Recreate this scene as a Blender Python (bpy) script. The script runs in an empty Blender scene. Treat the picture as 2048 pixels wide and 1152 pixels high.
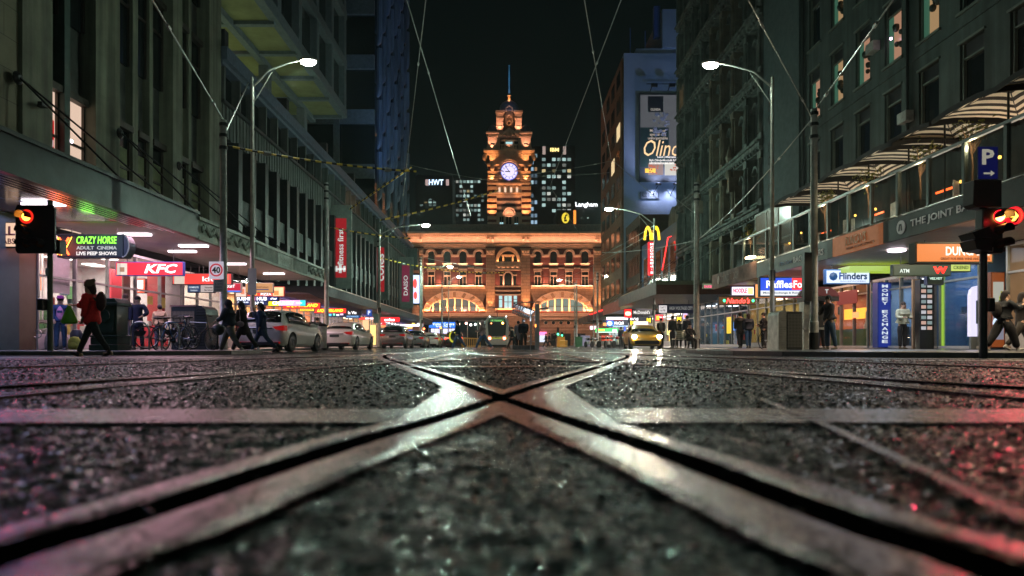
import bpy, bmesh, math, random
import numpy as np
from mathutils import Vector, Matrix, noise
R = math.radians
rnd = random.Random(7)
S = bpy.context.scene
COL = S.collection
# ------------------------------------------------------------------ camera
F, CX, HY, CH = 1365.0, 1014.0, 690.0, 0.25
cd = bpy.data.cameras.new('camera'); cam = bpy.data.objects.new('camera', cd); COL.objects.link(cam)
cd.sensor_width = 36; cd.lens = F*36/2048; cam.location = (0, 0, CH); cam.rotation_euler = (R(90), 0, 0)
cd.shift_x = (1024-CX)/2048; cd.shift_y = (HY-576)/2048
cd.clip_start = .05; cd.clip_end = 3000
cd.dof.use_dof = True; cd.dof.focus_distance = 34; cd.dof.aperture_fstop = cd.lens/14.0; cd.dof.aperture_blades = 6
S.camera = cam
S.view_settings.view_transform = 'Standard'; S.view_settings.look = 'None'
S.view_settings.exposure = 0.5; S.view_settings.gamma = 1; S.view_settings.use_curve_mapping = False
try:
    S.cycles.use_denoising = True; S.cycles.sample_clamp_indirect = 4; S.cycles.max_bounces = 6
    S.cycles.caustics_reflective = False; S.cycles.caustics_refractive = False
    S.cycles.use_light_tree = True; S.cycles.blur_glossy = .5
except Exception: pass
# ------------------------------------------------------------------ night sky
W = bpy.data.worlds.new('World'); S.world = W; W.use_nodes = True
bg = W.node_tree.nodes['Background']; bg.inputs[0].default_value = (.17, .46, .46, 1); bg.inputs[1].default_value = .0042
# faint moonlight through the rain cloud
sd = bpy.data.lights.new('moon', 'SUN'); sd.energy = .012; sd.angle = R(12); sd.color = (.55, .8, .95)
so = bpy.data.objects.new('moon', sd); COL.objects.link(so); so.rotation_euler = (R(38), R(22), 0)

# ------------------------------------------------------------------ helpers
def gx(px, Y): return (px-CX)*Y/F
def gz(py, Y): return CH-(py-HY)*Y/F
def at(px, py, Y): return Vector((gx(px, Y), Y, gz(py, Y)))
def gnd(px, py):                                   # a pixel of the road surface
    Y = F*CH/(py-HY); return (gx(px, Y), Y)

class MB:
    def __init__(s): s.v = []; s.f = []; s.m = []
    def add(s, vs, fs, mi=0):
        o = len(s.v); s.v.extend([tuple(v) for v in vs])
        for f in fs: s.f.append(tuple(i+o for i in f)); s.m.append(mi)
        return s
    def box(s, x0, x1, y0, y1, z0, z1, mi=0):
        if x0 > x1: x0, x1 = x1, x0
        if y0 > y1: y0, y1 = y1, y0
        if z0 > z1: z0, z1 = z1, z0
        v = [(x0,y0,z0),(x1,y0,z0),(x1,y1,z0),(x0,y1,z0),(x0,y0,z1),(x1,y0,z1),(x1,y1,z1),(x0,y1,z1)]
        return s.add(v, [(0,3,2,1),(4,5,6,7),(0,1,5,4),(1,2,6,5),(2,3,7,6),(3,0,4,7)], mi)
    def cbox(s, c, d, rz=0, mi=0, M=None):
        T = M or (Matrix.Translation(Vector(c)) @ Matrix.Rotation(rz, 4, 'Z'))
        x, y, z = d[0]/2, d[1]/2, d[2]/2
        v = [T @ Vector(p) for p in [(-x,-y,-z),(x,-y,-z),(x,y,-z),(-x,y,-z),(-x,-y,z),(x,-y,z),(x,y,z),(-x,y,z)]]
        return s.add(v, [(0,3,2,1),(4,5,6,7),(0,1,5,4),(1,2,6,5),(2,3,7,6),(3,0,4,7)], mi)
    def quad(s, a, b, c, d, mi=0): return s.add([a,b,c,d], [(0,1,2,3)], mi)
    def tube(s, pts, r, n=8, mi=0, cap=True, closed=False):
        pts = [Vector(p) for p in pts]; k = len(pts)
        rs = list(r) if isinstance(r, (list, tuple)) else [r]*k
        o = len(s.v); up0 = None
        for i, p in enumerate(pts):
            if closed: d = pts[(i+1) % k]-pts[i-1]
            else: d = pts[min(i+1, k-1)]-pts[max(i-1, 0)]
            d = d.normalized() if d.length > 1e-9 else Vector((0,0,1))
            if up0 is None: up0 = Vector((0,0,1)) if abs(d.z) < .9 else Vector((1,0,0))
            u = d.cross(up0)
            if u.length < 1e-5: u = d.cross(Vector((0,1,0)))
            u.normalize(); w = u.cross(d).normalized(); up0 = w
            for j in range(n):
                a = 2*math.pi*j/n; s.v.append(tuple(p+(u*math.cos(a)+w*math.sin(a))*rs[i]))
        for i in range(k if closed else k-1):
            i2 = (i+1) % k
            for j in range(n):
                j2 = (j+1) % n
                s.f.append((o+i*n+j, o+i*n+j2, o+i2*n+j2, o+i2*n+j)); s.m.append(mi)
        if cap and not closed:
            s.f.append(tuple(o+j for j in reversed(range(n)))); s.m.append(mi)
            s.f.append(tuple(o+(k-1)*n+j for j in range(n))); s.m.append(mi)
        return s
    def lathe(s, prof, c=(0,0,0), n=16, mi=0, M=None, sx=1, sy=1, a0=0):
        T = M or Matrix.Translation(Vector(c)); o = len(s.v)
        for (r, z) in prof:
            for j in range(n):
                a = 2*math.pi*j/n+a0; s.v.append(tuple(T @ Vector((r*math.cos(a)*sx, r*math.sin(a)*sy, z))))
        for i in range(len(prof)-1):
            for j in range(n):
                j2 = (j+1) % n; s.f.append((o+i*n+j, o+i*n+j2, o+(i+1)*n+j2, o+(i+1)*n+j)); s.m.append(mi)
        s.f.append(tuple(o+j for j in reversed(range(n)))); s.m.append(mi)
        s.f.append(tuple(o+(len(prof)-1)*n+j for j in range(n))); s.m.append(mi)
        return s
    def ball(s, c, r, n=12, mi=0, M=None):
        r = r if isinstance(r, (tuple, list)) else (r, r, r)
        T = M or Matrix.Translation(Vector(c)); D = Matrix.Diagonal((r[0], r[1], r[2], 1))
        pr = [(max(.001, math.sin(math.pi*i/8)), -math.cos(math.pi*i/8)) for i in range(9)]
        return s.lathe(pr, n=n, mi=mi, M=T @ D)
    def prism(s, poly, t0, t1, axis='y', mi=0):
        # poly in the plane across axis: 'y' -> (x,z), 'x' -> (y,z), 'z' -> (x,y)
        def mk(p, t): return (p[0], t, p[1]) if axis == 'y' else ((t, p[0], p[1]) if axis == 'x' else (p[0], p[1], t))
        k = len(poly); v = [mk(p, t0) for p in poly]+[mk(p, t1) for p in poly]
        f = [tuple(range(k)), tuple(reversed(range(k, 2*k)))]+[(i, k+i, k+(i+1) % k, (i+1) % k) for i in range(k)]
        return s.add(v, f, mi)
    def archwin(s, xc, w, z0, z1, y0, y1, mi=0, n=10, h=None):
        # a round headed panel, z1 its crown
        h = w/2 if h is None else h
        pts = [(xc-w/2, z0), (xc+w/2, z0)]+[(xc+w/2*math.cos(math.pi*i/n), z1-h+h*math.sin(math.pi*i/n)) for i in range(n+1)]
        return s.prism(pts, y0, y1, 'y', mi)
    def archring(s, xc, zc, ai, bi, ao, bo, y0, y1, mi=0, n=24, t0=0, t1=math.pi):
        for i in range(n):
            a, b = t0+(t1-t0)*i/n, t0+(t1-t0)*(i+1)/n
            q = [(xc+ai*math.cos(a), zc+bi*math.sin(a)), (xc+ao*math.cos(a), zc+bo*math.sin(a)),
                 (xc+ao*math.cos(b), zc+bo*math.sin(b)), (xc+ai*math.cos(b), zc+bi*math.sin(b))]
            s.prism(q, y0, y1, 'y', mi)
        return s
    def mesh(s, name):
        me = bpy.data.meshes.new(name); me.from_pydata(s.v, [], s.f); return me
    def build(s, name, mat=None, parent=None, smooth=False, bevel=0, loc=None):
        me = s.mesh(name)
        mats = mat if isinstance(mat, (list, tuple)) else [mat]
        for m in mats: me.materials.append(m)
        if len(mats) > 1: me.polygons.foreach_set('material_index', s.m)
        bm = bmesh.new(); bm.from_mesh(me); bmesh.ops.recalc_face_normals(bm, faces=bm.faces); bm.to_mesh(me); bm.free()
        if smooth:
            me.polygons.foreach_set('use_smooth', [True]*len(me.polygons))
            try: me.set_sharp_from_angle(angle=R(42))
            except Exception: pass
        o = bpy.data.objects.new(name, me); COL.objects.link(o)
        if parent: o.parent = parent
        if loc: o.location = loc
        if bevel:
            b = o.modifiers.new('bevel', 'BEVEL'); b.width = bevel; b.segments = 2; b.limit_method = 'ANGLE'
        return o

def tag(o, label=None, cat=None, group=None, kind=None):
    if label: o['label'] = label
    if cat: o['category'] = cat
    if group: o['group'] = group
    if kind: o['kind'] = kind
    return o
def thing(name, label, cat, loc=(0,0,0), rz=0, group=None):
    o = bpy.data.objects.new(name, None); COL.objects.link(o); o.location = loc; o.rotation_euler = (0, 0, rz)
    o.empty_display_size = .2
    return tag(o, label, cat, group)
def copy_tree(o, parent=None):
    c = o.copy(); COL.objects.link(c)
    if parent: c.parent = parent
    for ch in list(o.children): copy_tree(ch, c)
    return c
def light(kind, loc, energy, color, parent=None, size=.3, size_y=None, rot=None, aim=None, spot=None, blend=.5):
    l = bpy.data.lights.new('lamp_light', kind); l.energy = energy; l.color = color
    o = bpy.data.objects.new('lamp_light', l); COL.objects.link(o); o.location = loc
    if kind == 'AREA':
        l.size = size
        if size_y: l.shape = 'RECTANGLE'; l.size_y = size_y
    else: l.shadow_soft_size = size
    if spot: l.spot_size = R(spot); l.spot_blend = blend
    if aim is not None: o.rotation_euler = (Vector(aim)-Vector(loc)).to_track_quat('-Z', 'Y').to_euler()
    if rot: o.rotation_euler = rot
    if parent: o.parent = parent
    return o

# ------------------------------------------------------------------ materials
MC = {}
def mat(key, col=(.5,.5,.5), rough=.6, metal=0, var=.25, scale=3., bump=0, bscale=None, coat=0, spec=.5, emit=None, estr=0, stretch=(1,1,1), streak=0):
    if key in MC: return MC[key]
    m = bpy.data.materials.new(key); m.use_nodes = True; nt = m.node_tree; b = nt.nodes['Principled BSDF']
    b.inputs['Roughness'].default_value = rough; b.inputs['Metallic'].default_value = metal
    b.inputs['Specular IOR Level'].default_value = spec; b.inputs['Coat Weight'].default_value = coat
    b.inputs['Base Color'].default_value = (*col, 1)
    if var or bump:
        tc = nt.nodes.new('ShaderNodeTexCoord'); mp = nt.nodes.new('ShaderNodeMapping'); nt.links.new(tc.outputs['Object'], mp.inputs[0])
        mp.inputs['Scale'].default_value = stretch
        n = nt.nodes.new('ShaderNodeTexNoise'); n.inputs['Scale'].default_value = scale; n.inputs['Detail'].default_value = 6
        n.inputs['Roughness'].default_value = .65; nt.links.new(mp.outputs[0], n.inputs['Vector'])
        if var:
            r = nt.nodes.new('ShaderNodeValToRGB'); nt.links.new(n.outputs['Fac'], r.inputs[0])
            r.color_ramp.elements[0].position = .3; r.color_ramp.elements[1].position = .72
            r.color_ramp.elements[0].color = (*[c*(1-var) for c in col], 1); r.color_ramp.elements[1].color = (*[min(1, c*(1+var)) for c in col], 1)
            if streak:
                mp2 = nt.nodes.new('ShaderNodeMapping'); mp2.inputs['Scale'].default_value = (1.8,1.8,.10); nt.links.new(tc.outputs['Object'], mp2.inputs[0])
                n3 = nt.nodes.new('ShaderNodeTexNoise'); n3.inputs['Scale'].default_value = 1.6; n3.inputs['Detail'].default_value = 7; nt.links.new(mp2.outputs[0], n3.inputs['Vector'])
                m3 = nt.nodes.new('ShaderNodeMapRange'); nt.links.new(n3.outputs['Fac'], m3.inputs[0]); m3.inputs[1].default_value = .35; m3.inputs[2].default_value = .65; m3.inputs[3].default_value = 1-streak; m3.inputs[4].default_value = 1+streak*.3
                v3 = nt.nodes.new('ShaderNodeVectorMath'); v3.operation = 'SCALE'; nt.links.new(r.outputs[0], v3.inputs[0]); nt.links.new(m3.outputs[0], v3.inputs['Scale']); nt.links.new(v3.outputs[0], b.inputs['Base Color'])
            else: nt.links.new(r.outputs[0], b.inputs['Base Color'])
            mr = nt.nodes.new('ShaderNodeMapRange'); nt.links.new(n.outputs['Fac'], mr.inputs[0])
            mr.inputs[3].default_value = min(1, rough*1.25); mr.inputs[4].default_value = rough*.75; nt.links.new(mr.outputs[0], b.inputs['Roughness'])
        if bump:
            n2 = nt.nodes.new('ShaderNodeTexNoise'); n2.inputs['Scale'].default_value = bscale or scale*4; n2.inputs['Detail'].default_value = 4
            nt.links.new(mp.outputs[0], n2.inputs['Vector'])
            bp = nt.nodes.new('ShaderNodeBump'); bp.inputs['Strength'].default_value = bump; bp.inputs['Distance'].default_value = .02
            nt.links.new(n2.outputs['Fac'], bp.inputs['Height']); nt.links.new(bp.outputs[0], b.inputs['Normal'])
    if emit is not None:
        b.inputs['Emission Color'].default_value = (*emit, 1); b.inputs['Emission Strength'].default_value = estr
    MC[key] = m; return m
def brick(key, c1, c2, mortar, scale=1., bw=.5, rh=.25, rough=.7, ms=.02, plane='xz', bump=.4):
    if key in MC: return MC[key]
    m = bpy.data.materials.new(key); m.use_nodes = True; nt = m.node_tree; b = nt.nodes['Principled BSDF']; b.inputs['Roughness'].default_value = rough
    tc = nt.nodes.new('ShaderNodeTexCoord'); sp = nt.nodes.new('ShaderNodeSeparateXYZ'); cb = nt.nodes.new('ShaderNodeCombineXYZ')
    nt.links.new(tc.outputs['Object'], sp.inputs[0])
    a = {'xz': ('X', 'Z'), 'yz': ('Y', 'Z'), 'xy': ('X', 'Y')}[plane]
    nt.links.new(sp.outputs[a[0]], cb.inputs[0]); nt.links.new(sp.outputs[a[1]], cb.inputs[1])
    t = nt.nodes.new('ShaderNodeTexBrick'); t.inputs['Color1'].default_value = (*c1, 1); t.inputs['Color2'].default_value = (*c2, 1)
    t.inputs['Mortar'].default_value = (*mortar, 1); t.inputs['Scale'].default_value = scale; t.inputs['Mortar Size'].default_value = ms
    t.inputs['Brick Width'].default_value = bw; t.inputs['Row Height'].default_value = rh
    nt.links.new(cb.outputs[0], t.inputs['Vector'])
    n = nt.nodes.new('ShaderNodeTexNoise'); n.inputs['Scale'].default_value = 1.3; n.inputs['Detail'].default_value = 8; nt.links.new(tc.outputs['Object'], n.inputs['Vector'])
    mr = nt.nodes.new('ShaderNodeMapRange'); nt.links.new(n.outputs['Fac'], mr.inputs[0]); mr.inputs[3].default_value = .6; mr.inputs[4].default_value = 1.3
    mx = nt.nodes.new('ShaderNodeVectorMath'); mx.operation = 'SCALE'; nt.links.new(t.outputs['Color'], mx.inputs[0]); nt.links.new(mr.outputs[0], mx.inputs['Scale'])
    nt.links.new(mx.outputs[0], b.inputs['Base Color'])
    bp = nt.nodes.new('ShaderNodeBump'); bp.inputs['Strength'].default_value = bump; bp.inputs['Distance'].default_value = .02; bp.invert = True
    nt.links.new(t.outputs['Fac'], bp.inputs['Height']); nt.links.new(bp.outputs[0], b.inputs['Normal'])
    MC[key] = m; return m
def glow(key, col, s=1., base=(.015,.015,.015)):
    return mat(key, col=base, rough=.4, var=0, emit=col, estr=s)
def glass(key, tint=(.05,.07,.07), rough=.05, alpha=.25):
    # window glass: a glossy sheet one can see through
    if key in MC: return MC[key]
    m = bpy.data.materials.new(key); m.use_nodes = True; nt = m.node_tree; b = nt.nodes['Principled BSDF']
    b.inputs['Base Color'].default_value = (*tint, 1); b.inputs['Roughness'].default_value = rough; b.inputs['Alpha'].default_value = alpha
    b.inputs['Specular IOR Level'].default_value = .8
    MC[key] = m; return m

m_dark = mat('dark_metal', (.018,.022,.022), .45, .3)
m_black = mat('black_plastic', (.012,.012,.013), .4, var=.2)
m_steel = mat('brushed_steel', (.42,.43,.42), .3, .9, var=.15, scale=8)
m_gal = mat('galvanised_steel', (.40,.41,.38), .5, .55, var=.35, scale=4, bump=.1)
m_glassdark = mat('dark_window_glass', (.010,.014,.015), .12, 0, var=.3, scale=.7, spec=.7)
m_frame = mat('window_frame_metal', (.22,.23,.22), .4, .5)
m_white = mat('white_paint', (.7,.7,.68), .4)
m_clear = glass('shop_glass', (.02,.03,.03), .04, .16)
m_rubber = mat('tyre_rubber', (.012,.012,.012), .75)
m_txtw = mat('white_lettering', (.8,.8,.78), .5, var=.05)
m_txtk = mat('black_lettering', (.02,.02,.02), .5, var=.05)

def text(s, size, m, parent=None, loc=(0,0,0), rot=(R(90),0,0), align='CENTER', bold=0, ext=.004, shear=0, name='lettering', sx=1, spacing=1, line=1, fit=None):
    c = bpy.data.curves.new(name, 'FONT'); c.body = s; c.size = 1; c.align_x = 'CENTER'
    c.offset = bold; c.shear = shear; c.space_character = spacing; c.space_line = line; c.resolution_u = 2
    tmp = bpy.data.objects.new(name, c); me = bpy.data.meshes.new_from_object(tmp)
    bpy.data.objects.remove(tmp); bpy.data.curves.remove(c); me.name = name
    n = len(me.vertices); a = np.zeros(n*3, np.float32); me.vertices.foreach_get('co', a); a = a.reshape(-1, 3)
    lo, hi = a.min(0), a.max(0); a -= (lo+hi)/2
    if fit: a[:, 0] *= fit[0]/(hi[0]-lo[0]); a[:, 1] *= fit[1]/(hi[1]-lo[1])
    else: a[:, 0] *= size*sx; a[:, 1] *= size
    if align == 'LEFT': a[:, 0] -= a[:, 0].min()
    a[:, 2] = 0; me.vertices.foreach_set('co', a.ravel())
    me.materials.clear(); me.materials.append(m)
    o = bpy.data.objects.new(name, me); COL.objects.link(o); o.location = loc; o.rotation_euler = rot
    if ext:
        md = o.modifiers.new('depth', 'SOLIDIFY'); md.thickness = ext; md.offset = 1
    if parent: o.parent = parent
    return o

# ------------------------------------------------------------------ signs that hang or stand facing the crossing
def lit(c, s=1.0): return glow('lit_%02d%02d%02d_%d' % (c[0]*99, c[1]*99, c[2]*99, s*100), c, s)
def flat(c): return mat('flat_%02d%02d%02d' % (c[0]*99, c[1]*99, c[2]*99), c, .5, var=.12)
def sign(name, label, cat, px0, px1, py0, py1, Y, face, texts=(), panels=(), depth=.18, e=1.0, frame=(.02,.03,.08), hang=0, group=None, border=.03, tilt=0):
    """texts: (string, u, v, width, height, colour, emission, shear, bold) and panels: (u0,u1,v0,v1,colour,emission), u,v from 0..1, v up"""
    x0, x1, z1, z0 = gx(px0, Y), gx(px1, Y), gz(py0, Y), gz(py1, Y); w, h = x1-x0, z1-z0
    t = thing(name, label, cat, ((x0+x1)/2, Y, z0), tilt, group)
    m = MB(); m.box(-w/2-border, w/2+border, 0, depth, -border, h+border); m.build('cabinet', flat(frame), t, bevel=.008)
    fm = lit(face, e) if e else flat(face)
    m = MB(); m.box(-w/2, w/2, -.012, -.001, 0, h); m.build('face', fm, t)
    for i, (u0, u1, v0, v1, c, ee) in enumerate(panels):
        m = MB(); m.box(-w/2+w*u0, -w/2+w*u1, -.018-.001*i, -.0125-.001*i, h*v0, h*v1); m.build('panel', lit(c, ee) if ee else flat(c), t)
    k = .021+.001*len(panels)
    for tx in texts:
        sstr, u, v, tw, th, c, ee = tx[:7]; sh = tx[7] if len(tx) > 7 else 0; bo = tx[8] if len(tx) > 8 else .02
        text(sstr, 1, lit(c, ee) if ee else flat(c), t, (-w/2+w*u, -k, h*v), fit=(w*tw, h*th), shear=sh, bold=bo, ext=.006)
    if hang:
        for s_ in (-.35, .35):
            m = MB(); m.tube([(w*s_, depth/2, h+border), (w*s_, depth/2, h+hang)], .012, 6); m.build('hanger_rod', m_dark, t)
    return t
# ================================================================== GROUND
def smooth_noise(nx, ny, cell, seed):
    g = np.random.RandomState(seed).rand(int(ny/cell)+3, int(nx/cell)+3)
    ys = np.arange(ny)/cell; xs = np.arange(nx)/cell
    y0 = ys.astype(int); x0 = xs.astype(int); fy = (ys-y0)[:, None]; fx = (xs-x0)[None, :]
    fy = fy*fy*(3-2*fy); fx = fx*fx*(3-2*fx)
    a = g[y0][:, x0]; b = g[y0][:, x0+1]; c = g[y0+1][:, x0]; d = g[y0+1][:, x0+1]
    return (a*(1-fx)+b*fx)*(1-fy)+(c*(1-fx)+d*fx)*fy

def wet_asphalt(key='wet_asphalt'):
    m = bpy.data.materials.new(key); m.use_nodes = True; nt = m.node_tree; b = nt.nodes['Principled BSDF']; L = nt.links.new
    N = nt.nodes.new; tc = N('ShaderNodeTexCoord')
    n1 = N('ShaderNodeTexNoise'); n1.inputs['Scale'].default_value = 1.1; n1.inputs['Detail'].default_value = 6; L(tc.outputs['Object'], n1.inputs['Vector'])
    v = N('ShaderNodeTexVoronoi'); v.inputs['Scale'].default_value = 100; L(tc.outputs['Object'], v.inputs['Vector'])
    v2 = N('ShaderNodeTexVoronoi'); v2.inputs['Scale'].default_value = 19; L(tc.outputs['Object'], v2.inputs['Vector'])
    sp = N('ShaderNodeSeparateColor'); L(v.outputs['Color'], sp.inputs[0])
    cr = N('ShaderNodeValToRGB'); L(sp.outputs[0], cr.inputs[0])
    cr.color_ramp.elements[0].color = (.003,.008,.008,1); cr.color_ramp.elements[1].color = (.012,.021,.020,1); cr.color_ramp.elements[0].position = .3
    sc = N('ShaderNodeMapRange'); L(n1.outputs['Fac'], sc.inputs[0]); sc.inputs[1].default_value = .3; sc.inputs[2].default_value = .7; sc.inputs[3].default_value = .6; sc.inputs[4].default_value = 1.3
    mx = N('ShaderNodeVectorMath'); mx.operation = 'SCALE'; L(cr.outputs[0], mx.inputs[0]); L(sc.outputs[0], mx.inputs['Scale']); L(mx.outputs[0], b.inputs['Base Color'])
    # a few stones are polished and wet, the binder between them is rough
    st = N('ShaderNodeMapRange'); L(sp.outputs[1], st.inputs[0]); st.inputs[1].default_value = .52; st.inputs[2].default_value = .60; st.inputs[3].default_value = .5; st.inputs[4].default_value = .10
    L(st.outputs[0], b.inputs['Roughness'])
    ss = N('ShaderNodeMapRange'); L(sp.outputs[1], ss.inputs[0]); ss.inputs[1].default_value = .52; ss.inputs[2].default_value = .60; ss.inputs[3].default_value = .09; ss.inputs[4].default_value = 1.0
    L(ss.outputs[0], b.inputs['Specular IOR Level'])
    # every stone top is a nearly flat facet with its own slight tilt, so single stones catch a lamp
    def facet(vor, k):
        s2 = N('ShaderNodeSeparateColor'); L(vor.outputs['Color'], s2.inputs[0]); c = N('ShaderNodeCombineXYZ')
        for o_, i_ in ((0, 0), (1, 1)):
            q = N('ShaderNodeMath'); q.operation = 'MULTIPLY_ADD'; L(s2.outputs[o_*2], q.inputs[0]); q.inputs[1].default_value = k; q.inputs[2].default_value = -k/2; L(q.outputs[0], c.inputs[i_])
        g = N('ShaderNodeNewGeometry'); a_ = N('ShaderNodeVectorMath'); a_.operation = 'ADD'; L(g.outputs['Normal'], a_.inputs[0]); L(c.outputs[0], a_.inputs[1])
        n_ = N('ShaderNodeVectorMath'); n_.operation = 'NORMALIZE'; L(a_.outputs[0], n_.inputs[0]); return n_
    fc_ = facet(v, .46)
    sq = N('ShaderNodeMath'); sq.operation = 'POWER'; L(v.outputs['Distance'], sq.inputs[0]); sq.inputs[1].default_value = 2
    ad = N('ShaderNodeMath'); ad.operation = 'MULTIPLY_ADD'; L(v2.outputs['Distance'], ad.inputs[0]); ad.inputs[1].default_value = .9; L(sq.outputs[0], ad.inputs[2])
    bp = N('ShaderNodeBump'); bp.invert = True; bp.inputs['Strength'].default_value = 1; bp.inputs['Distance'].default_value = .0035; L(fc_.outputs[0], bp.inputs['Normal'])
    L(ad.outputs[0], bp.inputs['Height']); L(bp.outputs[0], b.inputs['Normal'])
    b.inputs['Specular Tint'].default_value = (.55, .95, .85, 1)  # teal cast of the sheen put into the specular colour
    return m
m_asph = wet_asphalt()

def grid_road():
    # one road sheet: a finely broken surface round the tram crossing, coarser sheets out to the horizon
    x0, x1, y0, y1, st = -5.4, 5.4, .25, 9.0, .0135
    nx = int((x1-x0)/st)+1; ny = int((y1-y0)/st)+1
    X, Y = np.meshgrid(np.linspace(x0, x1, nx), np.linspace(y0, y1, ny))
    r = np.random.RandomState(3)
    Z = (smooth_noise(nx, ny, 1.6, 1)-.5)*.0085 + (smooth_noise(nx, ny, 4, 2)-.5)*.006 + (smooth_noise(nx, ny, 30, 5)-.5)*.006
    Z += -.004
    e = np.minimum(np.minimum(X-x0, x1-X), np.minimum(Y-y0, y1-Y)); Z *= np.clip(e/.3, 0, 1)
    Z[0, :] = Z[-1, :] = 0; Z[:, 0] = Z[:, -1] = 0
    co = np.stack([X, Y, Z], -1).reshape(-1, 3)
    i = np.arange((ny-1)*(nx-1)); rr = i//(nx-1); cc = i % (nx-1); a = rr*nx+cc
    q = np.stack([a, a+1, a+nx+1, a+nx], -1)
    B = 900.; base = len(co)
    ex = np.array([(-B,-60,0),(x0,-60,0),(x1,-60,0),(B,-60,0),(-B,y0,0),(x0,y0,0),(x1,y0,0),(B,y0,0),(-B,y1,0),(x0,y1,0),(x1,y1,0),(B,y1,0),(-B,B,0),(x0,B,0),(x1,B,0),(B,B,0)])
    eq = []
    for rw in range(3):
        for c in range(3):
            if rw == 1 and c == 1: continue
            eq.append([base+rw*4+c, base+rw*4+c+1, base+rw*4+c+5, base+rw*4+c+4])
    co = np.concatenate([co, ex]); q = np.concatenate([q, np.array(eq)])
    me = bpy.data.meshes.new('road'); me.vertices.add(len(co)); me.vertices.foreach_set('co', co.ravel().astype(np.float32))
    me.loops.add(len(q)*4); me.loops.foreach_set('vertex_index', q.ravel().astype(np.int32)); me.polygons.add(len(q))
    me.polygons.foreach_set('loop_start', np.arange(0, len(q)*4, 4, dtype=np.int32)); me.update(calc_edges=True)
    me.polygons.foreach_set('use_smooth', [True]*len(q)); me.materials.append(m_asph)
    o = bpy.data.objects.new('road', me); COL.objects.link(o); tag(o, 'wet black asphalt road of the crossing', None, kind='structure')
grid_road()
# loose wet grit lying in the asphalt round the crossing
def grit():
    r = np.random.RandomState(11); n = 22000; Y = .75+(r.rand(n)**.8)*11; X = (r.rand(n)*2-1)*(.4+Y*.85)
    base = [(0,0,1),(.86,0,.45),(.27,.82,.45),(-.7,.5,.45),(-.7,-.5,.45),(.27,-.82,.45),(1,.2,-.2),(.1,1,-.2),(-.9,.3,-.2),(-.6,-.8,-.2),(.5,-.85,-.2)]
    fb = [(0,1,2),(0,2,3),(0,3,4),(0,4,5),(0,5,1),(1,6,2),(2,6,7),(2,7,3),(3,7,8),(3,8,4),(4,8,9),(4,9,5),(5,9,10),(5,10,1),(1,10,6)]
    B = np.array(base); V = np.zeros((n, len(B), 3)); a = r.rand(n)*6.28; s_ = .0026+.006*r.rand(n)**4+Y*.0006
    for k in range(3): pass
    V[:, :, 0] = (B[None, :, 0]*np.cos(a)[:, None]-B[None, :, 1]*np.sin(a)[:, None])*s_[:, None]*1.25+X[:, None]
    V[:, :, 1] = (B[None, :, 0]*np.sin(a)[:, None]+B[None, :, 1]*np.cos(a)[:, None])*s_[:, None]+Y[:, None]
    V[:, :, 2] = B[None, :, 2]*s_[:, None]*.8+.0005
    Fc = (np.array(fb)[None]+np.arange(n)[:, None, None]*len(B)).reshape(-1, 3)
    me = bpy.data.meshes.new('road_grit'); me.from_pydata(V.reshape(-1, 3).tolist(), [], Fc.tolist()); me.polygons.foreach_set('use_smooth', [True]*len(Fc))
    me.materials.append(mat('wet_grit', (.012,.018,.018), .07, var=0, spec=1.0))
    o = bpy.data.objects.new('road_grit', me); COL.objects.link(o); tag(o, 'wet sparkling grit scattered over the asphalt', 'grit', kind='stuff')
grit()

# ---- tram rails: grooved steel laid in the asphalt
def catmull(pts, step=.05):
    pts = [np.array(p, float) for p in pts]; out = []
    for i in range(len(pts)-1):
        p0 = pts[max(i-1, 0)]; p1 = pts[i]; p2 = pts[i+1]; p3 = pts[min(i+2, len(pts)-1)]
        L = np.linalg.norm(p2-p1); st = step if min(p1[1], p2[1]) < 16 else .6
        n = max(2, int(L/st))
        # chord based tangents
        t1 = (p2-p0)/max(np.linalg.norm(p2-p0), 1e-6)*L; t2 = (p3-p1)/max(np.linalg.norm(p3-p1), 1e-6)*L
        for k in range(n):
            t = k/n; h = (2*t**3-3*t**2+1, t**3-2*t**2+t, -2*t**3+3*t**2, t**3-t**2)
            out.append(h[0]*p1+h[1]*t1+h[2]*p2+h[3]*t2)
    out.append(pts[-1]); return np.array(out)
A_ = [(-.70,-1.5),(-.64,.2),(-.585,.79),(-.535,.965),(-.470,1.30),(-.355,1.80),(-.24,2.22),(-.025,3.13),(.262,4.43),(1.14,8.1),(2.29,13.1),(2.86,16.5),(3.08,21),(3.1,27),(3.1,104)]
B_ = [(.66,-1.5),(.60,.1),(.515,.786),(.482,.873),(.4226,1.187),(.370,1.465),(.2987,1.773),(-.025,3.13),(-.302,4.43),(-1.18,8.1),(-2.33,13.1),(-2.9,16.5),(-3.12,21),(-3.14,27),(-3.14,104)]
C_ = [(-2.75,-1.5),(-2.42,3.25),(-2.26,5.0),(-2.02,6.9),(-1.7,8.3),(-1.3,9.7),(-.05,13.9),(1.15,20),(1.55,26),(1.65,33),(1.65,104)]
D_ = [(-4.3,1.2),(-2.98,4.0),(-2.66,5.1),(-2.07,6.9),(-1.66,8.6),(-1.45,10.5),(-1.42,14.8),(-1.5,21),(-1.62,30),(-1.65,104)]
E_ = [(-6.6,2.5),(-5.35,7.2),(-4.7,10.5),(-3.5,15.0),(-3.1,19.0)]
mir = lambda q: [(-.04-x, y) for x, y in q]
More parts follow.
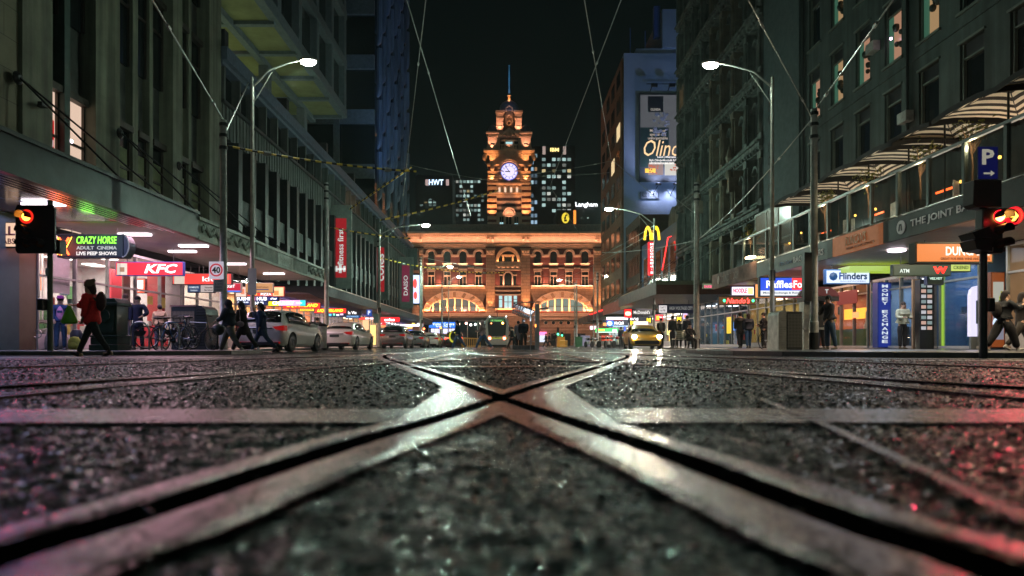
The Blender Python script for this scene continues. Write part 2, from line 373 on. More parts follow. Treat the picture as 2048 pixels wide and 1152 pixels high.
RAILS = [(A_, (.172,.125), 'grooved tram rail curving from lower left away to the right'), (B_, (.125,.172), 'grooved tram rail curving from lower right away to the left'),
         (C_, (.085,.085), 'tram rail entering from the left and crossing over beyond the steel diamond'), (mir(C_), (.085,.085), 'tram rail entering from the right and crossing over beyond the steel diamond'),
         (D_, (.085,.085), 'tram rail sweeping in from the left and straightening up the street'), (mir(D_), (.085,.085), 'tram rail sweeping in from the right and straightening up the street'),
         (E_, (.07,.07), 'outermost thin tram rail coming in from the left'), (mir(E_), (.07,.07), 'outermost thin tram rail coming in from the right')]
m_rail = mat('worn_rail_steel', (.16,.108,.112), .19, .97, var=.6, scale=11, bump=.12, bscale=90, spec=.9)
def _sparkle(m, k, sc_, keep=True):
    nt = m.node_tree; b = nt.nodes['Principled BSDF']; L = nt.links.new; N = nt.nodes.new
    tc = N('ShaderNodeTexCoord'); v = N('ShaderNodeTexVoronoi'); v.inputs['Scale'].default_value = sc_; L(tc.outputs['Object'], v.inputs['Vector']); s2 = N('ShaderNodeSeparateColor'); L(v.outputs['Color'], s2.inputs[0]); c = N('ShaderNodeCombineXYZ')
    for o_, i_ in ((0, 0), (2, 1)):
        q = N('ShaderNodeMath'); q.operation = 'MULTIPLY_ADD'; L(s2.outputs[o_], q.inputs[0]); q.inputs[1].default_value = k; q.inputs[2].default_value = -k/2; L(q.outputs[0], c.inputs[i_])
    g = N('ShaderNodeNewGeometry'); a_ = N('ShaderNodeVectorMath'); a_.operation = 'ADD'; L(g.outputs['Normal'], a_.inputs[0]); L(c.outputs[0], a_.inputs[1])
    n_ = N('ShaderNodeVectorMath'); n_.operation = 'NORMALIZE'; L(a_.outputs[0], n_.inputs[0])
    for nd in nt.nodes:
        if nd.type == 'BUMP': L(n_.outputs[0], nd.inputs['Normal'])
_sparkle(m_rail, .20, 120)
m_groove = mat('rail_groove_grime_shade', (.003,.003,.003), 1.0, var=0, spec=0.0)  # grime, kept black and matt to stand in for a deep groove's shade
m_conc = mat('smooth_wet_concrete', (.05,.034,.035), .26, var=.5, scale=5, bump=.2, bscale=130, spec=.65)
_sparkle(m_conc, .22, 110)
GH0 = .036; GHS = [.043, .043]+[.034]*6
CURV = [catmull(r[0], .02) for r in RAILS]
def in_groove(P, skip):
    bad = np.zeros(len(P), bool)
    for j, c in enumerate(CURV):
        GH = GHS[j]
        if j == skip: continue
        cc = c[(c[:, 1] < 17)]
        for k in range(0, len(P), 4000):
            d = np.min(np.hypot(P[k:k+4000, None, 0]-cc[None, ::2, 0], P[k:k+4000, None, 1]-cc[None, ::2, 1]), 1)
            bad[k:k+4000] |= d < GH*1.03
    return bad
def rail(idx):
    pts, (hr, hl), label = RAILS[idx]; GH = GHS[idx]; c = CURV[idx]; d = np.gradient(c, axis=0); d /= np.linalg.norm(d, axis=1)[:, None]
    nrm = np.stack([-d[:, 1], d[:, 0]], -1); zt = .010+.0015*idx
    offs = list(np.linspace(-hr, -GH, 6)), list(np.linspace(GH, hl, 6))
    V = []; Fc = []
    for side in offs:
        base = len(V); cols = [side[0]]+side+[side[-1]]; zz = [.0]+[zt-.004]+[zt]*(len(side)-2)+[zt-.003]+[.0]
        if side[0] > 0: zz = [.0]+[zt-.003]+[zt]*(len(side)-2)+[zt-.004]+[.0]
        nc = len(cols)
        rows = np.stack([c+nrm*o for o in cols], 1)
        for r_ in range(len(c)):
            for k in range(nc): V.append((rows[r_, k, 0], rows[r_, k, 1], zz[k]))
        quads = [(r_, k) for r_ in range(len(c)-1) for k in range(nc-1)]
        cen = np.array([(rows[r_, k]+rows[r_+1, k+1])/2 for r_, k in quads])
        near = cen[:, 1] < 17
        bad = np.zeros(len(cen), bool); bad[near] = in_groove(cen[near], idx)
        for (r_, k), bd in zip(quads, bad):
            if not bd: Fc.append((base+r_*nc+k, base+r_*nc+k+1, base+(r_+1)*nc+k+1, base+(r_+1)*nc+k))
    me = bpy.data.meshes.new('rail'); me.from_pydata(V, [], Fc); me.materials.append(m_rail)
    root = thing('tram_rail', label, 'tram rail', group='tram rails of the crossing')
    o = bpy.data.objects.new('rail_head', me); COL.objects.link(o); o.parent = root
    V = []; Fc = []
    for r_ in range(len(c)):
        for s_ in (-hr, hl): V.append((*(c[r_]+nrm[r_]*s_), .0042+.0002*idx))
    Fc = [(2*i, 2*i+1, 2*i+3, 2*i+2) for i in range(len(c)-1)]
    me = bpy.data.meshes.new('groove'); me.from_pydata(V, [], Fc); me.materials.append(m_groove)
    o = bpy.data.objects.new('groove', me); COL.objects.link(o); o.parent = root
for i in range(len(RAILS)): rail(i)

def drops():
    # rain drops standing on the rail heads and steel wedges
    r = np.random.RandomState(21); V = []; Fc = []
    ring = [(math.cos(a), math.sin(a)) for a in [math.pi*i/3 for i in range(6)]]
    for idx in range(8):
        pts, (hr, hl), _ = RAILS[idx]; GH = GHS[idx]; c = CURV[idx]; c = c[(c[:, 1] > .5) & (c[:, 1] < 12)]; d = np.gradient(c, axis=0); d /= np.linalg.norm(d, axis=1)[:, None]
        zt = .010+.0015*idx
        for k in range(int(len(c)*(.9 if idx < 2 else .3))):
            i = r.randint(len(c)); sd = r.rand() > .5; o_ = r.uniform(GH+.008, (hl if sd else hr)-.006)*(1 if sd else -1); x = c[i, 0]-d[i, 1]*o_; y = c[i, 1]+d[i, 0]*o_; s_ = .0018+.0055*r.rand()**3; b = len(V)
            V += [(x+s_*u, y+s_*w, zt-.0004) for u, w in ring]+[(x+s_*.7*u, y+s_*.7*w, zt+s_*.42) for u, w in ring]+[(x, y, zt+s_*.6)]
            for q in range(6): Fc += [(b+q, b+(q+1) % 6, b+6+(q+1) % 6, b+6+q), (b+6+q, b+6+(q+1) % 6, b+12)]
    me = bpy.data.meshes.new('rain_drops'); me.from_pydata(V, [], Fc); me.polygons.foreach_set('use_smooth', [True]*len(Fc)); me.materials.append(mat('water_drop', (.45,.38,.36), .08, .7, var=0, spec=1.0))
    o = bpy.data.objects.new('rain_drops', me); COL.objects.link(o); tag(o, 'rain drops glinting on the tram rails', 'rain drops', kind='stuff')
drops()

def plate(poly, z, name, label, cat, m, step=.022, cut=True, group=None):
    # a flat casting; where a rail groove runs through it, it is cut away
    P = np.array(poly); x0, y0 = P.min(0); x1, y1 = P.max(0)
    nx = int((x1-x0)/step)+1; ny = int((y1-y0)/step)+1
    xs = np.linspace(x0, x1, nx+1); ys = np.linspace(y0, y1, ny+1)
    XX, YY = np.meshgrid((xs[:-1]+xs[1:])/2, (ys[:-1]+ys[1:])/2); C = np.stack([XX.ravel(), YY.ravel()], -1)
    ins = np.zeros(len(C), bool); j = len(P)-1
    for i in range(len(P)):
        a, b = P[i], P[j]; cnd = ((a[1] > C[:, 1]) != (b[1] > C[:, 1])) & (C[:, 0] < (b[0]-a[0])*(C[:, 1]-a[1])/(b[1]-a[1]+1e-12)+a[0])
        ins ^= cnd; j = i
    idx = np.where(ins)[0]
    if cut: idx = idx[~in_groove(C[idx], -1)]
    V = [(x, y, z) for y in ys for x in xs]; n1 = nx+1
    Fc = [(k//nx*n1+k % nx, k//nx*n1+k % nx+1, (k//nx+1)*n1+k % nx+1, (k//nx+1)*n1+k % nx) for k in idx]
    me = bpy.data.meshes.new(name); me.from_pydata(V, [], Fc); me.materials.append(m)
    bm = bmesh.new(); bm.from_mesh(me); bmesh.ops.delete(bm, geom=[v for v in bm.verts if not v.link_faces], context='VERTS')
    r_ = bmesh.ops.extrude_face_region(bm, geom=bm.faces[:]); bmesh.ops.translate(bm, vec=(0, 0, -z-.01), verts=[v for v in r_['geom'] if isinstance(v, bmesh.types.BMVert)])
    bmesh.ops.recalc_face_normals(bm, faces=bm.faces); bm.to_mesh(me); bm.free()
    o = bpy.data.objects.new(name, me); COL.objects.link(o); return tag(o, label, cat, group)
plate([(-.03,3.13),(-.44,4.9),(-.375,4.2),(-.345,2.7),(-.36,1.7)], .0085, 'crossing_plate', 'steel wedge left of where the two nearest rails cross', 'steel plate', m_rail, group='steel wedges of the rail diamond')
plate([(-.02,3.13),(.40,4.9),(.335,4.2),(.33,2.5),(.32,1.6)], .0085, 'crossing_plate', 'steel wedge right of where the two nearest rails cross', 'steel plate', m_rail, group='steel wedges of the rail diamond')
def strip(x0, x1, y0, y1, z, name, label, m, n=80, wob=.012, cat='paving strip'):
    V = []; 
    for i in range(n+1):
        x = x0+(x1-x0)*i/n; a = noise.noise(Vector((x*1.7, y0, 0)))*wob; b = noise.noise(Vector((x*1.3, y1+5, 0)))*wob
        V += [(x, y0+a, z), (x, y1+b, z)]
    me = bpy.data.meshes.new(name); me.from_pydata(V, [], [(2*i, 2*i+2, 2*i+3, 2*i+1) for i in range(n)]); me.materials.append(m)
    o = bpy.data.objects.new(name, me); COL.objects.link(o); return tag(o, label, cat)
strip(-9, -.36, 2.16, 2.62, .0052, 'concrete_strip', 'pale smooth strip across the road left of the rail diamond', m_conc)
strip(.30, 9, 2.16, 2.62, .0052, 'concrete_strip', 'pale smooth strip across the road right of the rail diamond', m_conc)
strip(-1.25, 1.2, 7.55, 8.1, .0052, 'concrete_strip', 'short pale strip between the curving rails beyond the diamond', m_conc, 30)
strip(-4.6, -1.9, 11.6, 12.0, .0045, 'concrete_strip', 'thin pale strip beyond the left curving rails', m_conc, 20)
MBs = MB()
q = [(1.15,3.1),(1.10,2.84),(.977,2.107),(.882,1.657),(.80,1.268),(.759,1.10),(.70,.8)]
for a, b in zip(q[:-1], q[1:]): MBs.quad((a[0]-.016,a[1],.0075),(a[0]+.016,a[1],.0075),(b[0]+.016,b[1],.0075),(b[0]-.016,b[1],.0075))
tag(MBs.build('sealed_joint', m_conc), 'thin pale joint slanting through the right strip', 'road joint')

# ---- footpaths of the far side of the crossing, kerbs and road paint
m_path = mat('bluestone_paving', (.10,.105,.11), .3, var=.3, scale=2, bump=.25, bscale=30)
m_kerb = mat('bluestone_kerb', (.10,.10,.10), .45, var=.3, scale=3, bump=.3)
def footpath(name, poly, label, z=.1):
    root = MB(); root.prism(poly, -.05, z, 'z'); o = root.build(name, m_path); tag(o, label, None, kind='structure')
def kerb(line, name, label, z=.1):
    m = MB()
    for a, b in zip(line[:-1], line[1:]):
        a, b = Vector(a), Vector(b); L = (b-a).length; n = max(1, int(L/1.1)); d = (b-a).normalized(); w = Vector((-d.y, d.x))
        for i in range(n):
            c = a+d*(L*(i+.5)/n)+w*0; m.cbox((c.x, c.y, z/2+.004), (L/n-.012, .14, z+.008), math.atan2(d.y, d.x))
    tag(m.build(name, m_kerb, bevel=.01), label, None, kind='structure')
pl = [(-60,16.2),(-8.5,16.2),(-7.6,16.6),(-7.1,17.4),(-7.1,19.6),(-7.8,21.4),(-9.6,23.0),(-9.9,24.0),(-9.9,104),(-12,106),(-60,106)]
footpath('footpath_left', pl, 'wet bluestone footpath in front of the left shops'); kerb(pl[:9], 'kerb_left', 'bluestone kerb along the left footpath')
pr = [(60,12.9),(9.4,12.9),(7.7,13.5),(6.2,15.2),(5.7,17),(5.7,21.5),(6.6,23.5),(9.2,25.5),(9.5,27),(9.5,104),(12,106),(60,106)]
footpath('footpath_right', pr[::-1], 'wet bluestone footpath in front of the right shops'); kerb(pr[:10], 'kerb_right', 'bluestone kerb along the right footpath')
pf = [(-90,133.5),(90,133.5),(90,200),(-90,200)]; footpath('footpath_station', pf, 'footpath in front of the railway station', .1); kerb([(-60,133.5),(60,133.5)], 'kerb_station', 'kerb in front of the railway station')
m_paint = mat('road_paint', (.55,.53,.50), .35, var=.4, scale=6, bump=.2, bscale=90)
def paint(name, label, quads, mm=m_paint):
    m = MB()
    for (x0, x1, y0, y1) in quads: m.quad((x0,y0,.004),(x1,y0,.004),(x1,y1,.004),(x0,y1,.004))
    tag(m.build(name, mm), label, 'road marking')
paint('road_marking', 'white stop line across the far side of the crossing', [(-5.6,5.4,22.0,22.35)])
paint('road_marking', 'white line across the right of the crossing', [(6.0,30,10.9,11.1)])
paint('road_marking', 'white line across the left of the crossing', [(-30,-5.5,13.6,13.8)])
for k in range(6): paint('lane_line', 'white lane dash beside the tram track, number %s from the crossing' % ['first','second','third','fourth','fifth','sixth'][k], [(-5.65,-5.5,27+9*k,30+9*k)])
tac = MB()
for i in range(8):
    for j in range(14): tac.lathe([(.02,.1),(.012,.108)], (8.0+j*.09, 14.35+i*.09, 0), n=6)
tac.box(7.95, 9.25, 14.3, 15.05, .08, .1035)
tag(tac.build('tactile_paving', mat('yellow_tactile', (.55,.42,.06), .5)), 'yellow tactile paving at the right kerb ramp', 'tactile paving')
# ================================================================== STREET LAMPS AND POLES
m_lampglow = glow('lamp_glow', (1.0, .88, .74), 110)
m_pole = mat('grey_pole_paint', (.36,.36,.32), .4, .3, var=.35, scale=3)
WARM = (.66, 1.0, .82)
def street_lamp(x, y, z, lx, lz, label, r=.09, power=210, glowr=.3, group='street lamps over the roadway', base=.1):
    t = thing('street_lamp', label, 'street lamp', (x, y, base), 0, group)
    z -= base; lz -= base; dx = lx-x
    m = MB(); m.tube([(0,0,0),(0,0,.5),(0,0,.52),(0,0,z*.5),(0,0,z)], [r*1.5, r*1.5, r, r*.85, r*.6], 12); m.build('pole', m_pole, t, True)
    m = MB(); m.tube([(0,0,z-.25),(dx*.3,0,z+(lz-z)*.55),(dx*.65,0,z+(lz-z)*.9),(dx*.94,0,lz+.06)], [.04,.04,.035,.03], 8)
    m.tube([(0,0,z-.9),(dx*.35,0,z+(lz-z)*.45)], .018, 6); m.tube([(-.0,0,z-.7),(0,0,z+.15)], r*.75, 10)
    m.build('arm', m_pole, t, True)
    m = MB(); M = Matrix.Translation((dx, 0, lz+.05)); m.ball(None, (glowr*1.2, .17, .11), 14, M=M); m.build('lamp_head', m_gal, t, True)
    m = MB(); M = Matrix.Translation((dx, 0, lz-.03)); m.ball(None, (glowr, .16, .15), 14, M=M); m.build('lamp_lens', m_lampglow, t, True)
    light('POINT', (dx, 0, lz-.28), power, WARM, t, size=.12)
    m = MB(); m.box(-.1, .1, -.08, .08, 2.6, 3.0); m.build('pole_bracket', m_dark, t)
    return t
street_lamp(-9.7, 26, 10.3, gx(617,26), gz(122,26), 'tall street lamp before the dark podium building, brightest on the left')
street_lamp(10.1, 26, 10.3, gx(1421,26), gz(128,26), 'tall street lamp before the ornate facade, brightest on the right')
street_lamp(10.35, 48, 9.0, gx(1210,50), gz(428,50), 'street lamp beside the burger shop sign reaching far over the road', power=900)
street_lamp(-9.7, 52, 8.9, gx(845,50), gz(440,50), 'street lamp by the second banner on the left side', power=900)
street_lamp(-9.7, 78, 9.2, gx(900,78), gz(533,78), 'street lamp at the corner by the screen', power=1500)
street_lamp(-8.2, 96, 9.2, gx(918,96), gz(553,96), 'smaller street lamp shining before the left station arch', power=500)
street_lamp(9.9, 100, 9.3, gx(1123,96), gz(554,96), 'street lamp shining before the right station bay', power=500)
street_lamp(9.9, 78, 9.0, gx(1143,120), gz(600,120), 'slim street lamp right of the tram shelter', r=.07, power=60, glowr=.15)
# the same lamps stand on the near side of the crossing, behind the photographer
street_lamp(-10.5, -9, 10.3, -7.5, 10.9, 'street lamp on the near left corner of the crossing', power=380)
street_lamp(10.5, -9, 10.3, 7.5, 10.9, 'street lamp on the near right corner of the crossing', power=170)

def pole(px, Y, ptop, r, label, name='steel_pole', brackets=True, x=None):
    X = gx(px, Y) if x is None else x; z = gz(ptop, Y)-.1
    t = thing(name, label, 'pole', (X, Y, .1), 0, 'overhead wire poles')
    m = MB(); m.tube([(0,0,0),(0,0,.9),(0,0,.92),(0,0,z)], [r*1.15,r*1.15,r,r*.8], 14); m.build('shaft', m_gal, t, True)
    m = MB()
    for zz in (z-.15, z-.5, z-.9): m.tube([(0,0,zz-.05),(0,0,zz+.05)], r*1.1, 12)
    m.build('collar', m_dark, t)
    
    if px == 1628:
        m = MB(); m.tube([(0,0,0),(0,0,.55)], r*1.3, 14); m.build('base_sleeve', m_black, t, True)
    return t
p1 = pole(447, 22, 240, .12, 'thick galvanised wire pole nearest on the left, by the bicycles')
pole(653, 38, 365, .13, 'wire pole between the two white parked cars')
pole(758, 53, 470, .14, 'wire pole behind the white sedan')
pole(841, 80, 515, .14, 'wire pole far down the left kerb near the screen')
p2 = pole(1628, 22, 218, .125, 'thick galvanised wire pole nearest on the right, beside the perforated cabinet')
pole(1393, 36, 365, .15, 'thick wire pole behind the bench on the right')
pole(1195, 75, 545, .12, 'wire pole far down the right kerb near the motorcycles')
pole(1153, 100, 560, .14, 'far slim pole before the right station arch')
pole(884, 90, 560, .1, 'far slim pole before the left station arch')
# ================================================================== RAILWAY STATION at the end of the street
YS = 140.0
sx = lambda px: gx(px, YS)
sz = lambda py: gz(py, YS)
m_stone = brick('rusticated_cream_render', (.40,.30,.20), (.36,.27,.18), (.20,.15,.10), 1, 1.6, .62, .75, .035, 'xz', .8)
m_cream = mat('cream_stucco', (.62,.51,.37), .7, var=.2, scale=1.2, bump=.2)
m_redb = brick('red_face_brick', (.20,.05,.035), (.16,.04,.03), (.16,.10,.08), 1, .5, .16, .8, .02)
m_roofd = mat('dark_slate_roof', (.05,.055,.06), .5)
m_lead = mat('lead_dome', (.16,.19,.24), .4, .4)
st = thing('railway_station', 'long floodlit cream and red brick station with two great arches', 'railway station', (0, YS, 0))
X0, X1 = sx(822), sx(1214)
def S_(mb, name, m, par=st, smooth=False): return mb.build(name, m, par, smooth)
def bx(mb, a, b, t, c, y0, y1, mi=0): return mb.box(sx(a), sx(b), y0, y1, sz(c), sz(t), mi)     # px left, px right, py top, py bottom
BAYS = [(909, 849, 969, [862,894,925.5,957]), (1124.5, 1065, 1184, [1075.5,1107.5,1138.6,1170.6])]
PIERS = [837, 981, 1051, 1196]
# body: back wall with everything else set proud of it
m = MB(); bx(m, 800, 1238, 486, 627, .75, 20); S_(m, 'wall', m_redb)
m = MB(); bx(m, 800, 1238, 627, 694, .0, 20); S_(m, 'ground_floor_wall', m_stone)
m = MB()
for cx_, a, b, wn in BAYS: pass
# piers
for p in PIERS:
    m = MB(); bx(m, p-9, p+9, 497, 628, -.35, .74); bx(m, p-10, p+10, 617, 628, -.5, -.351); bx(m, p-10.5, p+10.5, 497, 500, -.6, -.352); S_(m, 'pier', m_stone)
    m = MB(); bx(m, p-8, p+8, 500.5, 510, -.62, -.353)
    for k in (-5, 0, 5): m.ball((sx(p+k), -.7, sz(504)), .22, 8)
    for k in (-3, 3): m.ball((sx(p+k), -.68, sz(508)), .16, 8)
    S_(m, 'capital', m_cream)
m = MB(); bx(m, 800, 828, 497, 628, .1, .74); S_(m, 'side_wall', m_stone)
m = MB(); bx(m, 1205, 1238, 497, 628, .1, .74); S_(m, 'side_wall', m_stone)
# the great segmental arches of the ground floor
for cx_, a, b, wn in BAYS:
    xc = sx(cx_); zc = sz(622); ai, bi = 51*YS/F, 26*YS/F; ao, bo = 60*YS/F, 39*YS/F
    m = MB(); top = sz(576.5)
    N = 28
    for i in range(N):           # spandrel wall round the arch
        t0, t1 = math.pi*i/N, math.pi*(i+1)/N; c0, s0, c1, s1 = math.cos(t0), math.sin(t0), math.cos(t1), math.sin(t1)
        m.prism([(xc+ai*c0, zc+bi*s0), (xc+ai*c0*1.30, top), (xc+ai*c1*1.30, top), (xc+ai*c1, zc+bi*s1)], .1, .7)
    S_(m, 'spandrel_wall', m_stone)
    m = MB(); m.archring(xc, zc, ai*.99, bi*.99, ao, bo, -.12, .09); m.archring(xc, zc, ao*.985, bo*.985, ao*1.02, bo*1.03, -.28, -.121); m.archring(xc, zc, ai*.97, bi*.965, ai*1.02, bi*1.03, -.3, -.122)
    S_(m, 'great_arch', mat('brightened_arch_stucco', (.78,.66,.50), .7, var=.15))  # cream stucco made paler here to stand in for more floodlight
    for k in range(9):
        t = math.pi*(k+.5)/9; c, s = math.cos(t), math.sin(t); ra = Matrix.Translation((xc+(ai+ao)/2*c, -.27, zc+(bi+bo)/2*s)) @ Matrix.Rotation(-math.atan2((bi+bo)*s, (ai+ao)*c)+math.pi/2, 4, 'Y')
        m = MB(); m.cbox(None, (.55, .28, 1.05), M=ra); S_(m, 'voussoir', m_stone)
    m = MB(); m.prism([(xc+ai*.99*math.cos(math.pi*i/20), zc+bi*.99*math.sin(math.pi*i/20)) for i in range(21)], .60, .72)
    g = S_(m, 'arched_window', mat('arch_glass_lit', (.03,.05,.06), .15, var=.3, scale=.6, emit=(.12,.22,.28), estr=.22 if cx_ < 1000 else .5) if cx_ < 1000 else mat('arch_glass_lit_teal', (.03,.05,.06), .15, var=.3, emit=(.10,.26,.26), estr=.5))
    for k in range(-3, 4):
        xx = xc+k*ai*.285; hh = bi*math.sqrt(max(0, 1-(k*.285)**2))*.97
        m = MB(); m.box(xx-.14, xx+.14, .30, .6, zc, zc+hh); S_(m, 'mullion', MC['brightened_arch_stucco'], g)
    m = MB(); m.box(xc-ai*.99, xc+ai*.99, .42, .52, zc+.9, zc+1.05); S_(m, 'transom', m_dark, g)
# string courses and cornices
def band(name, rows, a=828, b=1206, mm=m_cream, pr=.5):
    m = MB()
    for (t, c, d) in rows: bx(m, a, b, t, c, -d, .05+.002*d)
    return S_(m, name, mm)
band('string_course', [(626.5, 628.5, .9), (629, 632.5, .55)], 820, 1214)
for a, b in ((847, 971), (1061, 1186)):
    band('ledge', [(573.5, 575, .75), (575.4, 577.5, .4)], a, b); band('sill_course', [(571.3, 573.2, .3)], a, b)
band('architrave', [(486, 489.5, .6), (490, 493, .3)], 800, 1214)
band('frieze', [(483, 485.7, .25), (475, 482.8, .18)], 812, 1212)
band('cornice', [(465, 469, 1.5), (469.3, 471, 1.25)], 816, 1217); band('cornice_bed', [(473.3, 474.8, .7)], 816, 1217)
m = MB()
for i in range(96):
    xx = sx(819)+i*(sx(1215)-sx(819))/95; m.box(xx-.13, xx+.13, -1.05, .04, sz(473.1), sz(471.2))
S_(m, 'dentils', m_cream)
for p in [842, 976, 986, 1046, 1056, 1192, 1202]:
    m = MB(); bx(m, p-2, p+2, 476, 483, -.9, -.19); m.ball((sx(p), -.95, sz(479)), .28, 8); S_(m, 'bracket', m_cream)
m = MB(); bx(m, 816, 1217, 448, 464.8, 1.2, 2.2); bx(m, 814, 1219, 446.5, 448, .95, 2.4); S_(m, 'parapet', mat('dimmed_parapet', (.22,.20,.17), .8, var=.3))  # dimness of the set-back parapet put into a darker colour
m = MB(); m.prism([(2.3, sz(449)), (19, sz(449)), (19, sz(430)+.5), (10, sz(430)-.5)], X0, X1, 'x'); S_(m, 'roof', m_roofd)
# upper windows
m_win = mat('station_window_glass', (.012,.02,.02), .12, var=.3, scale=.7, spec=.8)
m_winlit = mat('station_window_lit', (.1,.2,.22), .2, var=.2, emit=(.45,.75,.78), estr=.75)
for cx_, a, b, wn in BAYS:
    n = 0
    for p in wn:
        m = MB(); m.archwin(sx(p), 13*YS/F, sz(528), sz(500.5), .60, .74); w = S_(m, 'arched_window', m_win)
        m = MB(); m.archring(sx(p), sz(508.5), .70, .70, .98, .98, .1, .59, n=12); m.archring(sx(p), sz(508.5), 1.0, 1.0, 1.16, 1.16, -.12, .6, n=12); m.box(sx(p)-.12, sx(p)+.12, -.2, .12, sz(500), sz(497.5)); S_(m, 'window_hood', m_cream, w)
        m = MB(); bx(m, p-8, p+8, 528, 531, .15, .748); bx(m, p-9.5, p+9.5, 526.5, 528, -.05, .747); S_(m, 'window_sill', m_cream, w)
        m = MB(); bx(m, p-7.3, p+7.3, 537, 571, .60, .74); w = S_(m, 'window', m_win)
        m = MB(); bx(m, p-8.4, p+8.4, 537, 540.5, .05, .59); bx(m, p-7.6, p+7.6, 541.5, 543, .2, .585); bx(m, p-7, p+7, 550, 552.5, .35, .57); S_(m, 'window_head', m_cream, w)
        m = MB(); bx(m, p-.5, p+.5, 552.6, 570, .5, .58); bx(m, p-7.2, p-6.2, 543, 570, .45, .585); bx(m, p+6.2, p+7.2, 543, 570, .45, .585); S_(m, 'window_frame', m_cream, w)
    ed = [a-1]+[(wn[i]+wn[i+1])/2 for i in range(3)]+[b+1]
    for i, p in enumerate(ed):
        m = MB(); bx(m, p-8, p+8, 509, 511, -.02, .62); bx(m, p-7.3, p+7.3, 511.4, 513.5, .1, .61); S_(m, 'impost_band', m_cream)
        if 0 < i < 4:
            m = MB(); bx(m, p-5, p+5, 530, 568.5, .25, .746); S_(m, 'brick_pilaster', m_redb)
            m = MB(); bx(m, p-6, p+6, 568.6, 571.2, -.02, .745); bx(m, p-6, p+6, 535, 537, .0, .745); S_(m, 'pilaster_base', m_cream)
    m = MB(); bx(m, a-2, b+2, 491, 496.5, .12, .7)
    for k in range(9):
        q = a+2+(b-a-4)*k/8; bx(m, q-5, q+5, 489.6, 491.6, -.2, .11)
    S_(m, 'frieze_panels', m_cream)
# centre bay
m = MB(); m.archring(sx(1016), sz(523), 19*YS/F, 22*YS/F, 24.5*YS/F, 28*YS/F, -.2, .7); m.archring(sx(1016), sz(523), 23.5*YS/F, 27*YS/F, 25.2*YS/F, 29*YS/F, -.35, -.21); S_(m, 'centre_arch', m_cream)
m = MB(); m.archwin(sx(1016), 38*YS/F, sz(526), sz(501), .62, .745, h=22*YS/F); w = S_(m, 'centre_arched_window', m_win)
m = MB(); bx(m, 1003, 1029, 509, 512, .1, .61); bx(m, 1005, 1008, 512, 523, .2, .612); bx(m, 1024, 1027, 512, 523, .2, .612); bx(m, 1010, 1022, 511.9, 513, .1, .605); S_(m, 'window_frame', m_cream, w)
for (t, c) in ((523.5, 526.5), (529, 532), (538, 540.5), (571.5, 574), (580, 583), (588, 590.5), (616.5, 619.5)):
    m = MB(); bx(m, 990.5, 1041.5, t, c, -.18, .66); S_(m, 'ledge', m_cream)
m = MB(); bx(m, 991, 1041, 526.6, 538, .1, .7)
for k in range(5): m.ball((sx(997+k*9.5), .0, sz(533.5)), (.5, .3, .32), 8)
S_(m, 'carved_panel', m_cream)
m = MB(); bx(m, 1000, 1032, 546, 571, .62, .744); w = S_(m, 'window', m_win)
m = MB(); bx(m, 998, 1006, 549, 551, .1, .61); bx(m, 1026, 1034, 549, 551, .1, .61); bx(m, 1005.5, 1008.5, 551, 571, .15, .611); bx(m, 1023.5, 1026.5, 551, 571, .15, .611)
m.archring(sx(1016), sz(552), .75, .75, 1.05, 1.05, .1, .6, n=12); S_(m, 'window_frame', m_cream, w)
m = MB(); bx(m, 998, 1034, 591, 616, .60, .743); w = S_(m, 'window', m_winlit)
m = MB()
for p in (1006.5, 1025.5): bx(m, p-2, p+2, 591, 616.4, .0, .59)
bx(m, 1008, 1024, 603, 604, .4, .55); bx(m, 998, 1005, 598, 599, .4, .55); bx(m, 1027, 1034, 598, 599, .4, .55); bx(m, 1015.4, 1016.6, 592, 616, .4, .54); S_(m, 'window_frame', m_redb, w)
for p in (992.5, 1039.5):
    m = MB(); bx(m, p-3, p+3, 540.6, 571.3, .3, .74); bx(m, p-3, p+3, 591, 616.3, .3, .742); S_(m, 'brick_pilaster', m_redb)
# ground floor
m = MB(); bx(m, 848, 975, 643, 692, -.1, -.02); S_(m, 'shop_glazing', mat('concourse_glass', (.01,.016,.018), .08, var=.3, scale=.5, spec=.8))
m = MB(); bx(m, 845, 978, 636, 641.5, -2.6, -.03); S_(m, 'awning', m_dark)
m = MB(); bx(m, 861, 912, 645, 656, -2.5, -2.2); w = S_(m, 'blue_fascia_sign', glow('blue_sign', (.03,.20,.95), 1.1))
text('Visitor Centre', .75, glow('white_lit_text', (.9,.95,1), 1.6), st, (sx(889), -2.52, sz(648.8))); text('Service Centre', .5, glow('white_lit_text', (1,1,1), 1.6), st, (sx(889), -2.52, sz(653.2)))
for k in range(6):
    m = MB(); bx(m, 862.5+k*8.2, 869.5+k*8.2, 657.5, 667, -.5, -.3); S_(m, 'lit_window_panel', glow('white_panel', (.75,.72,1.0), 1.3))
for p in (858, 885, 914, 935, 955, 974):
    m = MB(); bx(m, p-.7, p+.7, 641.6, 693, -.35, -.11); S_(m, 'mullion', m_gal)
for (p, q, c, s) in ((918, 648, (1,.85,.6), 3), (933, 647, (1,.5,.4), 3), (942, 650, (1,1,.9), 2), (951, 649, (.8,1,.9), 1.5), (962, 647, (1,.9,.7), 2)):
    m = MB(); m.ball((sx(p), -1, sz(q)), .24, 8); S_(m, 'downlight', glow('dl%d' % p, c, s*2))
for p in (1091.8, 1106.8, 1121.8, 1136.8, 1151.8, 1166.8):
    m = MB(); m.prism([(sx(p)+.36*math.cos(i*math.pi/8), sz(645.5)+.36*math.sin(i*math.pi/8)) for i in range(16)], -.03, .02); o = S_(m, 'round_window', m_win)
    m = MB(); m.archring(sx(p), sz(645.5), .36, .36, .46, .46, -.08, -.005, n=20, t1=2*math.pi); S_(m, 'window_frame', m_cream, o)
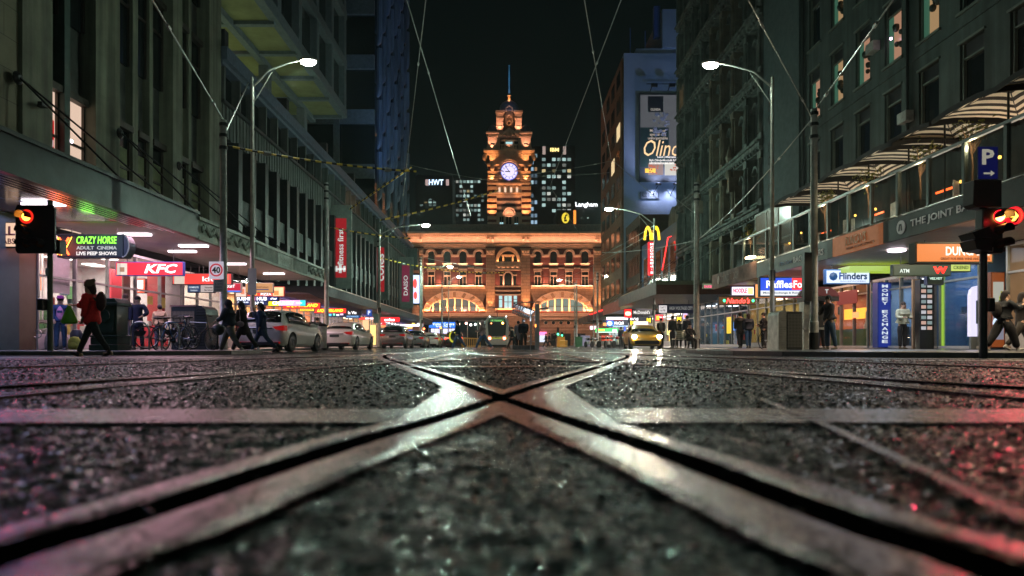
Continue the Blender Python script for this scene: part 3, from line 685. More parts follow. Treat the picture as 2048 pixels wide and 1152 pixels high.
for (a, b) in ((1102, 1112), (1122, 1141), (1148, 1171)):
    m = MB(); bx(m, a, b, 667, 693, -.03, .02); S_(m, 'door_opening', m_black)
band('plinth_band', [(651.5, 652.5, .08), (659, 659.8, .06)], 1082, 1184); band('awning_band', [(637.5, 639.5, .9)], 1078, 1200)
m = MB(); bx(m, 1078, 1093, 664, 670, -.5, -.1); S_(m, 'lit_kiosk_sign', glow('pink_sign', (1,.15,.35), 2)); m = MB(); bx(m, 1079, 1092, 670.5, 684, -.3, -.1); S_(m, 'kiosk_front', glow('kiosk_glow', (.7,.75,.9), .9))

# ---------------- clock tower
ct = thing('clock_tower', 'floodlit striped clock tower with dome and spire above the station', 'clock tower', (0, YS, 0))
def T_(mb, name, m, par=None, smooth=False): return mb.build(name, m, par or ct, smooth)
HW = (sx(1062)-sx(976))/2; TX = sx(1018.5); TY0 = 2.5; TD = 2*HW
def ring(mb, hw, t, c, mi=0, yo=0): mb.box(TX-hw, TX+hw, TY0+HW-hw, TY0+HW+hw, sz(c), sz(t), mi)
m = MB(); ring(m, HW-.55, 322, 464); T_(m, 'wall', m_cream)
m = MB(); ring(m, HW+.15, 447.5, 464.6); ring(m, HW+.35, 445.5, 447.4); T_(m, 'tower_base', m_cream)
for g0 in (1001, 1017, 1033):
    m = MB()
    for k in range(4): bx(m, g0-5+k*3, g0-3.6+k*3, 451.5, 458, TY0-.20, TY0-.149)
    T_(m, 'base_slots', m_black)
# striped corner piers
for sgx in (-1, 1):
    m = MB(); n = 0; y = 362.0
    while y < 445:
        x0 = TX+sgx*HW; x1 = TX+sgx*(HW-1.75)
        m.box(x0, x1, TY0-.0, TY0+1.75, sz(y+5.7), sz(y)); m.box(x0+sgx*.14, x1-sgx*.06, TY0-.16, TY0+1.9, sz(y+12), sz(y+5.71), 1); y += 12.1
    T_(m, 'striped_corner_pier', [m_redb, m_cream])
for k in range(3):
    m = MB(); bx(m, 993, 1043, 383.5+k*12.1, 388.5+k*12.1, TY0+.40, TY0+.56); T_(m, 'stone_band', m_cream)
    m = MB(); bx(m, 993, 1043, 389+k*12.1, 395+k*12.1, TY0+.5, TY0+.57); T_(m, 'brick_band', mat('dark_brick', (.06,.03,.025), .8))
m = MB(); bx(m, 1008, 1027, 416, 445, TY0+.3, TY0+.54); bx(m, 995, 1041, 424, 427, TY0+.1, TY0+.56); m.archring(TX, sz(424), .55, .6, .95, 1.05, TY0-.05, TY0+.54, n=12); m.archring(TX, sz(424), 1.1, 1.2, 1.35, 1.5, TY0-.2, TY0+.5, n=12); T_(m, 'window_surround', m_cream)
for (a, b, mm) in ((999, 1007, m_win), (1012, 1023, m_win), (1029, 1037, m_win)):
    m = MB(); bx(m, a, b, 428, 446, TY0+.2, TY0+.52); w = T_(m, 'window', mm)
    m = MB(); bx(m, a-1, b+1, 427.2, 428.4, TY0-.05, TY0+.3); bx(m, (a+b)/2-.4, (a+b)/2+.4, 429, 446, TY0+.1, TY0+.19); T_(m, 'window_frame', m_cream, w)
for (a, b, q) in ((999, 1007, 442), (1029, 1037, 444)):
    m = MB(); bx(m, a+.5, b-.5, q-2, 446.4, TY0+.14, TY0+.18); T_(m, 'lit_pane', m_winlit)
# little lit arched openings under the clock
for p in (998.5, 1010.5, 1022.5, 1034.5):
    m = MB(); m.archwin(sx(p), .42, sz(378), sz(368), TY0+.40, TY0+.5); w = T_(m, 'arched_opening', glow('belfry_light', (1,.62,.42), .9)); m = MB(); m.archring(sx(p), sz(369.5), .26, .26, .40, .4, TY0+.2, TY0+.5, n=8); T_(m, 'hood', m_cream, w)
m = MB(); ring(m, HW+.25, 359.5, 362); ring(m, HW+.1, 362.1, 363.6); T_(m, 'belt_course', m_cream)
m = MB(); ring(m, HW-.1, 379, 380.5); T_(m, 'belt_course', m_cream)
# clock stage
m = MB(); ring(m, HW-.3, 300, 359.4); T_(m, 'clock_stage_wall', m_cream)
m = MB(); bx(m, 993, 1044, 322, 359, TY0-.12, TY0+.35); T_(m, 'clock_panel', mat('clock_panel_stone', (.30,.25,.19), .8))
for sgx in (-1, 1):
    for (t, c, e) in ((322, 325, .35), (325.3, 326.8, .2), (336.5, 339, .25), (341, 344, .1), (345.5, 348, .22), (350, 353, .25), (354, 357, .15)):
        m = MB(); x0 = TX+sgx*(HW+e-.1); x1 = TX+sgx*(HW-2.1); m.box(x0, x1, TY0-.15-e, TY0+2.1, sz(c), sz(t)); T_(m, 'pier_band', m_cream)
    m = MB(); m.box(TX+sgx*(HW), TX+sgx*(HW-1.9), TY0-.05, TY0+1.9, sz(359), sz(322)); T_(m, 'pier', m_redb)
    m = MB(); m.box(TX+sgx*(HW-2.2), TX+sgx*(HW-2.9), TY0-.45, TY0+.3, sz(352), sz(345)); m.box(TX+sgx*(HW-2.0), TX+sgx*(HW-3.1), TY0-.5, TY0+.3, sz(337.5), sz(335.5)); T_(m, 'bracket', m_cream)
    m = MB(); m.ball((TX+sgx*(HW-.9), TY0-.4, sz(331)), (.45, .3, .55), 10); T_(m, 'carved_head', m_cream, None, True)
m = MB(); m.archring(TX, sz(337), 1.95, 1.95, 2.35, 2.30, TY0-.9, TY0-.11, n=24, t0=.25, t1=math.pi-.25)
m.archring(TX, sz(337), 2.3, 2.25, 2.6, 2.5, TY0-1.1, TY0-.2, n=20, t0=.55, t1=math.pi-.55)
for sgx in (-1, 1): m.box(TX+sgx*2.15, TX+sgx*(HW-1.6), TY0-1.05, TY0-.1, sz(324.8), sz(322.2))
T_(m, 'clock_hood', m_cream)
cz = sz(337.5); cy = TY0-.3
m = MB(); m.prism([(TX+1.78*math.cos(2*math.pi*i/40), cz+1.78*math.sin(2*math.pi*i/40)) for i in range(40)], cy, TY0-.11); cl = T_(m, 'clock_rim', mat('clock_rim', (.05,.08,.3), .4, emit=(.05,.12,.75), estr=.6))
m = MB(); m.prism([(TX+1.66*math.cos(2*math.pi*i/40), cz+1.66*math.sin(2*math.pi*i/40)) for i in range(40)], cy-.04, cy-.005); T_(m, 'clock_face', glow('clock_face', (.62,.56,.92), 1.15), cl)
m_ch = mat('clock_black', (.01,.01,.03), .5, var=0)
m = MB()
for k in range(12):
    a = math.pi/6*k; M = Matrix.Translation((TX+1.38*math.sin(a), cy-.06, cz+1.38*math.cos(a))) @ Matrix.Rotation(a, 4, 'Y'); m.cbox(None, (.11, .02, .42), M=M)
T_(m, 'hour_marks', m_ch, cl)
m = MB(); m.archring(TX, cz, 1.10, 1.10, 1.15, 1.15, cy-.055, cy-.045, n=36, t1=2*math.pi); T_(m, 'minute_ring', mat('clock_blue', (.03,.05,.4), .5, emit=(.05,.1,.8), estr=.4), cl)
for (a, L, w) in ((-R(272-360+0), .85, .2), (R(-37), 1.35, .12)):
    M = Matrix.Translation((TX, cy-.09, cz)) @ Matrix.Rotation(a if L > 1 else R(-92), 4, 'Y') @ Matrix.Translation((0, 0, L/2-.1)); m = MB(); m.cbox(None, (w, .02, L+.2), M=M); T_(m, 'clock_hand', m_ch, cl)
# big cornice above the clock
m = MB(); ring(m, HW+.9, 293, 296.5); ring(m, HW+.65, 296.6, 298.5); ring(m, HW+.4, 298.6, 300.5); T_(m, 'main_cornice', m_cream)
m = MB(); m.archring(TX, sz(303.5), 1.6, .95, 1.9, 1.2, TY0-1.05, TY0-.3, n=16); m.lathe([(.1,-.9),(.9,-.3),(1.4,.3)], (TX, TY0-.3, sz(301)), 10, sy=.4); T_(m, 'cornice_shell', m_cream)
for sgx in (-1, 1):
    m = MB(); m.ball((TX+sgx*(HW+.75), TY0+.4, sz(307)), (.5, .5, .75), 10); T_(m, 'gargoyle', m_cream, None, True)
    m = MB(); m.box(TX+sgx*(HW+.3), TX+sgx*(HW-1.7), TY0-.2, TY0+.2, sz(303.5), sz(301)); T_(m, 'pier_cap', m_cream)
# belfry stage
m = MB(); ring(m, HW-1.0, 255, 293); T_(m, 'belfry_wall', m_cream)
for sgx in (-1, 1):
    for yy in (0, TD-1.9):
        m = MB(); xa, xb = TX+sgx*(HW+.05), TX+sgx*(HW-1.95); m.box(xa, xb, TY0+yy, TY0+yy+1.9, sz(293), sz(259)); T_(m, 'belfry_pier', m_cream)
        for (t, c, e) in ((256.5, 259.8, .35), (264.5, 266.5, .12), (267, 268.5, .08), (284, 286, .15), (287.5, 292.9, .25)):
            m = MB(); m.box(xa+sgx*e, xb-sgx*e, TY0+yy-e, TY0+yy+1.9+e, sz(c), sz(t)); T_(m, 'pier_band', m_cream)
        m = MB(); m.lathe([(.95,0),(1.0,.6),(.95,1.0),(.7,1.45),(.3,1.7),(.02,1.78)], (TX+sgx*(HW-.95), TY0+yy+.95, sz(256.3)), 14); T_(m, 'small_dome', m_lead, None, True)
    m = MB(); m.box(TX+sgx*(HW-.5), TX+sgx*(HW-1.4), TY0-.03, TY0+.05, sz(281.5), sz(279)); T_(m, 'pier_slot', m_black)
m = MB(); m.prism([(TX-2.35, sz(266)), (TX+2.35, sz(266)), (TX, sz(249))], TY0+.1, TY0+.8); T_(m, 'pediment', m_cream)
m = MB(); m.prism([(TX-2.6, sz(265.6)), (TX-2.2, sz(265.6)), (TX, sz(250.8)), (TX+2.2, sz(265.6)), (TX+2.6, sz(265.6)), (TX, sz(247.8))], TY0-.3, TY0+.09)
m.ball((TX, TY0, sz(261)), .42, 10)
for sgx in (-1, 1): m.ball((TX+sgx*.9, TY0+.02, sz(262)), .3, 8)
T_(m, 'pediment_mould', m_cream)
m = MB(); bx(m, 1000, 1037, 268, 290, TY0+.6, TY0+.95); w = T_(m, 'belfry_opening', m_black)
m = MB(); bx(m, 1001, 1036, 271.5, 274, TY0+.0, TY0+.59); bx(m, 1008, 1011, 274, 291, TY0+.1, TY0+.58); bx(m, 1026, 1029, 274, 291, TY0+.1, TY0+.58); T_(m, 'opening_frame', m_cream, w)
m = MB(); bx(m, 1011.5, 1025.5, 275, 280, TY0+.5, TY0+.57); T_(m, 'lit_pane', m_winlit)
m = MB()
for k in range(12): m.lathe([(.09,0),(.13,.2),(.07,.5),(.1,.8)], (sx(1003+k*2.8), TY0-.1, sz(291)), 6)
m.box(sx(1001), sx(1036), TY0-.25, TY0+.05, sz(283.2), sz(281.8)); T_(m, 'balustrade', m_cream)
# upper drum with paired columns
m = MB(); m.lathe([(2.0, sz(262)), (2.0, sz(198))], (TX, TY0+HW, 0), 8, a0=math.pi/8); T_(m, 'upper_drum', mat('drum_stone', (.22,.17,.11), .8))
for sgx in (-1, 1):
    for yy in (-1, 1):
        xc = TX+sgx*1.9; yc = TY0+HW+yy*1.9
        m = MB(); m.cbox((xc, yc, (sz(250)+sz(212))/2), (1.25, 1.25, sz(212)-sz(250))); T_(m, 'drum_pier', m_cream)
        m = MB()
        for (t, c, e) in ((206.5, 210.5, .95), (210.6, 212.5, .75), (221.5, 224, .75), (238.5, 241.5, .78), (250, 256, .8)):
            m.box(xc-e, xc+e, yc-e, yc+e, sz(c), sz(t))
        m.cbox((xc+sgx*.55, yc+yy*.3, (sz(250)+sz(212))/2), (.5, .5, sz(212)-sz(250))); T_(m, 'pier_moulding', m_cream)
m = MB(); m.prism([(TX-.75, sz(207)), (TX-.75, sz(200)), (TX, sz(195)), (TX+.75, sz(200)), (TX+.75, sz(207)), (TX+.55, sz(207)), (TX+.55, sz(201)), (TX, sz(197)), (TX-.55, sz(201)), (TX-.55, sz(207))], TY0+HW-2.4, TY0+HW-1.9); T_(m, 'gable_mould', m_cream)
m = MB(); m.archring(TX, sz(219), .35, .4, .5, .58, TY0+HW-2.3, TY0+HW-1.8, n=12); m.archring(TX, sz(230.5), .32, .32, .5, .5, TY0+HW-2.3, TY0+HW-1.8, n=16, t1=2*math.pi); T_(m, 'niche_mould', m_cream)
m = MB(); m.lathe([(2.35, sz(206)), (2.4, sz(202)), (2.2, sz(199)), (2.0, sz(196)), (2.05, sz(193)), (1.95, sz(189)), (1.5, sz(183)), (.9, sz(179.5)), (.4, sz(178))], (TX, TY0+HW, 0), 24); T_(m, 'dome', m_lead, None, True)
m = MB(); m.lathe([(.45, sz(178)), (.5, sz(177)), (.3, sz(176)), (.3, sz(168)), (.5, sz(167)), (.3, sz(165)), (.2, sz(162))], (TX, TY0+HW, 0), 12); T_(m, 'lantern', m_cream, None, True)
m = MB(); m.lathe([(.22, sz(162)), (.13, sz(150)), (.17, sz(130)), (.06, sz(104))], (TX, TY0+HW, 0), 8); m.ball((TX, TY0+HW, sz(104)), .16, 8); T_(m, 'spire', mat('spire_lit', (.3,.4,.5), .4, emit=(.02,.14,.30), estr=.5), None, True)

# ---------------- floodlights: fittings along the ledges pointing up the walls, plus spots added in mid-air
ORG = (1.0, .36, .13); PINK = (1.0, .41, .26)
def upstrip(x, y, z, L, e, par=st, c=ORG, tilt=0): return light('AREA', (x, y, z), e, c, par, size=L, size_y=.18, rot=(R(180-tilt), 0, 0))
FL = 2.3
for (a, b) in ((849, 969), (1065, 1184)):
    w = (b-a)*YS/F; xm = sx((a+b)/2)
    upstrip(xm, -.75, sz(626), w, 650*FL); upstrip(xm, -.55, sz(573), w, 260*FL, c=PINK); upstrip(xm, -.25, sz(530), w, 110*FL, c=PINK)
upstrip(sx(1016), -.45, sz(623), 5, 90*FL); upstrip(sx(1016), -.35, sz(571), 5, 70*FL, c=PINK); upstrip(sx(1016), -.3, sz(523), 4.4, 40*FL)
upstrip(sx(1016), -.85, sz(485.5), 40, 300*FL, c=PINK)
for p in PIERS:
    light('SPOT', (sx(p), -1.0, sz(624)), 900*FL, ORG, st, size=.1, aim=(sx(p), -.1, sz(500)), spot=50, blend=.8)
    light('SPOT', (sx(p), -2.6, sz(634)), 700*FL, PINK, st, size=.2, aim=(sx(p), 0, sz(490)), spot=38, blend=.9)
for xx in (850, 925, 1016, 1100, 1180): light('SPOT', (sx(xx), -6.0, 7.5), 300*FL, PINK, st, size=.3, aim=(sx(xx), 0, sz(620)), spot=150, blend=.7)  # spots added in mid-air to lift the dark ground floor wall
for p in (983, 1052):
    light('SPOT', (sx(p), TY0-1.1, sz(463)), 520*FL, ORG, ct, size=.1, aim=(sx(p), TY0+.5, sz(400)), spot=55, blend=.8)
    light('SPOT', (sx(p), TY0-1.6, sz(447)), 2600*FL, ORG, ct, size=.1, aim=(sx(p), TY0, sz(375)), spot=50, blend=.8)
    light('SPOT', (sx(p), TY0-.8, sz(358)), 260*FL, ORG, ct, size=.1, aim=(sx(p), TY0+.2, sz(325)), spot=70, blend=.8)
    light('SPOT', (sx(p), TY0-.9, sz(321)), 170*FL, ORG, ct, size=.1, aim=(sx(p), TY0+.1, sz(298)), spot=80, blend=.8)
    light('SPOT', (sx(p), TY0-.8, sz(292)), 260*FL, PINK, ct, size=.1, aim=(sx(p), TY0+.4, sz(258)), spot=70, blend=.8)
    light('SPOT', (sx(p)*.6+TX*.4, TY0+.4, sz(254)), 330*FL, PINK, ct, size=.1, aim=(sx(p)*.5+TX*.5, TY0+3, sz(215)), spot=60, blend=.8)
light('SPOT', (TX, TY0-.8, sz(292)), 140*FL, PINK, ct, size=.1, aim=(TX, TY0+.3, sz(258)), spot=80, blend=.8)
light('SPOT', (TX, TY0-.5, sz(359)), 60*FL, ORG, ct, size=.1, aim=(TX, TY0-.1, sz(330)), spot=80, blend=.8)
light('SPOT', (TX, TY0-2.2, sz(447)), 700*FL, PINK, ct, size=.1, aim=(TX, TY0+.3, sz(385)), spot=70, blend=.8)
light('SPOT', (TX, TY0-3, sz(205)), 50*FL, (.5,.6,1), ct, size=.1, aim=(TX, TY0+HW, sz(186)), spot=60, blend=.8)  # bluish spot added in mid-air so the dark dome shows
light('POINT', (TX, TY0+HW-1.0, sz(176)), 22*FL, ORG, ct, size=.1)
light('SPOT', (TX, TY0+.8, sz(247)), 60*FL, ORG, ct, size=.1, aim=(TX, TY0+2.6, sz(215)), spot=70, blend=.8)
# ================================================================== LEFT SIDE OF THE STREET
XL = -15.0
def yl(px, X=XL): return F*X/(px-CX)          # depth of a facade point seen at px
def wz(px, py, X=XL): return CH-(py-HY)*yl(px, X)/F
m_tan = brick('tan_stone_blocks', (.20,.19,.12), (.165,.16,.105), (.08,.075,.05), 1, 1.1, .95, .75, .012, 'yz', .3)
m_tan2 = mat('smooth_tan_render', (.15,.16,.11), .75, var=.25, scale=.8, bump=.2, streak=.45)
m_dgreen = mat('dark_green_panel', (.03,.06,.05), .6, var=.2)
m_bronze = mat('bronze_window_frame', (.05,.04,.03), .5, .3)
m_spand = mat('dark_spandrel', (.045,.05,.045), .6, var=.4, scale=1.5)
bl = thing('stone_building', 'tall pale stone corner building with dark recessed window bays over the fast food shops', 'building', (XL, 0, 0))
def yb(mb, y0, y1, z0, z1, p0, p1, mi=0): return mb.box(p0, p1, y0, y1, z0, z1, mi)          # p: metres proud of the wall plane (towards the street)
m = MB(); yb(m, 16.5, 35.7, 4.3, 34, -9, -.6); m.build('wall', m_spand, bl)
m = MB(); yb(m, 13.5, 20.95, 4.3, 34, -9.2, .0); m.build('corner_pier', m_tan, bl)
for (a, b, p, mm) in ((20.96,22.35,.12,m_tan2),(24.9,26.45,.0,m_tan2),(30.6,31.5,.02,m_tan2),(34.3,35.7,.05,m_tan2),(26.46,26.75,-.25,m_tan2),(23.45,23.75,-.2,m_dgreen),(27.9,28.3,-.3,m_tan2),(29.2,29.5,-.3,m_tan2),(32.8,33.1,-.3,m_tan2)):
    m = MB(); yb(m, a, b, 4.3, 34, -.6, p); m.build('pier', mm, bl)
m_intw = glow('warm_office_light', (1.0,.72,.55), .55); m_int2 = glow('grey_office_light', (.62,.66,.72), .4)
rows = [(4.3, 8.9), (11.6, 15.2), (17.2, 20.8), (22.8, 26.4), (28.4, 32)]
bays = [(22.36,23.44),(23.76,24.89),(26.76,27.89),(28.31,29.19),(29.51,30.59),(31.51,32.79),(33.11,34.29)]
for bi, (a, b) in enumerate(bays):
    for ri, (z0, z1) in enumerate(rows[:4]):
        m = MB(); yb(m, a+.02, b-.02, z0, z1, -.58, -.50); w = m.build('window', m_glassdark if ri or bi > 1 else m_intw, bl)
        m = MB(); yb(m, a, b, z1, z1+.25, -.598, -.25); yb(m, a, b, z0+(z1-z0)*.66, z0+(z1-z0)*.66+.09, -.49, -.42); yb(m, a, a+.06, z0, z1, -.49, -.4); yb(m, b-.06, b, z0, z1, -.49, -.4); m.build('window_frame', m_bronze, w)
        if ri == 0 and bi > 1:
            m = MB(); yb(m, a+.1, b-.1, z0, z1-.7, -.495, -.47); m.build('blind', mat('green_blind', (.13,.15,.075), .8), w)
m = MB(); yb(m, 22.45, 23.3, 5.9, 7.9, -.48, -.46); w = m.build('window_poster', lit((.75,.01,.015), .5), bl)
text('WIN\nYOUR\nMEAL', .34, lit((.9,.8,.8), .6), bl, (-.44, 22.9, 6.8), (R(90), 0, R(90)), line=.9)
m = MB(); yb(m, 22.45, 23.3, 4.4, 5.7, -.485, -.465); m.build('window_poster', lit((.8,.22,.2), .5), bl)
m = MB(); m.cbox((-.4, 24.0, 7.45), (.05, .35, .1)); m.build('window_lamp', lit((1,.9,1), 4), bl)
def rods(px, py, e1, e2, label):
    # a tie rod pair holding up the awning
    Y = yl(px); z = wz(px, py); t = thing('awning_tie_rod', label, 'tie rod', (XL+.15, Y, z), 0, 'tie rods of the left awning')
    m = MB(); m.lathe([(.2,0),(.2,.05),(.1,.12)], n=12, M=Matrix.Rotation(R(90), 4, 'Y')); m.build('rosette', m_black, t)
    for e in (e1, e2):
        m = MB(); m.tube([(.1,0,0), (3.7, e-Y, 4.85-z)], .03, 6); m.build('rod', m_black, t)
rods(24, 156, 20.3, 23.2, 'pair of black awning rods nearest the corner'); rods(231, 267, 25.2, 29.4, 'pair of black awning rods by the middle pier'); rods(351, 332, 31.2, 34.8, 'pair of black awning rods at the far end of the stone building')
m = MB(); m.box(.12, .3, -.08, .08, -.05, .05); m.cbox((.35, -.15, -.02), (.14, .3, .12)); o = m.build('security_camera', m_black, None, loc=(XL, 21.7, 7.85)); tag(o, 'small black security camera on the smooth pale pier', 'security camera')

# ---- near awning over the footpath
m_fas = mat('awning_sheet_metal', (.035,.045,.042), .35, .6, var=.35, scale=1.5, bump=.5, bscale=2)
m_soff = mat('painted_soffit', (.50,.47,.47), .55, var=.12, scale=1)
m_fas2 = mat('old_green_fascia', (.15,.19,.15), .5, .3, var=.35, scale=3)
aw = thing('awning', 'grey metal footpath awning with a stamped fascia, nearest on the left', 'awning', (0, 0, 0))
m = MB(); m.box(-15, -11.05, 14.6, 41.8, 4.35, 4.55); m.box(-30, -15, 14.6, 17.5, 4.35, 4.55); m.build('awning_roof', m_fas, aw)
m = MB(); m.box(-15, -11.2, 22.0, 41.7, 4.20, 4.34); m.build('soffit', m_soff, aw)
m = MB(); m.box(-29, -11.2, 14.75, 21.98, 4.22, 4.35); m.build('corner_soffit', mat('glossy_blue_soffit', (.13,.17,.26), .18, var=.5, scale=.8), aw)
for k in range(6):
    m = MB(); m.box(-11.35-k*.17, -11.27-k*.17, 14.9, 24-k*.4, 4.12, 4.22); m.build('soffit_batten', mat('aluminium_batten', (.45,.47,.5), .25, .8), aw)
m = MB(); m.box(-11.05, -10.95, 14.5, 24.2, 4.05, 4.95); m.box(-11.1, -10.88, 14.45, 24.2, 4.88, 4.98); m.box(-11.12, -10.93, 14.47, 24.2, 4.02, 4.12); m.build('fascia', m_fas, aw)
m = MB(); m.box(-30, -10.95, 14.4, 14.5, 4.05, 4.95); m.build('return_fascia', m_fas, aw)
m = MB(); m.box(-11.05, -10.97, 24.21, 41.8, 4.02, 4.78); m.box(-11.08, -10.90, 24.21, 41.8, 4.70, 4.82); m.box(-11.08, -10.92, 24.21, 41.8, 4.0, 4.1); m.build('fascia', m_fas2, aw)
m = MB()
for a, b in ((24.5, 29.5), (37.6, 41.5)):          # wavy stamped band
    m = MB()
    n = int((b-a)/.12)
    for i in range(n): m.ball((-10.95, a+(b-a)*(i+.5)/n, 4.42+.1*math.sin(i*.9)), (.05, .09, .13), 8)
    m.build('stamped_waves', m_fas2, aw, True)
m = MB()
for i in range(58): m.box(-10.96, -10.93, 29.9+i*.13, 29.96+i*.13, 4.12, 4.68)
m.box(-10.95, -10.925, 32.6, 34.9, 4.12, 4.68); m.build('ribbed_panel', m_fas2, aw)
text('A·N·A', .5, mat('faded_green_letter', (.24,.28,.22), .6), aw, (-10.92, 33.7, 4.4), (R(90), 0, R(90)), fit=(1.7, .36))
for k, (x, y) in enumerate(((-13.2,24.2),(-13.6,28.6),(-12.4,27.0),(-13.2,33.0),(-12.8,37.5),(-12.9,19.0))):
    m = MB(); m.box(x-.55, x+.55, y-.12, y+.12, 4.13, 4.20); m.build('light_panel', lit((1,.86,.92), 3.2), aw)
light('AREA', (-13.2, 25.5, 4.1), 330, (1,.58,.72), aw, size=3, size_y=7); light('AREA', (-13.0, 34.5, 4.1), 260, (1,.58,.55), aw, size=3, size_y=8)
light('AREA', (-13.2, 18.5, 4.1), 140, (.55,.55,1), aw, size=3, size_y=4)

# ---- shop rooms (ground floor), each a lit room behind a glazed front
def room(name, label, y0, y1, z1=3.6, depth=4.5, wall=(.6,.58,.55), lightc=(1,.9,.82), e=1.6, side=-1, X=None, mull=3, framec=None, stall=.5, stallc=(.35,.33,.33), strip=True, glassm=None, lampw=None):
    X = XL if X is None else X
    t = thing(name, label, 'shop', (X, (y0+y1)/2, .1)); h = z1-.1; w = y1-y0; s = side
    fr = framec or m_frame
    m = MB(); m.box(s*depth, s*(depth+.1), -w/2, w/2, 0, h); m.build('back_wall', flat(wall), t)
    m = MB(); m.box(0, s*depth, -w/2+.0, -w/2+.08, 0, h); m.build('side_wall', flat(wall), t)
    m = MB(); m.box(0, s*depth, w/2-.08, w/2, 0, h); m.build('side_wall', flat(wall), t)
    m = MB(); m.box(0, s*depth, -w/2+.081, w/2-.081, h-.1, h); m.build('ceiling', flat((.6,.6,.6)), t)
    m = MB(); m.box(0, s*depth, -w/2+.081, w/2-.081, -.05, .02); m.build('floor', flat((.25,.25,.25)), t)
    if stall: m = MB(); m.box(-.1*s, .1*s, -w/2, w/2, 0.021, stall); m.build('stall_riser', flat(stallc), t)
    m = MB(); m.box(-.02*s, .0, -w/2+.05, w/2-.05, max(stall, .03), h-.11); m.build('glazing', glassm or m_clear, t)
    for i in range(mull+1):
        yy = -w/2+.04+(w-.08)*i/mull; m = MB(); m.box(-.08*s, .05*s, yy-.035, yy+.035, max(stall, .021), h-.1); m.build('mullion', fr, t)
    m = MB(); m.box(-.07*s, .04*s, -w/2, w/2, 2.35, 2.42); m.build('transom', fr, t)
    kk = random.Random(int(y0*10)); pal = [tuple(min(1, c*f) for c in wall) for f in (.35,.6,1.1)]+[(.5,.05,.04),(.6,.5,.1),(.1,.25,.35),(.7,.7,.68),(.08,.08,.08),(.12,.3,.12)]
    for q in range(int(w*2.6)):
        yy = kk.uniform(-w/2+.3, w/2-.3); dd = kk.uniform(.5, depth-.6); hh = kk.choice((.5,.9,1.2,1.7)); ww = kk.uniform(.15,.5)
        m = MB(); m.box(s*dd, s*(dd+kk.uniform(.15,.5)), yy, yy+ww, .021, hh)
        if hh > 1:
            for z_ in range(3): m.box(s*(dd-.05), s*dd, yy+.02, yy+ww-.02, .3+z_*.35, .5+z_*.35)
        m.build('shop_fitting', flat(kk.choice(pal)), t)
    for q in range(int(w*1.3)):
        yy = kk.uniform(-w/2+.3, w/2-.9); zz = kk.uniform(1.3, 2.5); m = MB(); m.box(s*(depth-.06), s*(depth-.02), yy, yy+kk.uniform(.3,.9), zz, zz+kk.uniform(.2,.6)); m.build('wall_poster', flat(kk.choice(pal)), t)
    for q in range(int(w*.6)):
        yy = kk.uniform(-w/2+.2, w/2-.6); zz = kk.uniform(.7, 2.2); m = MB(); m.box(s*.03, s*.04, yy, yy+kk.uniform(.15,.45), zz, zz+kk.uniform(.15,.5)); m.build('window_sticker', flat(kk.choice(pal[3:])), t)
    for i in range(max(1, int(w/2.4))):
        yy = -w/2+w*(i+.5)/max(1, int(w/2.4))
        for dx in (1.1, 3.0):
            m = MB(); m.box(s*dx, s*(dx+.5), yy-.5, yy+.5, h-.14, h-.101); m.build('ceiling_light', lit(lightc, 5), t)
    light('AREA', (s*2.2, 0, h-.2), (lampw or 34)*w*e, lightc, t, size=2.5, size_y=w*.8)
    return t
def parts_in(t, items):
    for (name, y0, y1, z0, z1, d0, d1, c, ee) in items:
        m = MB(); m.box(d0, d1, y0, y1, z0, z1); m.build(name, lit(c, ee) if ee else flat(c), t)
r1 = room('chicken_shop', 'bright white and red glazed takeaway behind the woman in the red coat', 21.7, 31.4, 3.9, wall=(.62,.58,.58), e=1.3, mull=5, stallc=(.45,.4,.4))
parts_in(r1, [('wall_panel', -3.0, -1.6, .0, 3.2, -4.3, -4.2, (.45,.02,.04), 0), ('wall_panel', 2.6, 3.4, .0, 3.4, -2.0, -1.9, (.5,.03,.05), 0), ('menu_board', -.4, 1.6, 2.4, 3.2, -4.2, -4.1, (.9,.25,.1), 1.2),
  ('counter', -2.6, 2.2, .02, 1.15, -3.4, -2.8, (.4,.06,.07), 0), ('poster', -3.9, -2.9, 1.9, 3.2, -.2, -.15, (.75,.7,.72), 0), ('poster', .4, .9, 1.7, 2.9, -.2, -.15, (.2,.1,.07), 0), ('column', 3.6, 4.2, .02, 3.7, -.9, -.4, (.35,.03,.03), 0), ('red_riser', -.6, 3.4, .1, .42, .11, .13, (.55,.03,.04), 0), ('window_table', -4.2, -1.8, .9, .98, -1.2, -.3, (.5,.45,.4), 0)])
for k in range(6):
    m = MB(); m.tube([(-1.4, -3.3+k*.17, 1.0), (-1.4, -3.3+k*.17, 3.5)], .03, 6); m.build('white_post', m_white, r1)
m = MB(); m.box(.11, .14, .3, 2.6, .5, .95); m.build('graffiti_panel', flat((.5,.03,.05)), r1)
m = MB(); m.box(-16.2, -14.95, 20.9, 21.68, .1, 4.2); o = m.build('shop_pillar', flat((.10,.06,.035))); tag(o, 'brown and dark grey pillar left of the takeaway glass', 'pillar')
m = MB(); m.box(-16.4, -14.9, 19.8, 20.85, .1, 4.2); o = m.build('shop_wall', flat((.02,.045,.055))); tag(o, 'dark teal wall panel left of the brown pillar', 'wall')
m = MB(); m.box(-17.5, -15.0, 18.6, 19.75, .1, 3.1); o = m.build('blue_hoarding', mat('blue_panel', (.02,.04,.30), .4, emit=(.01,.02,.2), estr=.25)); tag(o, 'deep blue lit panel at the left edge of the shops', 'panel')
m = MB(); m.tube([(-14.85, 19.77, .1), (-14.85, 19.77, 4.2)], .05, 8); o = m.build('light_tube', lit((.45,.35,.85), .7)); tag(o, 'lilac glowing upright tube beside the blue panel', 'light tube')
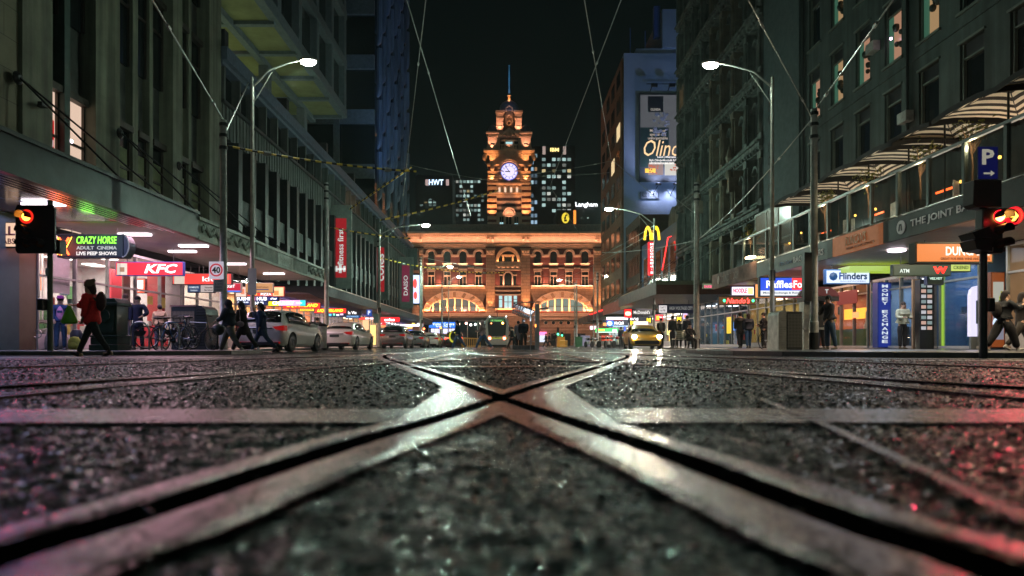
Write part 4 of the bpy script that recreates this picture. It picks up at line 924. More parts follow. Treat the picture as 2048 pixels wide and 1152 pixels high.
r2 = room('kebab_shop', 'takeaway with hanging menu screens beside the thick wire pole', 31.5, 36.0, 3.7, wall=(.5,.42,.36), e=1.4, mull=3)
parts_in(r2, [('menu_screen', -1.6, -.9, 1.9, 2.6, -1.3, -1.25, (.35,.6,.75), 1.2), ('menu_screen', -.7, .1, 1.8, 2.6, -1.2, -1.15, (.4,.65,.8), 1.2), ('counter', -1.9, 1.9, .02, 1.1, -1.8, -1.3, (.8,.5,.3), 0), ('food_display', -1.2, .8, 1.1, 1.6, -1.9, -1.4, (1,.6,.25), 1.0), ('column', -2.2, -1.8, .02, 3.5, -.5, -.1, (.02,.025,.03), 0)])
r3 = room('sushi_shop', 'orange lit takeaway under the blue and white lettering', 36.2, 42.0, 3.5, wall=(.8,.5,.28), lightc=(1,.72,.45), e=1.6, mull=4)
r4 = room('bottle_shop', 'red and yellow bottle shop with bright fridges', 42.2, 52.0, 3.4, wall=(.8,.35,.2), lightc=(1,.75,.5), e=1.8, mull=6)
for k in range(10): parts_in(r4, [('shelf_display', -4.6+k*.92, -3.8+k*.92, .5, 2.2, -.9, -.7, [(.9,.1,.1),(1,.7,.1),(.9,.85,.8),(.8,.2,.4)][k % 4], .9)])
r5 = room('fashion_shop', 'grey glazed shop with pale curtains behind the white sedan', 52.2, 62, 3.4, wall=(.35,.33,.38), e=.9, mull=8)
r6 = room('supermarket', 'supermarket front glowing orange and white behind the middle wire pole', 62.2, 80, 3.4, wall=(.8,.55,.35), lightc=(1,.8,.55), e=1.8, mull=8)
r7 = room('corner_shop', 'last glazed shop before the far corner', 80.2, 103, 3.4, wall=(.3,.36,.42), lightc=(.8,.9,1), e=.7, mull=9)

# ---- the podium building with fins, ribbed band and cornice
m_rib = mat('ribbed_precast', (.11,.125,.115), .7, var=.25, scale=1, streak=.5)
m_fin = mat('black_fin', (.02,.022,.022), .5)
m_blk = mat('grey_block', (.085,.10,.092), .7, var=.25, streak=.5)
m_blued = mat('blue_grey_cornice', (.09,.12,.17), .5)
pd = thing('podium_building', 'long dark podium building with black fins, a ribbed band and deep cornice', 'building', (XL, 0, 0))
m = MB(); yb(m, 35.72, 107, 3.9, 15.0, -12, -.5); m.build('wall', m_glassdark, pd)
m = MB(); yb(m, 35.72, 107, 15.2, 15.9, -14, .35); yb(m, 35.72, 107, 15.0, 15.19, -12, .1); m.build('cornice', m_blued, pd)
m = MB(); yb(m, 35.72, 107, 11.3, 13.0, -.49, .0)
for i in range(150): yb(m, 35.9+i*.475, 36.08+i*.475, 11.3, 13.0, .001, .05)
m.build('ribbed_band', m_rib, pd)
m = MB(); yb(m, 35.72, 107, 12.98, 13.15, -.3, .2); m.build('sill_course', m_fin, pd)
for i in range(34):
    y = 36.2+i*2.08; m = MB(); yb(m, y+.3, y+1.95, 13.3, 14.85, -.49, -.42); m.build('window', lit((1,.35,.12), .35) if i in (13, 14, 15) else m_glassdark, pd)
for i in range(34):
    m = MB(); yb(m, 36.1+i*2.08, 36.28+i*2.08, 13.16, 15.0, -.41, .05); m.build('window_pier', m_rib, pd)
for i in range(34):
    y = 37+i*2.05
    if 94 < y: break
    m = MB(); yb(m, y, y+.55, 4.3, 11.2, -.49, .45-.0); m.build('fin', m_fin, pd)
    m = MB(); yb(m, y+.56, y+2.04, 7.0-.02*i, 8.3-.02*i, -.49, .28); m.build('spandrel_block', m_blk, pd)
    m = MB(); yb(m, y+.7, y+1.0, 4.4, 6.9, -.49, -.2); m.build('vertical_blind', mat('pale_blind', (.20,.24,.20), .7, emit=(.2,.26,.22), estr=.09), pd)
m = MB(); yb(m, 94, 107, 3.9, 11.2, -.49, .1); m.build('end_wall', m_blk, pd)
m = MB(); yb(m, 104.5, 107.2, 12.0, 15.1, -.4, 1.2); m.build('corner_bay', m_blk, pd)
# roof terrace posts
for i in range(16):
    y = 37+i*2.6; m = MB()
    if i % 4 == 0: yb(m, y, y+.5, 15.9, 17.4, -1.0, -.3)
    else: yb(m, y, y+2.2, 16.0, 17.0, -.9, -.7)
    m.build('terrace_parapet', m_fin, pd)

# ---- the glazed box that hangs over the podium, and the tower behind
m_bx = mat('pale_blue_grey_frame', (.17,.21,.24), .5, var=.2)
m_sof = mat('olive_soffit', (.30,.31,.14), .6, var=.25, scale=.6)
ob = thing('office_block', 'raised glass office box on columns with an exposed grid frame over the podium', 'building', (XL, 0, 0))
m = MB(); yb(m, 22, 64, 21.7, 62, -18, -.6); m.build('glazed_volume', m_glassdark, ob)
m = MB(); yb(m, 22, 64, 21.55, 21.69, -18, -.2); m.build('soffit', m_sof, ob)
for k in range(5):
    m = MB(); yb(m, 22, 64.0, 21.5+k*4.6, 22.3+k*4.6, -.59, .0); m.build('floor_beam', m_bx, ob)
for k in range(9):
    m = MB(); y = 63.2-k*4.6; yb(m, y, y+.75, 22.31, 62, -.59, -.06); m.build('frame_post', m_bx, ob)
    m = MB(); yb(m, y, y+.4, 21.3, 21.549, -17, -.3); m.build('soffit_beam', m_bx, ob)
for dx in (-3.4, -7.8):
    m = MB(); yb(m, 22, 64, 21.1, 21.54, dx, dx+.45); m.build('soffit_beam', m_bx, ob)
    for k in range(4):
        m = MB(); y = 60-k*9.2; yb(m, y, y+.8, 15.9, 21.1, dx-.1, dx+.6); m.build('column', m_bx, ob)
for k in range(3):
    m = MB(); y = 57-k*9; m.box(-5.6, -5.2, y, y+.3, 21.42, 21.5); m.build('soffit_lamp', lit((1,.6,.7), 4), ob)
light('AREA', (-6, 46, 16.8), 95, (.85,1.0,.45), ob, size=7, size_y=24, rot=(R(180), 0, 0))
tb = thing('tower_block', 'tall dark tower with blue lit scalloped fins beyond the raised office box', 'building', (XL, 0, 0))
m = MB(); yb(m, 79, 103, 15.9, 75, -26, -.3); m.build('wall', m_glassdark, tb)
m_tf = mat('tower_concrete', (.15,.165,.17), .6, var=.25)
for k in range(9):
    z = 19.5+k*6.3
    m = MB(); m.box(-26, -.3, 78.6, 78.99, z, z+1.6); m.build('floor_band', m_tf, tb)
for k in range(4):
    m = MB(); x = -4.6-k*5.6; m.box(x-.35, x+.35, 78.3, 78.59, 16, 75); m.build('column', m_tf, tb)
m_bf = mat('blue_steel_fin', (.13,.17,.24), .45, .1, var=.7, scale=.3, stretch=(1,1,.3))
for k in range(9):
    y = 79.2+k*2.75
    for j in range(10):
        z = 17.0+j*6.0+(k % 2)*2.6
        m = MB(); m.tube([(-.05, y, z), (.15, y, z+.35), (.22, y, z+1.0), (.22, y, z+5.6)], [.10,.28,.33,.33], 8); m.build('scalloped_fin', m_bf, tb, True)
light('SPOT', (6.5, 70, 16.5), 2200, (.22,.48,1.0), tb, size=.5, aim=(0, 90, 36), spot=70, blend=.9)

# ---- second awning
m_aw2 = mat('navy_awning_edge', (.018,.035,.055), .5)
a2 = thing('awning', 'long low navy awning over the shops between the two wire poles and the far corner', 'awning', (0, 0, 0))
m = MB(); m.prism([(-11.0, 3.86), (-11.0, 3.26), (-11.6, 3.15), (-12.2, 3.45), (-15, 3.75), (-15, 3.95)], 42.0, 101); m.build('awning_roof', m_aw2, a2)
m = MB(); m.box(-11.02, -10.96, 42, 101, 3.84, 3.92); m.build('edge_trim', m_steel, a2)
m = MB()
for i in range(58): m.box(-14.9, -12.1, 42.2+i, 42.26+i, 3.40, 3.46)
m.build('soffit_ribs', flat((.3,.28,.36)), a2)
m = MB(); m.box(-14.9, -14.7, 42.2, 101, 3.55, 3.62); m.build('violet_light_strip', lit((.45,.3,.95), 1.8), a2)
m = MB(); m.box(-14.6, -12.2, 42.2, 101, 3.46, 3.50); m.build('soffit', flat((.42,.38,.44)), a2)
for k in range(6): light('AREA', (-13.6, 46+k*9.5, 3.3), 220, (1,.62,.5), a2, size=2, size_y=7)

# ---- banners on the podium facade
def banner(px0, px1, py0, py1, Y, col, txt, label, tc=(.75,.75,.72), tf=.55, u=.5, v=.5, th=.30, sym=None):
    x0, x1, z1, z0 = gx(px0, Y), gx(px1, Y), gz(py0, Y), gz(py1, Y); w, h = x1-x0, z1-z0
    t = thing('banner_sign', label, 'banner sign', ((x0+x1)/2, Y, z0), 0, 'red banners projecting from the podium')
    m = MB(); m.box(-w/2, w/2, 0, .35, 0, h); m.build('cabinet', mat('banner_grey', (.16,.18,.16), .6), t, bevel=.02)
    m = MB(); m.box(-w*.30, w*.26, -.02, -.001, h*.13, h*.84); m.build('face', mat('banner_%d' % px0, col, .5, var=.1, emit=col, estr=.35), t)
    text(txt, 1, mat('banner_white', (.7,.7,.68), .5, emit=(.8,.8,.8), estr=.35), t, (-w*.02, -.04, h*(.13+.71*v)), (R(90), R(-90), 0), fit=(h*.71*tf, w*.56*th), bold=.02)
    m = MB(); m.box(w*.5, w*.52, -.02, .0, 0, h); m.build('lit_edge', mat('edge_lit', (.5,.5,.45), .4), t)
    return t, w, h
t, w, h = banner(661, 703, 410, 577, 58, (.42,.012,.02), 'fitness first', 'tall dark red banner reading fitness first, nearest on the podium', tf=.62, v=.52, th=.5)
for (x0_, x1_, z0_, z1_) in ((-.28,.22,.22,.245), (-.28,-.16,.2,.27), (.1,.22,.2,.27), (-.1,.04,.185,.285)):
    m = MB(); m.box(w*x0_, w*x1_, -.045, -.021, h*z0_, h*z1_); m.build('logo_bar', mat('banner_white'), t)
banner(745, 776, 475, 600, 77, (.50,.012,.02), 'coles', 'middle red banner reading coles behind the wire pole', tf=.62, v=.55, th=.95)
banner(798, 826, 514, 617, 95, (.22,.012,.05), 'DAISO', 'dark crimson banner reading DAISO near the far corner', tf=.55, v=.45, th=.55)
sc_ = thing('video_screen', 'bright upright video screen at the far left corner', 'screen', (-14.2, 104, 6.6))
m = MB(); m.box(-.9, 1.0, 0, .5, -.3, 4.6); m.build('cabinet', m_black, sc_)
m = MB(); m.box(-.35, .9, -.03, -.001, 0, 4.3); m.build('screen_face', lit((.55,.68,1.0), 1.3), sc_)
m = MB(); m.ball((.2, -.06, 3.0), (.3, .03, .75), 12); m.ball((.25, -.06, 1.2), (.28, .03, .6), 12); m.build('screen_picture', lit((1,.06,.05), 1.5), sc_)
# ================================================================== RIGHT SIDE OF THE STREET
XR = 15.5
def yr(px, X=XR): return F*X/(px-CX)
m_teal = mat('dark_teal_render', (.042,.062,.056), .8, var=.25, scale=.7, bump=.2, streak=.5)
hb = thing('hostel_building', 'dark rendered building with evenly spaced tall windows above the balcony bar', 'building', (XR, 0, 0))
def yb2(mb, y0, y1, z0, z1, p0, p1, mi=0): return mb.box(-p0, -p1, y0, y1, z0, z1, mi)
wr = [(7.9,10.5),(11.6,14.1),(15.3,17.9),(19.0,21.6),(22.7,25.3)]
wy = [18.1+2.33*k for k in range(8)]
m = MB(); yb2(m, 15.5, 36, 3.9, 34, -9, -.3); m.build('core', m_black, hb)
m = MB(); yb2(m, 15.5, 36, 4.0, 7.9, -.29, 0)
for i, (z0, z1) in enumerate(wr): yb2(m, 15.5, 36, z1, wr[i+1][0] if i < 4 else 34, -.29, 0)
for i in range(9):
    a = wy[i-1]+.6 if i else 15.5; b = wy[i]-.6 if i < 8 else 36
    for (z0, z1) in wr: yb2(m, a, b, z0, z1, -.29, 0)
m.build('wall', m_teal, hb)
litw = {(1,4):1,(1,5):1,(1,6):1,(1,7):1,(1,3):1,(2,6):1}
for i, y in enumerate(wy):
    for r, (z0, z1) in enumerate(wr[:4]):
        L = litw.get((r, i), 0)
        m = MB(); yb2(m, y-.59, y+.59, z0, z1, -.28, -.2); w = m.build('window', (glow('pink_room', (1,.52,.32), .26) if i % 3 else glow('amber_room', (1,.62,.30), .24)) if L else m_glassdark, hb)
        m = MB(); yb2(m, y-.67, y+.67, z1, z1+.08, -.02, .06); yb2(m, y-.72, y+.72, z0-.1, z0, -.02, .08); yb2(m, y-.59, y-.52, z0, z1, -.19, -.08); yb2(m, y+.52, y+.59, z0, z1, -.19, -.08); yb2(m, y-.59, y+.59, z1-.55, z1-.48, -.19, -.1); m.build('window_frame', mat('painted_frame', (.10,.12,.10), .5), w)
        m = MB(); yb2(m, y-.5, y+.5, z1-.5, z1, -.195, -.15); m.build('blind', m_black, w)
        if L:
            m = MB(); yb2(m, y+.25, y+.52, z0, z1-.56, -.199, -.15); m.build('curtain', lit((.12,.35,.22), .2), w)
            m = MB(); k = random.Random(i)
            for q in range(7): m.ball((.14, y-.2+k.uniform(-.25,.25), z0+1.0+k.uniform(-.5,.6)), k.uniform(.08,.17), 6)
            m.build('foliage_silhouette', flat((.015,.02,.012)), w)
for (i, dz, c) in ((3, 1.2, (1,.7,.9)), (5, 2.3, (1,.75,.5))): pass
m = MB(); m.ball((-.02, wy[4]+.1, 12.6), .05, 8); o = m.build('window_lamp', lit((1,.6,.95), 9), hb)

for y in (16.9, 26.3, 35.5):
    m = MB(); m.tube([(-.08, y, 4), (-.08, y, 34)], .06, 8); m.build('downpipe', m_dark, hb, True)
for z in (11.05, 18.4, 25.9):
    m = MB(); yb2(m, 15.5, 36, z, z+.14, -.01, .05); m.build('string_course', m_teal, hb)
for k in range(6):
    y = wy[k+1]-1.16; m = MB(); m.cbox((-.18, y, 9.0+(k % 3)*3.7), (.3, .6, .4)); m.build('wall_unit', m_gal, hb)
# ---- balcony over the footpath
bc = thing('balcony_awning', 'footpath awning carrying a glass railed bar terrace, with lettered dark fascia', 'awning', (0, 0, 0))
m = MB(); m.box(11.1, 15.5, 13.5, 33.2, 3.55, 3.78); m.build('terrace_floor', flat((.12,.12,.11)), bc)
m = MB(); m.box(11.1, 15.45, 13.5, 33.2, 3.42, 3.54); m.build('soffit', mat('cream_soffit', (.62,.56,.46), .5, var=.1), bc)
m_fj = mat('charcoal_fascia', (.02,.028,.027), .45)
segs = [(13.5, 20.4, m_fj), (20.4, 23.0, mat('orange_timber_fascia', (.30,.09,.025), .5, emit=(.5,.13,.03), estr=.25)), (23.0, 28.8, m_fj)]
yA, yB, yC = yr(1766, 11), yr(1665, 11), yr(1513, 11)
segs = [(13.5, yA, m_fj), (yA, yB, MC['orange_timber_fascia']), (yB, yC, m_fj)]
for a, b, mm in segs:
    m = MB(); m.box(11.0, 11.09, a, b-.01, 3.22, 3.84); m.build('fascia', mm, bc)
RX = (R(90), 0, R(-90))
def ftext(s, px0, px1, z, h, mm, bold=.02, x=10.985): 
    y0, y1 = yr(px0, 11), yr(px1, 11); return text(s, 1, mm, bc, (x, (y0+y1)/2, z), RX, fit=(abs(y1-y0), h), bold=bold)
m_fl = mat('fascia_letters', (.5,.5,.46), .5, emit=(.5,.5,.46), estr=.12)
ftext('THE JOINT BAR', 1822, 1952, 3.53, .25, m_fl); ftext('BACKPACKERS', 1588, 1648, 3.5, .23, m_fl); ftext('Flinders', 1560, 1584, 3.5, .15, mat('blue_letters', (.1,.2,.4), .5))
ftext("DUNCAN'S", 1692, 1733, 3.60, .30, mat('cream_letters', (.5,.35,.22), .5)); ftext('BEER WINE SPIRITS', 1694, 1750, 3.36, .07, flat((.05,.02,.01)))
m = MB(); yq = yr(1803, 11); m.prism([(yq+.19*math.cos(i*math.pi/12), 3.53+.19*math.sin(i*math.pi/12)) for i in range(24)], 10.97, 10.999, 'x'); lg = m.build('round_emblem', m_fl, bc)
m = MB(); m.prism([(yq-.09, 3.43), (yq-.04, 3.43), (yq-.02, 3.58), (yq+.02, 3.58), (yq+.04, 3.43), (yq+.09, 3.43), (yq+.05, 3.62), (yq-.05, 3.62)], 10.955, 10.969, 'x'); m.build('emblem_mark', m_fj, lg)
m = MB(); m.tube([(11.04, 13.5, 3.87), (11.04, 33.2, 3.87)], .035, 6); m.build('lower_rail', m_steel, bc)
m = MB(); m.box(11.0, 11.1, 13.5, 33.2, 5.13, 5.2); m.build('top_rail', m_steel, bc)
k = 0; y = 13.7
while y < 33.3:
    m = MB(); m.box(11.02, 11.12, y-.05, y+.05, 3.9, 5.13); m.build('rail_post', mat('rail_post_metal', (.12,.14,.13), .4, .4), bc)
    m = MB(); m.box(11.055, 11.07, y+.07, min(y+1.33, 33.2), 3.95, 5.1); m.build('glass_panel', glass('balcony_glass', (.03,.05,.045), .06, .35), bc); y += 1.4
m = MB(); m.box(11.1, 15.4, 33.1, 33.16, 3.9, 5.1); m.build('end_glass', glass('balcony_glass'), bc)
m = MB(); m.box(11.0, 15.5, 33.05, 33.2, 5.13, 5.2); m.build('end_rail', m_steel, bc)
light('AREA', (13.3, 18.5, 3.38), 260, (1,.78,.5), bc, size=3, size_y=6); light('AREA', (13.3, 25, 3.38), 180, (.75,.85,1), bc, size=3, size_y=6); light('AREA', (13.3, 32, 3.38), 200, (1,.6,.4), bc, size=3, size_y=6)
for i in range(9):
    m = MB(); m.ball((11.9+.3*(i % 3), 15+i*1.9, 4.75+.15*(i % 2)), .045, 6); m.build('festoon_bulb', lit((1,.5,.08), 5), bc)
for i in range(4):
    m = MB(); m.box(13.5, 13.54, 16.5+i*4, 17.5+i*4, 5.0, 5.06); m.build('heater_bar', lit((1,.12,.02), 4), bc)
for i in range(6):
    x, y = 12.4, 15.5+i*3
    tt = thing('bar_chair', ['white steel chair on the terrace, %s from the corner' % w for w in ('first','second','third','fourth','fifth','sixth')][i], 'chair', (x, y, 3.79), i*.7, 'terrace chairs')
    m = MB(); m.box(-.22,.22,-.22,.22,.45,.49); m.build('seat', m_gal, tt)
    m = MB(); m.box(-.22,.22,.19,.22,.5,.95); m.build('backrest', m_gal, tt)
    for a in (-.19, .19):
        for b in (-.19, .19): m = MB(); m.tube([(a*1.1,b*1.1,0),(a,b,.46)], .015, 5); m.build('leg', m_gal, tt)
light('POINT', (13.2, 18, 5.1), 22, (1,.55,.3), bc, size=.2); light('POINT', (13.2, 25, 5.1), 22, (1,.55,.3), bc, size=.2); light('POINT', (13.2, 31, 5.1), 18, (1,.6,.35), bc, size=.2)

# striped parasols and potted trees
m_str = bpy.data.materials.new('striped_canvas'); m_str.use_nodes = True
def _stripes():
    nt = m_str.node_tree; b = nt.nodes['Principled BSDF']; b.inputs['Roughness'].default_value = .8; L = nt.links.new
    tc = nt.nodes.new('ShaderNodeUVMap'); sp = nt.nodes.new('ShaderNodeSeparateXYZ'); L(tc.outputs[0], sp.inputs[0])
    a = nt.nodes.new('ShaderNodeMath'); a.operation = 'MULTIPLY'; a.inputs[1].default_value = 6.0; L(sp.outputs[0], a.inputs[0])
    f = nt.nodes.new('ShaderNodeMath'); f.operation = 'FRACT'; L(a.outputs[0], f.inputs[0])
    g = nt.nodes.new('ShaderNodeMath'); g.operation = 'GREATER_THAN'; g.inputs[1].default_value = .52; L(f.outputs[0], g.inputs[0])
    mx = nt.nodes.new('ShaderNodeMix'); mx.data_type = 'RGBA'; L(g.outputs[0], mx.inputs['Factor']); mx.inputs['A'].default_value = (.015,.017,.017,1); mx.inputs['B'].default_value = (.75,.72,.60,1)
    L(mx.outputs['Result'], b.inputs['Base Color'])
_stripes()
def parasol(yc, label, x0=11.15, zs=0):
    t = thing('striped_parasol', label, 'parasol', (x0+1.2, yc, 3.8), 0, 'striped parasols on the terrace')
    N = 8; V = [(0, 0, 2.98)]; Fc = []; UV = []
    hw = 1.16; per = []
    for s_ in range(4):
        for j in range(4):
            u = -1+2*j/4; p = [(u, -1), (1, u), (-u, 1), (-1, -u)][s_]; sag = .12*(1-abs(u)) ; per.append((p[0]*hw*(1-.0), p[1]*hw, 2.42-(-.05+.05)*0+(-.06 if abs(u) == 1 else .0)+sag*.25))
    n = len(per); me = bpy.data.meshes.new('canopy'); rings = 6
    for r_ in range(1, rings+1):
        f = r_/rings
        for p in per: V.append((p[0]*f, p[1]*f, 2.98+(p[2]-2.98)*f-.10*math.sin(math.pi*f)))
    for i in range(n): Fc.append((0, 1+(i+1) % n, 1+i)); UV += [0, 1/rings, 1/rings]
    for r_ in range(rings-1):
        for i in range(n):
            a = 1+r_*n; b = a+n; Fc.append((a+i, a+(i+1) % n, b+(i+1) % n, b+i)); UV += [(r_+1)/rings, (r_+1)/rings, (r_+2)/rings, (r_+2)/rings]
    # hanging valance
    o_ = len(V)
    for p in per: V.append((p[0]*1.0, p[1]*1.0, p[2]-.13))
    a = 1+(rings-1)*n
    for i in range(n): Fc.append((a+i, a+(i+1) % n, o_+(i+1) % n, o_+i)); UV += [1, 1, 1.08, 1.08]
    me.from_pydata(V, [], Fc); uv = me.uv_layers.new(name='UVMap')
    for i, u in enumerate(UV): uv.data[i].uv = (u, 0)
    me.materials.append(m_str); o = bpy.data.objects.new('canopy', me); COL.objects.link(o); o.parent = t
    md = o.modifiers.new('thick', 'SOLIDIFY'); md.thickness = .012
    m = MB(); m.tube([(0,0,0),(0,0,2.95)], .028, 8); m.build('pole', m_dark, t)
    for p in per[::4]: 
        m = MB(); m.tube([(0,0,2.86),(p[0]*.95,p[1]*.95,p[2]-.04)], .012, 5); m.build('rib', m_dark, t)
    m = MB(); m.box(-.3,.3,-.3,.3,0,.08); m.build('base_plate', m_dark, t)
for i, (tip, w) in enumerate(((1982,'nearest the corner'),(1859,'second from the corner'),(1758,'third from the corner'),(1700,'fourth from the corner'),(1635,'fifth from the corner'),(1585,'sixth from the corner'),(1542,'farthest along the terrace'))):
    Y = F*11.15/(tip-CX); parasol(Y-1.2, 'black and cream striped square parasol, '+w)
light('AREA', (12.6, 24, 4.2), 75, (1,.92,.75), bc, size=1.5, size_y=16, rot=(R(180), 0, 0))  # added uplight without a fitting, brightens the parasol undersides
m_leaf = mat('sparse_leaves', (.18,.19,.03), .5, var=.4, scale=9)
m_bark = mat('pale_bark', (.25,.13,.07), .8)
def potted(px, zt, label, seed):
    Y = F*11.35/(px-CX); k = random.Random(seed)
    t = thing('potted_tree', label, 'potted tree', (11.38, Y, 3.8), 0, 'small potted trees along the glass rail')
    m = MB(); m.lathe([(.14,0),(.19,.38),(.2,.42),(.16,.42)], n=12); m.build('pot', flat((.08,.08,.07)), t)
    m = MB(); m.tube([(0,0,.4),(.02,.01,.8),(-.01,.0,1.15)], [.03,.025,.02], 6); tips = []
    for i in range(9):
        a = k.uniform(0, 6.28); r_ = k.uniform(.15,.36); h = k.uniform(1.5,1.9); e = (r_*math.cos(a), r_*math.sin(a), h); m.tube([(0,0,1.05+.03*i),(e[0]*.5,e[1]*.5,1.3+.03*i), e], [.014,.01,.005], 5); tips.append(e)
    m.build('trunk', m_bark, t)
    m = MB()
    for e in tips:
        for q in range(16):
            c = Vector((e[0]+k.gauss(0,.1), e[1]+k.gauss(0,.1), e[2]+k.gauss(0,.1))); u = Vector((k.gauss(0,1),k.gauss(0,1),k.gauss(0,1))).normalized()*.055; v = u.orthogonal().normalized()*.035
            m.quad(c-u, c+v, c+u, c-v)
    m.build('crown', m_leaf, t)
    light('POINT', (-.25,-.35,1.2), 16, (1,.85,.5), t, size=.05)  # added light without a fitting, makes the crown visible
for i, (px, w) in enumerate(((1942,'nearest the signal'),(1838,'second along'),(1735,'third along, almost bare'),(1648,'fourth along'),(1500,'far end of the terrace'))): potted(px, 0, 'small sparse lit tree in a pot behind the glass rail, '+w, i+3)

# ---- brown lower fascia continuing the awning, and the flat green awning roof edge
m_brf = mat('brown_sign_board', (.22,.10,.07), .6, var=.5, scale=2.5)
ba = thing('brown_awning', 'brown patterned sign board awning beyond the glass railed terrace', 'awning', (0, 0, 0))
ya, yb_ = yr(1513, 11)+.02, yr(1425, 11)
m = MB(); m.box(11.0, 11.1, ya, yb_, 3.22, 3.98); m.box(11.0, 15.4, yb_, yb_+.1, 3.3, 3.98); m.build('fascia', m_brf, ba)
m = MB(); m.box(11.1, 15.5, 33.25, yb_, 3.4, 3.5); m.build('soffit', flat((.3,.2,.17)), ba)
text('GROUND FLOOR', 1, flat((.35,.2,.16)), ba, (10.985, (ya+yb_)/2+.6, 3.62), RX, fit=(3.2, .35))
m = MB(); m.prism([(yb_-1.1+.2*math.cos(i*math.pi/10), 3.62+.2*math.sin(i*math.pi/10)) for i in range(20)], 10.97, 10.999, 'x'); m.build('round_logo', flat((.4,.25,.2)), ba)
m = MB(); m.cbox((10.85, ya+.3, 4.15), (.3,.5,.08)); m.build('flood_fitting', lit((1,.75,.4), 9), ba)

# ---- shop fronts on the right
def rshop(*a, **k): return room(*a, side=1, X=XR, **k)
q1 = rshop('liquor_shop', 'tan glazed corner shop at the right edge behind the traffic light', 15.5, 21.1, 3.4, wall=(.30,.20,.12), lightc=(1,.75,.5), e=.6, mull=3)
q2 = rshop('bank_lobby', 'blue glass bank lobby with a pale cash machine', 22.3, 24.4, 3.3, wall=(.06,.14,.28), lightc=(.55,.75,1), e=.8, mull=1, stall=.12, glassm=glass('blue_glass', (.03,.08,.16), .04, .35))
q3 = rshop('exchange_shop', 'money exchange shop with blue pillar and glass doors', 24.6, 29.0, 3.0, wall=(.10,.18,.30), lightc=(.8,.9,1), e=.8, mull=4, stall=.12)
q4 = rshop('burger_bar', 'glass fronted shop glowing orange and red, left of the blue pillar', 29.2, 35.2, 3.0, wall=(.30,.11,.05), lightc=(1,.6,.4), e=.9, mull=5, stall=.12)
parts_in(q4, [('menu_board', -1.2, 1.6, 1.4, 1.9, 1.2, 1.3, (1,.45,.05), 1.6), ('menu_board', -2.6, -1.3, 1.4, 1.9, 1.2, 1.3, (1,.05,.08), 1.2), ('open_sign', -2.3, -1.8, 1.35, 1.6, -.12, -.08, (1,.15,.05), 2.5), ('window_sticker', -2.2, -.4, 2.0, 2.6, -.12, -.09, (.35,.02,.02), .4), ('tiled_counter', -1.0, 2.6, .05, .9, .8, 1.4, (.1,.2,.1), 0), ('poster', -2.7, -1.5, .4, 1.0, 1.2, 1.3, (.1,.5,.25), .5)])
q5 = rshop('chicken_restaurant', 'restaurant with wooden posts and green plants under the red script sign', 35.4, 43.5, 3.2, wall=(.30,.24,.10), lightc=(1,.8,.45), e=.9, mull=6, stall=.3)
q6 = rshop('dark_glass_shop', 'tall dark glass shopfront behind the thick wire pole', 43.7, 58, 3.6, wall=(.06,.09,.10), lightc=(.7,.85,1), e=.25, mull=9, stall=.2)
parts_in(q6, [('blue_display', -3.5, 0, 1.2, 1.8, 1.0, 1.1, (.05,.3,1), 1.4), ('yellow_display', -1.0, -.2, 1.0, 2.2, .8, .9, (1,.7,.05), 1.0)])
q7 = rshop('burger_restaurant', 'burger restaurant glowing yellow white under the arches sign', 58.2, 80, 3.4, wall=(.7,.6,.45), lightc=(1,.9,.75), e=2.2, mull=8)
q8 = rshop('convenience_shop', 'far convenience shop with green and white light', 80.2, 104, 3.4, wall=(.55,.62,.6), lightc=(.95,1,1), e=2.2, mull=8)
# blue pillar
bp_ = sign('blue_pillar_sign', 'tall blue pillar reading MONEY EXCHANGE down its length', 'pillar sign', 1757, 1781, 566, 694, 27.6, (.01,.03,.30), depth=.4, e=.55, frame=(.01,.03,.2))
for i, ch in enumerate('MONEY EXCHANGE'):
    if ch != ' ': text(ch, 1, lit((.7,.78,.85), .7), bp_, (0, -.03, 2.46-i*.172), fit=(.24 if ch not in 'I' else .08, .125), bold=.03)
for i, ch in enumerate('EXCHANGE MONEY'):
    if ch != ' ': text(ch, 1, flat((.35,.4,.42)), bp_, (-.26, .18, 2.3-i*.16), RX, fit=(.16, .10))
# pale cash machine, orange panel with bottle poster, display column
am = thing('cash_machine', 'white lit cash machine panel with a rounded shoulder and red mark', 'cash machine', (15.0, 22.4, .1))
x0, x1 = gx(1941,22.4)-15.0, gx(1974,22.4)-15.0; zt = gz(571,22.4)-.1; zb = gz(673,22.4)-.1
m = MB(); m.prism([(x0, zb), (x1, zb), (x1, zt), (x0+.3, zt), (x0+.14, zt-.04), (x0+.04, zt-.14), (x0, zt-.32)], -.01, .15); m.build('panel', lit((.72,.68,.95), .85), am)
m = MB(); m.box(x0+.17, x1, -.03, -.011, zb+.42, zb+1.18); m.build('screen_recess', flat((.05,.09,.13)), am)
for k, zz in enumerate((1.62, )): 
    m = MB(); zt2 = zt-.25; m.prism([(x1-.22, zt2+.06), (x1-.17, zt2-.06), (x1-.13, zt2), (x1-.09, zt2-.06), (x1-.04, zt2+.06), (x1-.08, zt2+.06), (x1-.11, zt2-.01), (x1-.15, zt2-.01), (x1-.18, zt2+.06)], -.03, -.011); m.build('red_mark', lit((.9,.03,.04), 1), am)
m = MB(); m.box(x0+.02, x1, 0, .1, -.0, zb); m.build('base', flat((.12,.14,.15)), am)
op = sign('bottle_poster', 'orange panel with a framed poster of a green wine bottle', 'poster', 1984, 2008, 546, 694, 21.3, (.45,.10,.02), depth=.3, e=.35, frame=(.1,.03,.01), panels=[(.06,.94,.52,.88,(.6,.6,.52),.45), (.05,.95,.1,.5,(.28,.28,.36),.5)])
m = MB(); m.lathe([(.055,0),(.06,.02),(.06,.24),(.02,.32),(.02,.42)], (.05, -.08, 1.32), 10); m.build('bottle_picture', lit((.35,.42,.03), .5), op)
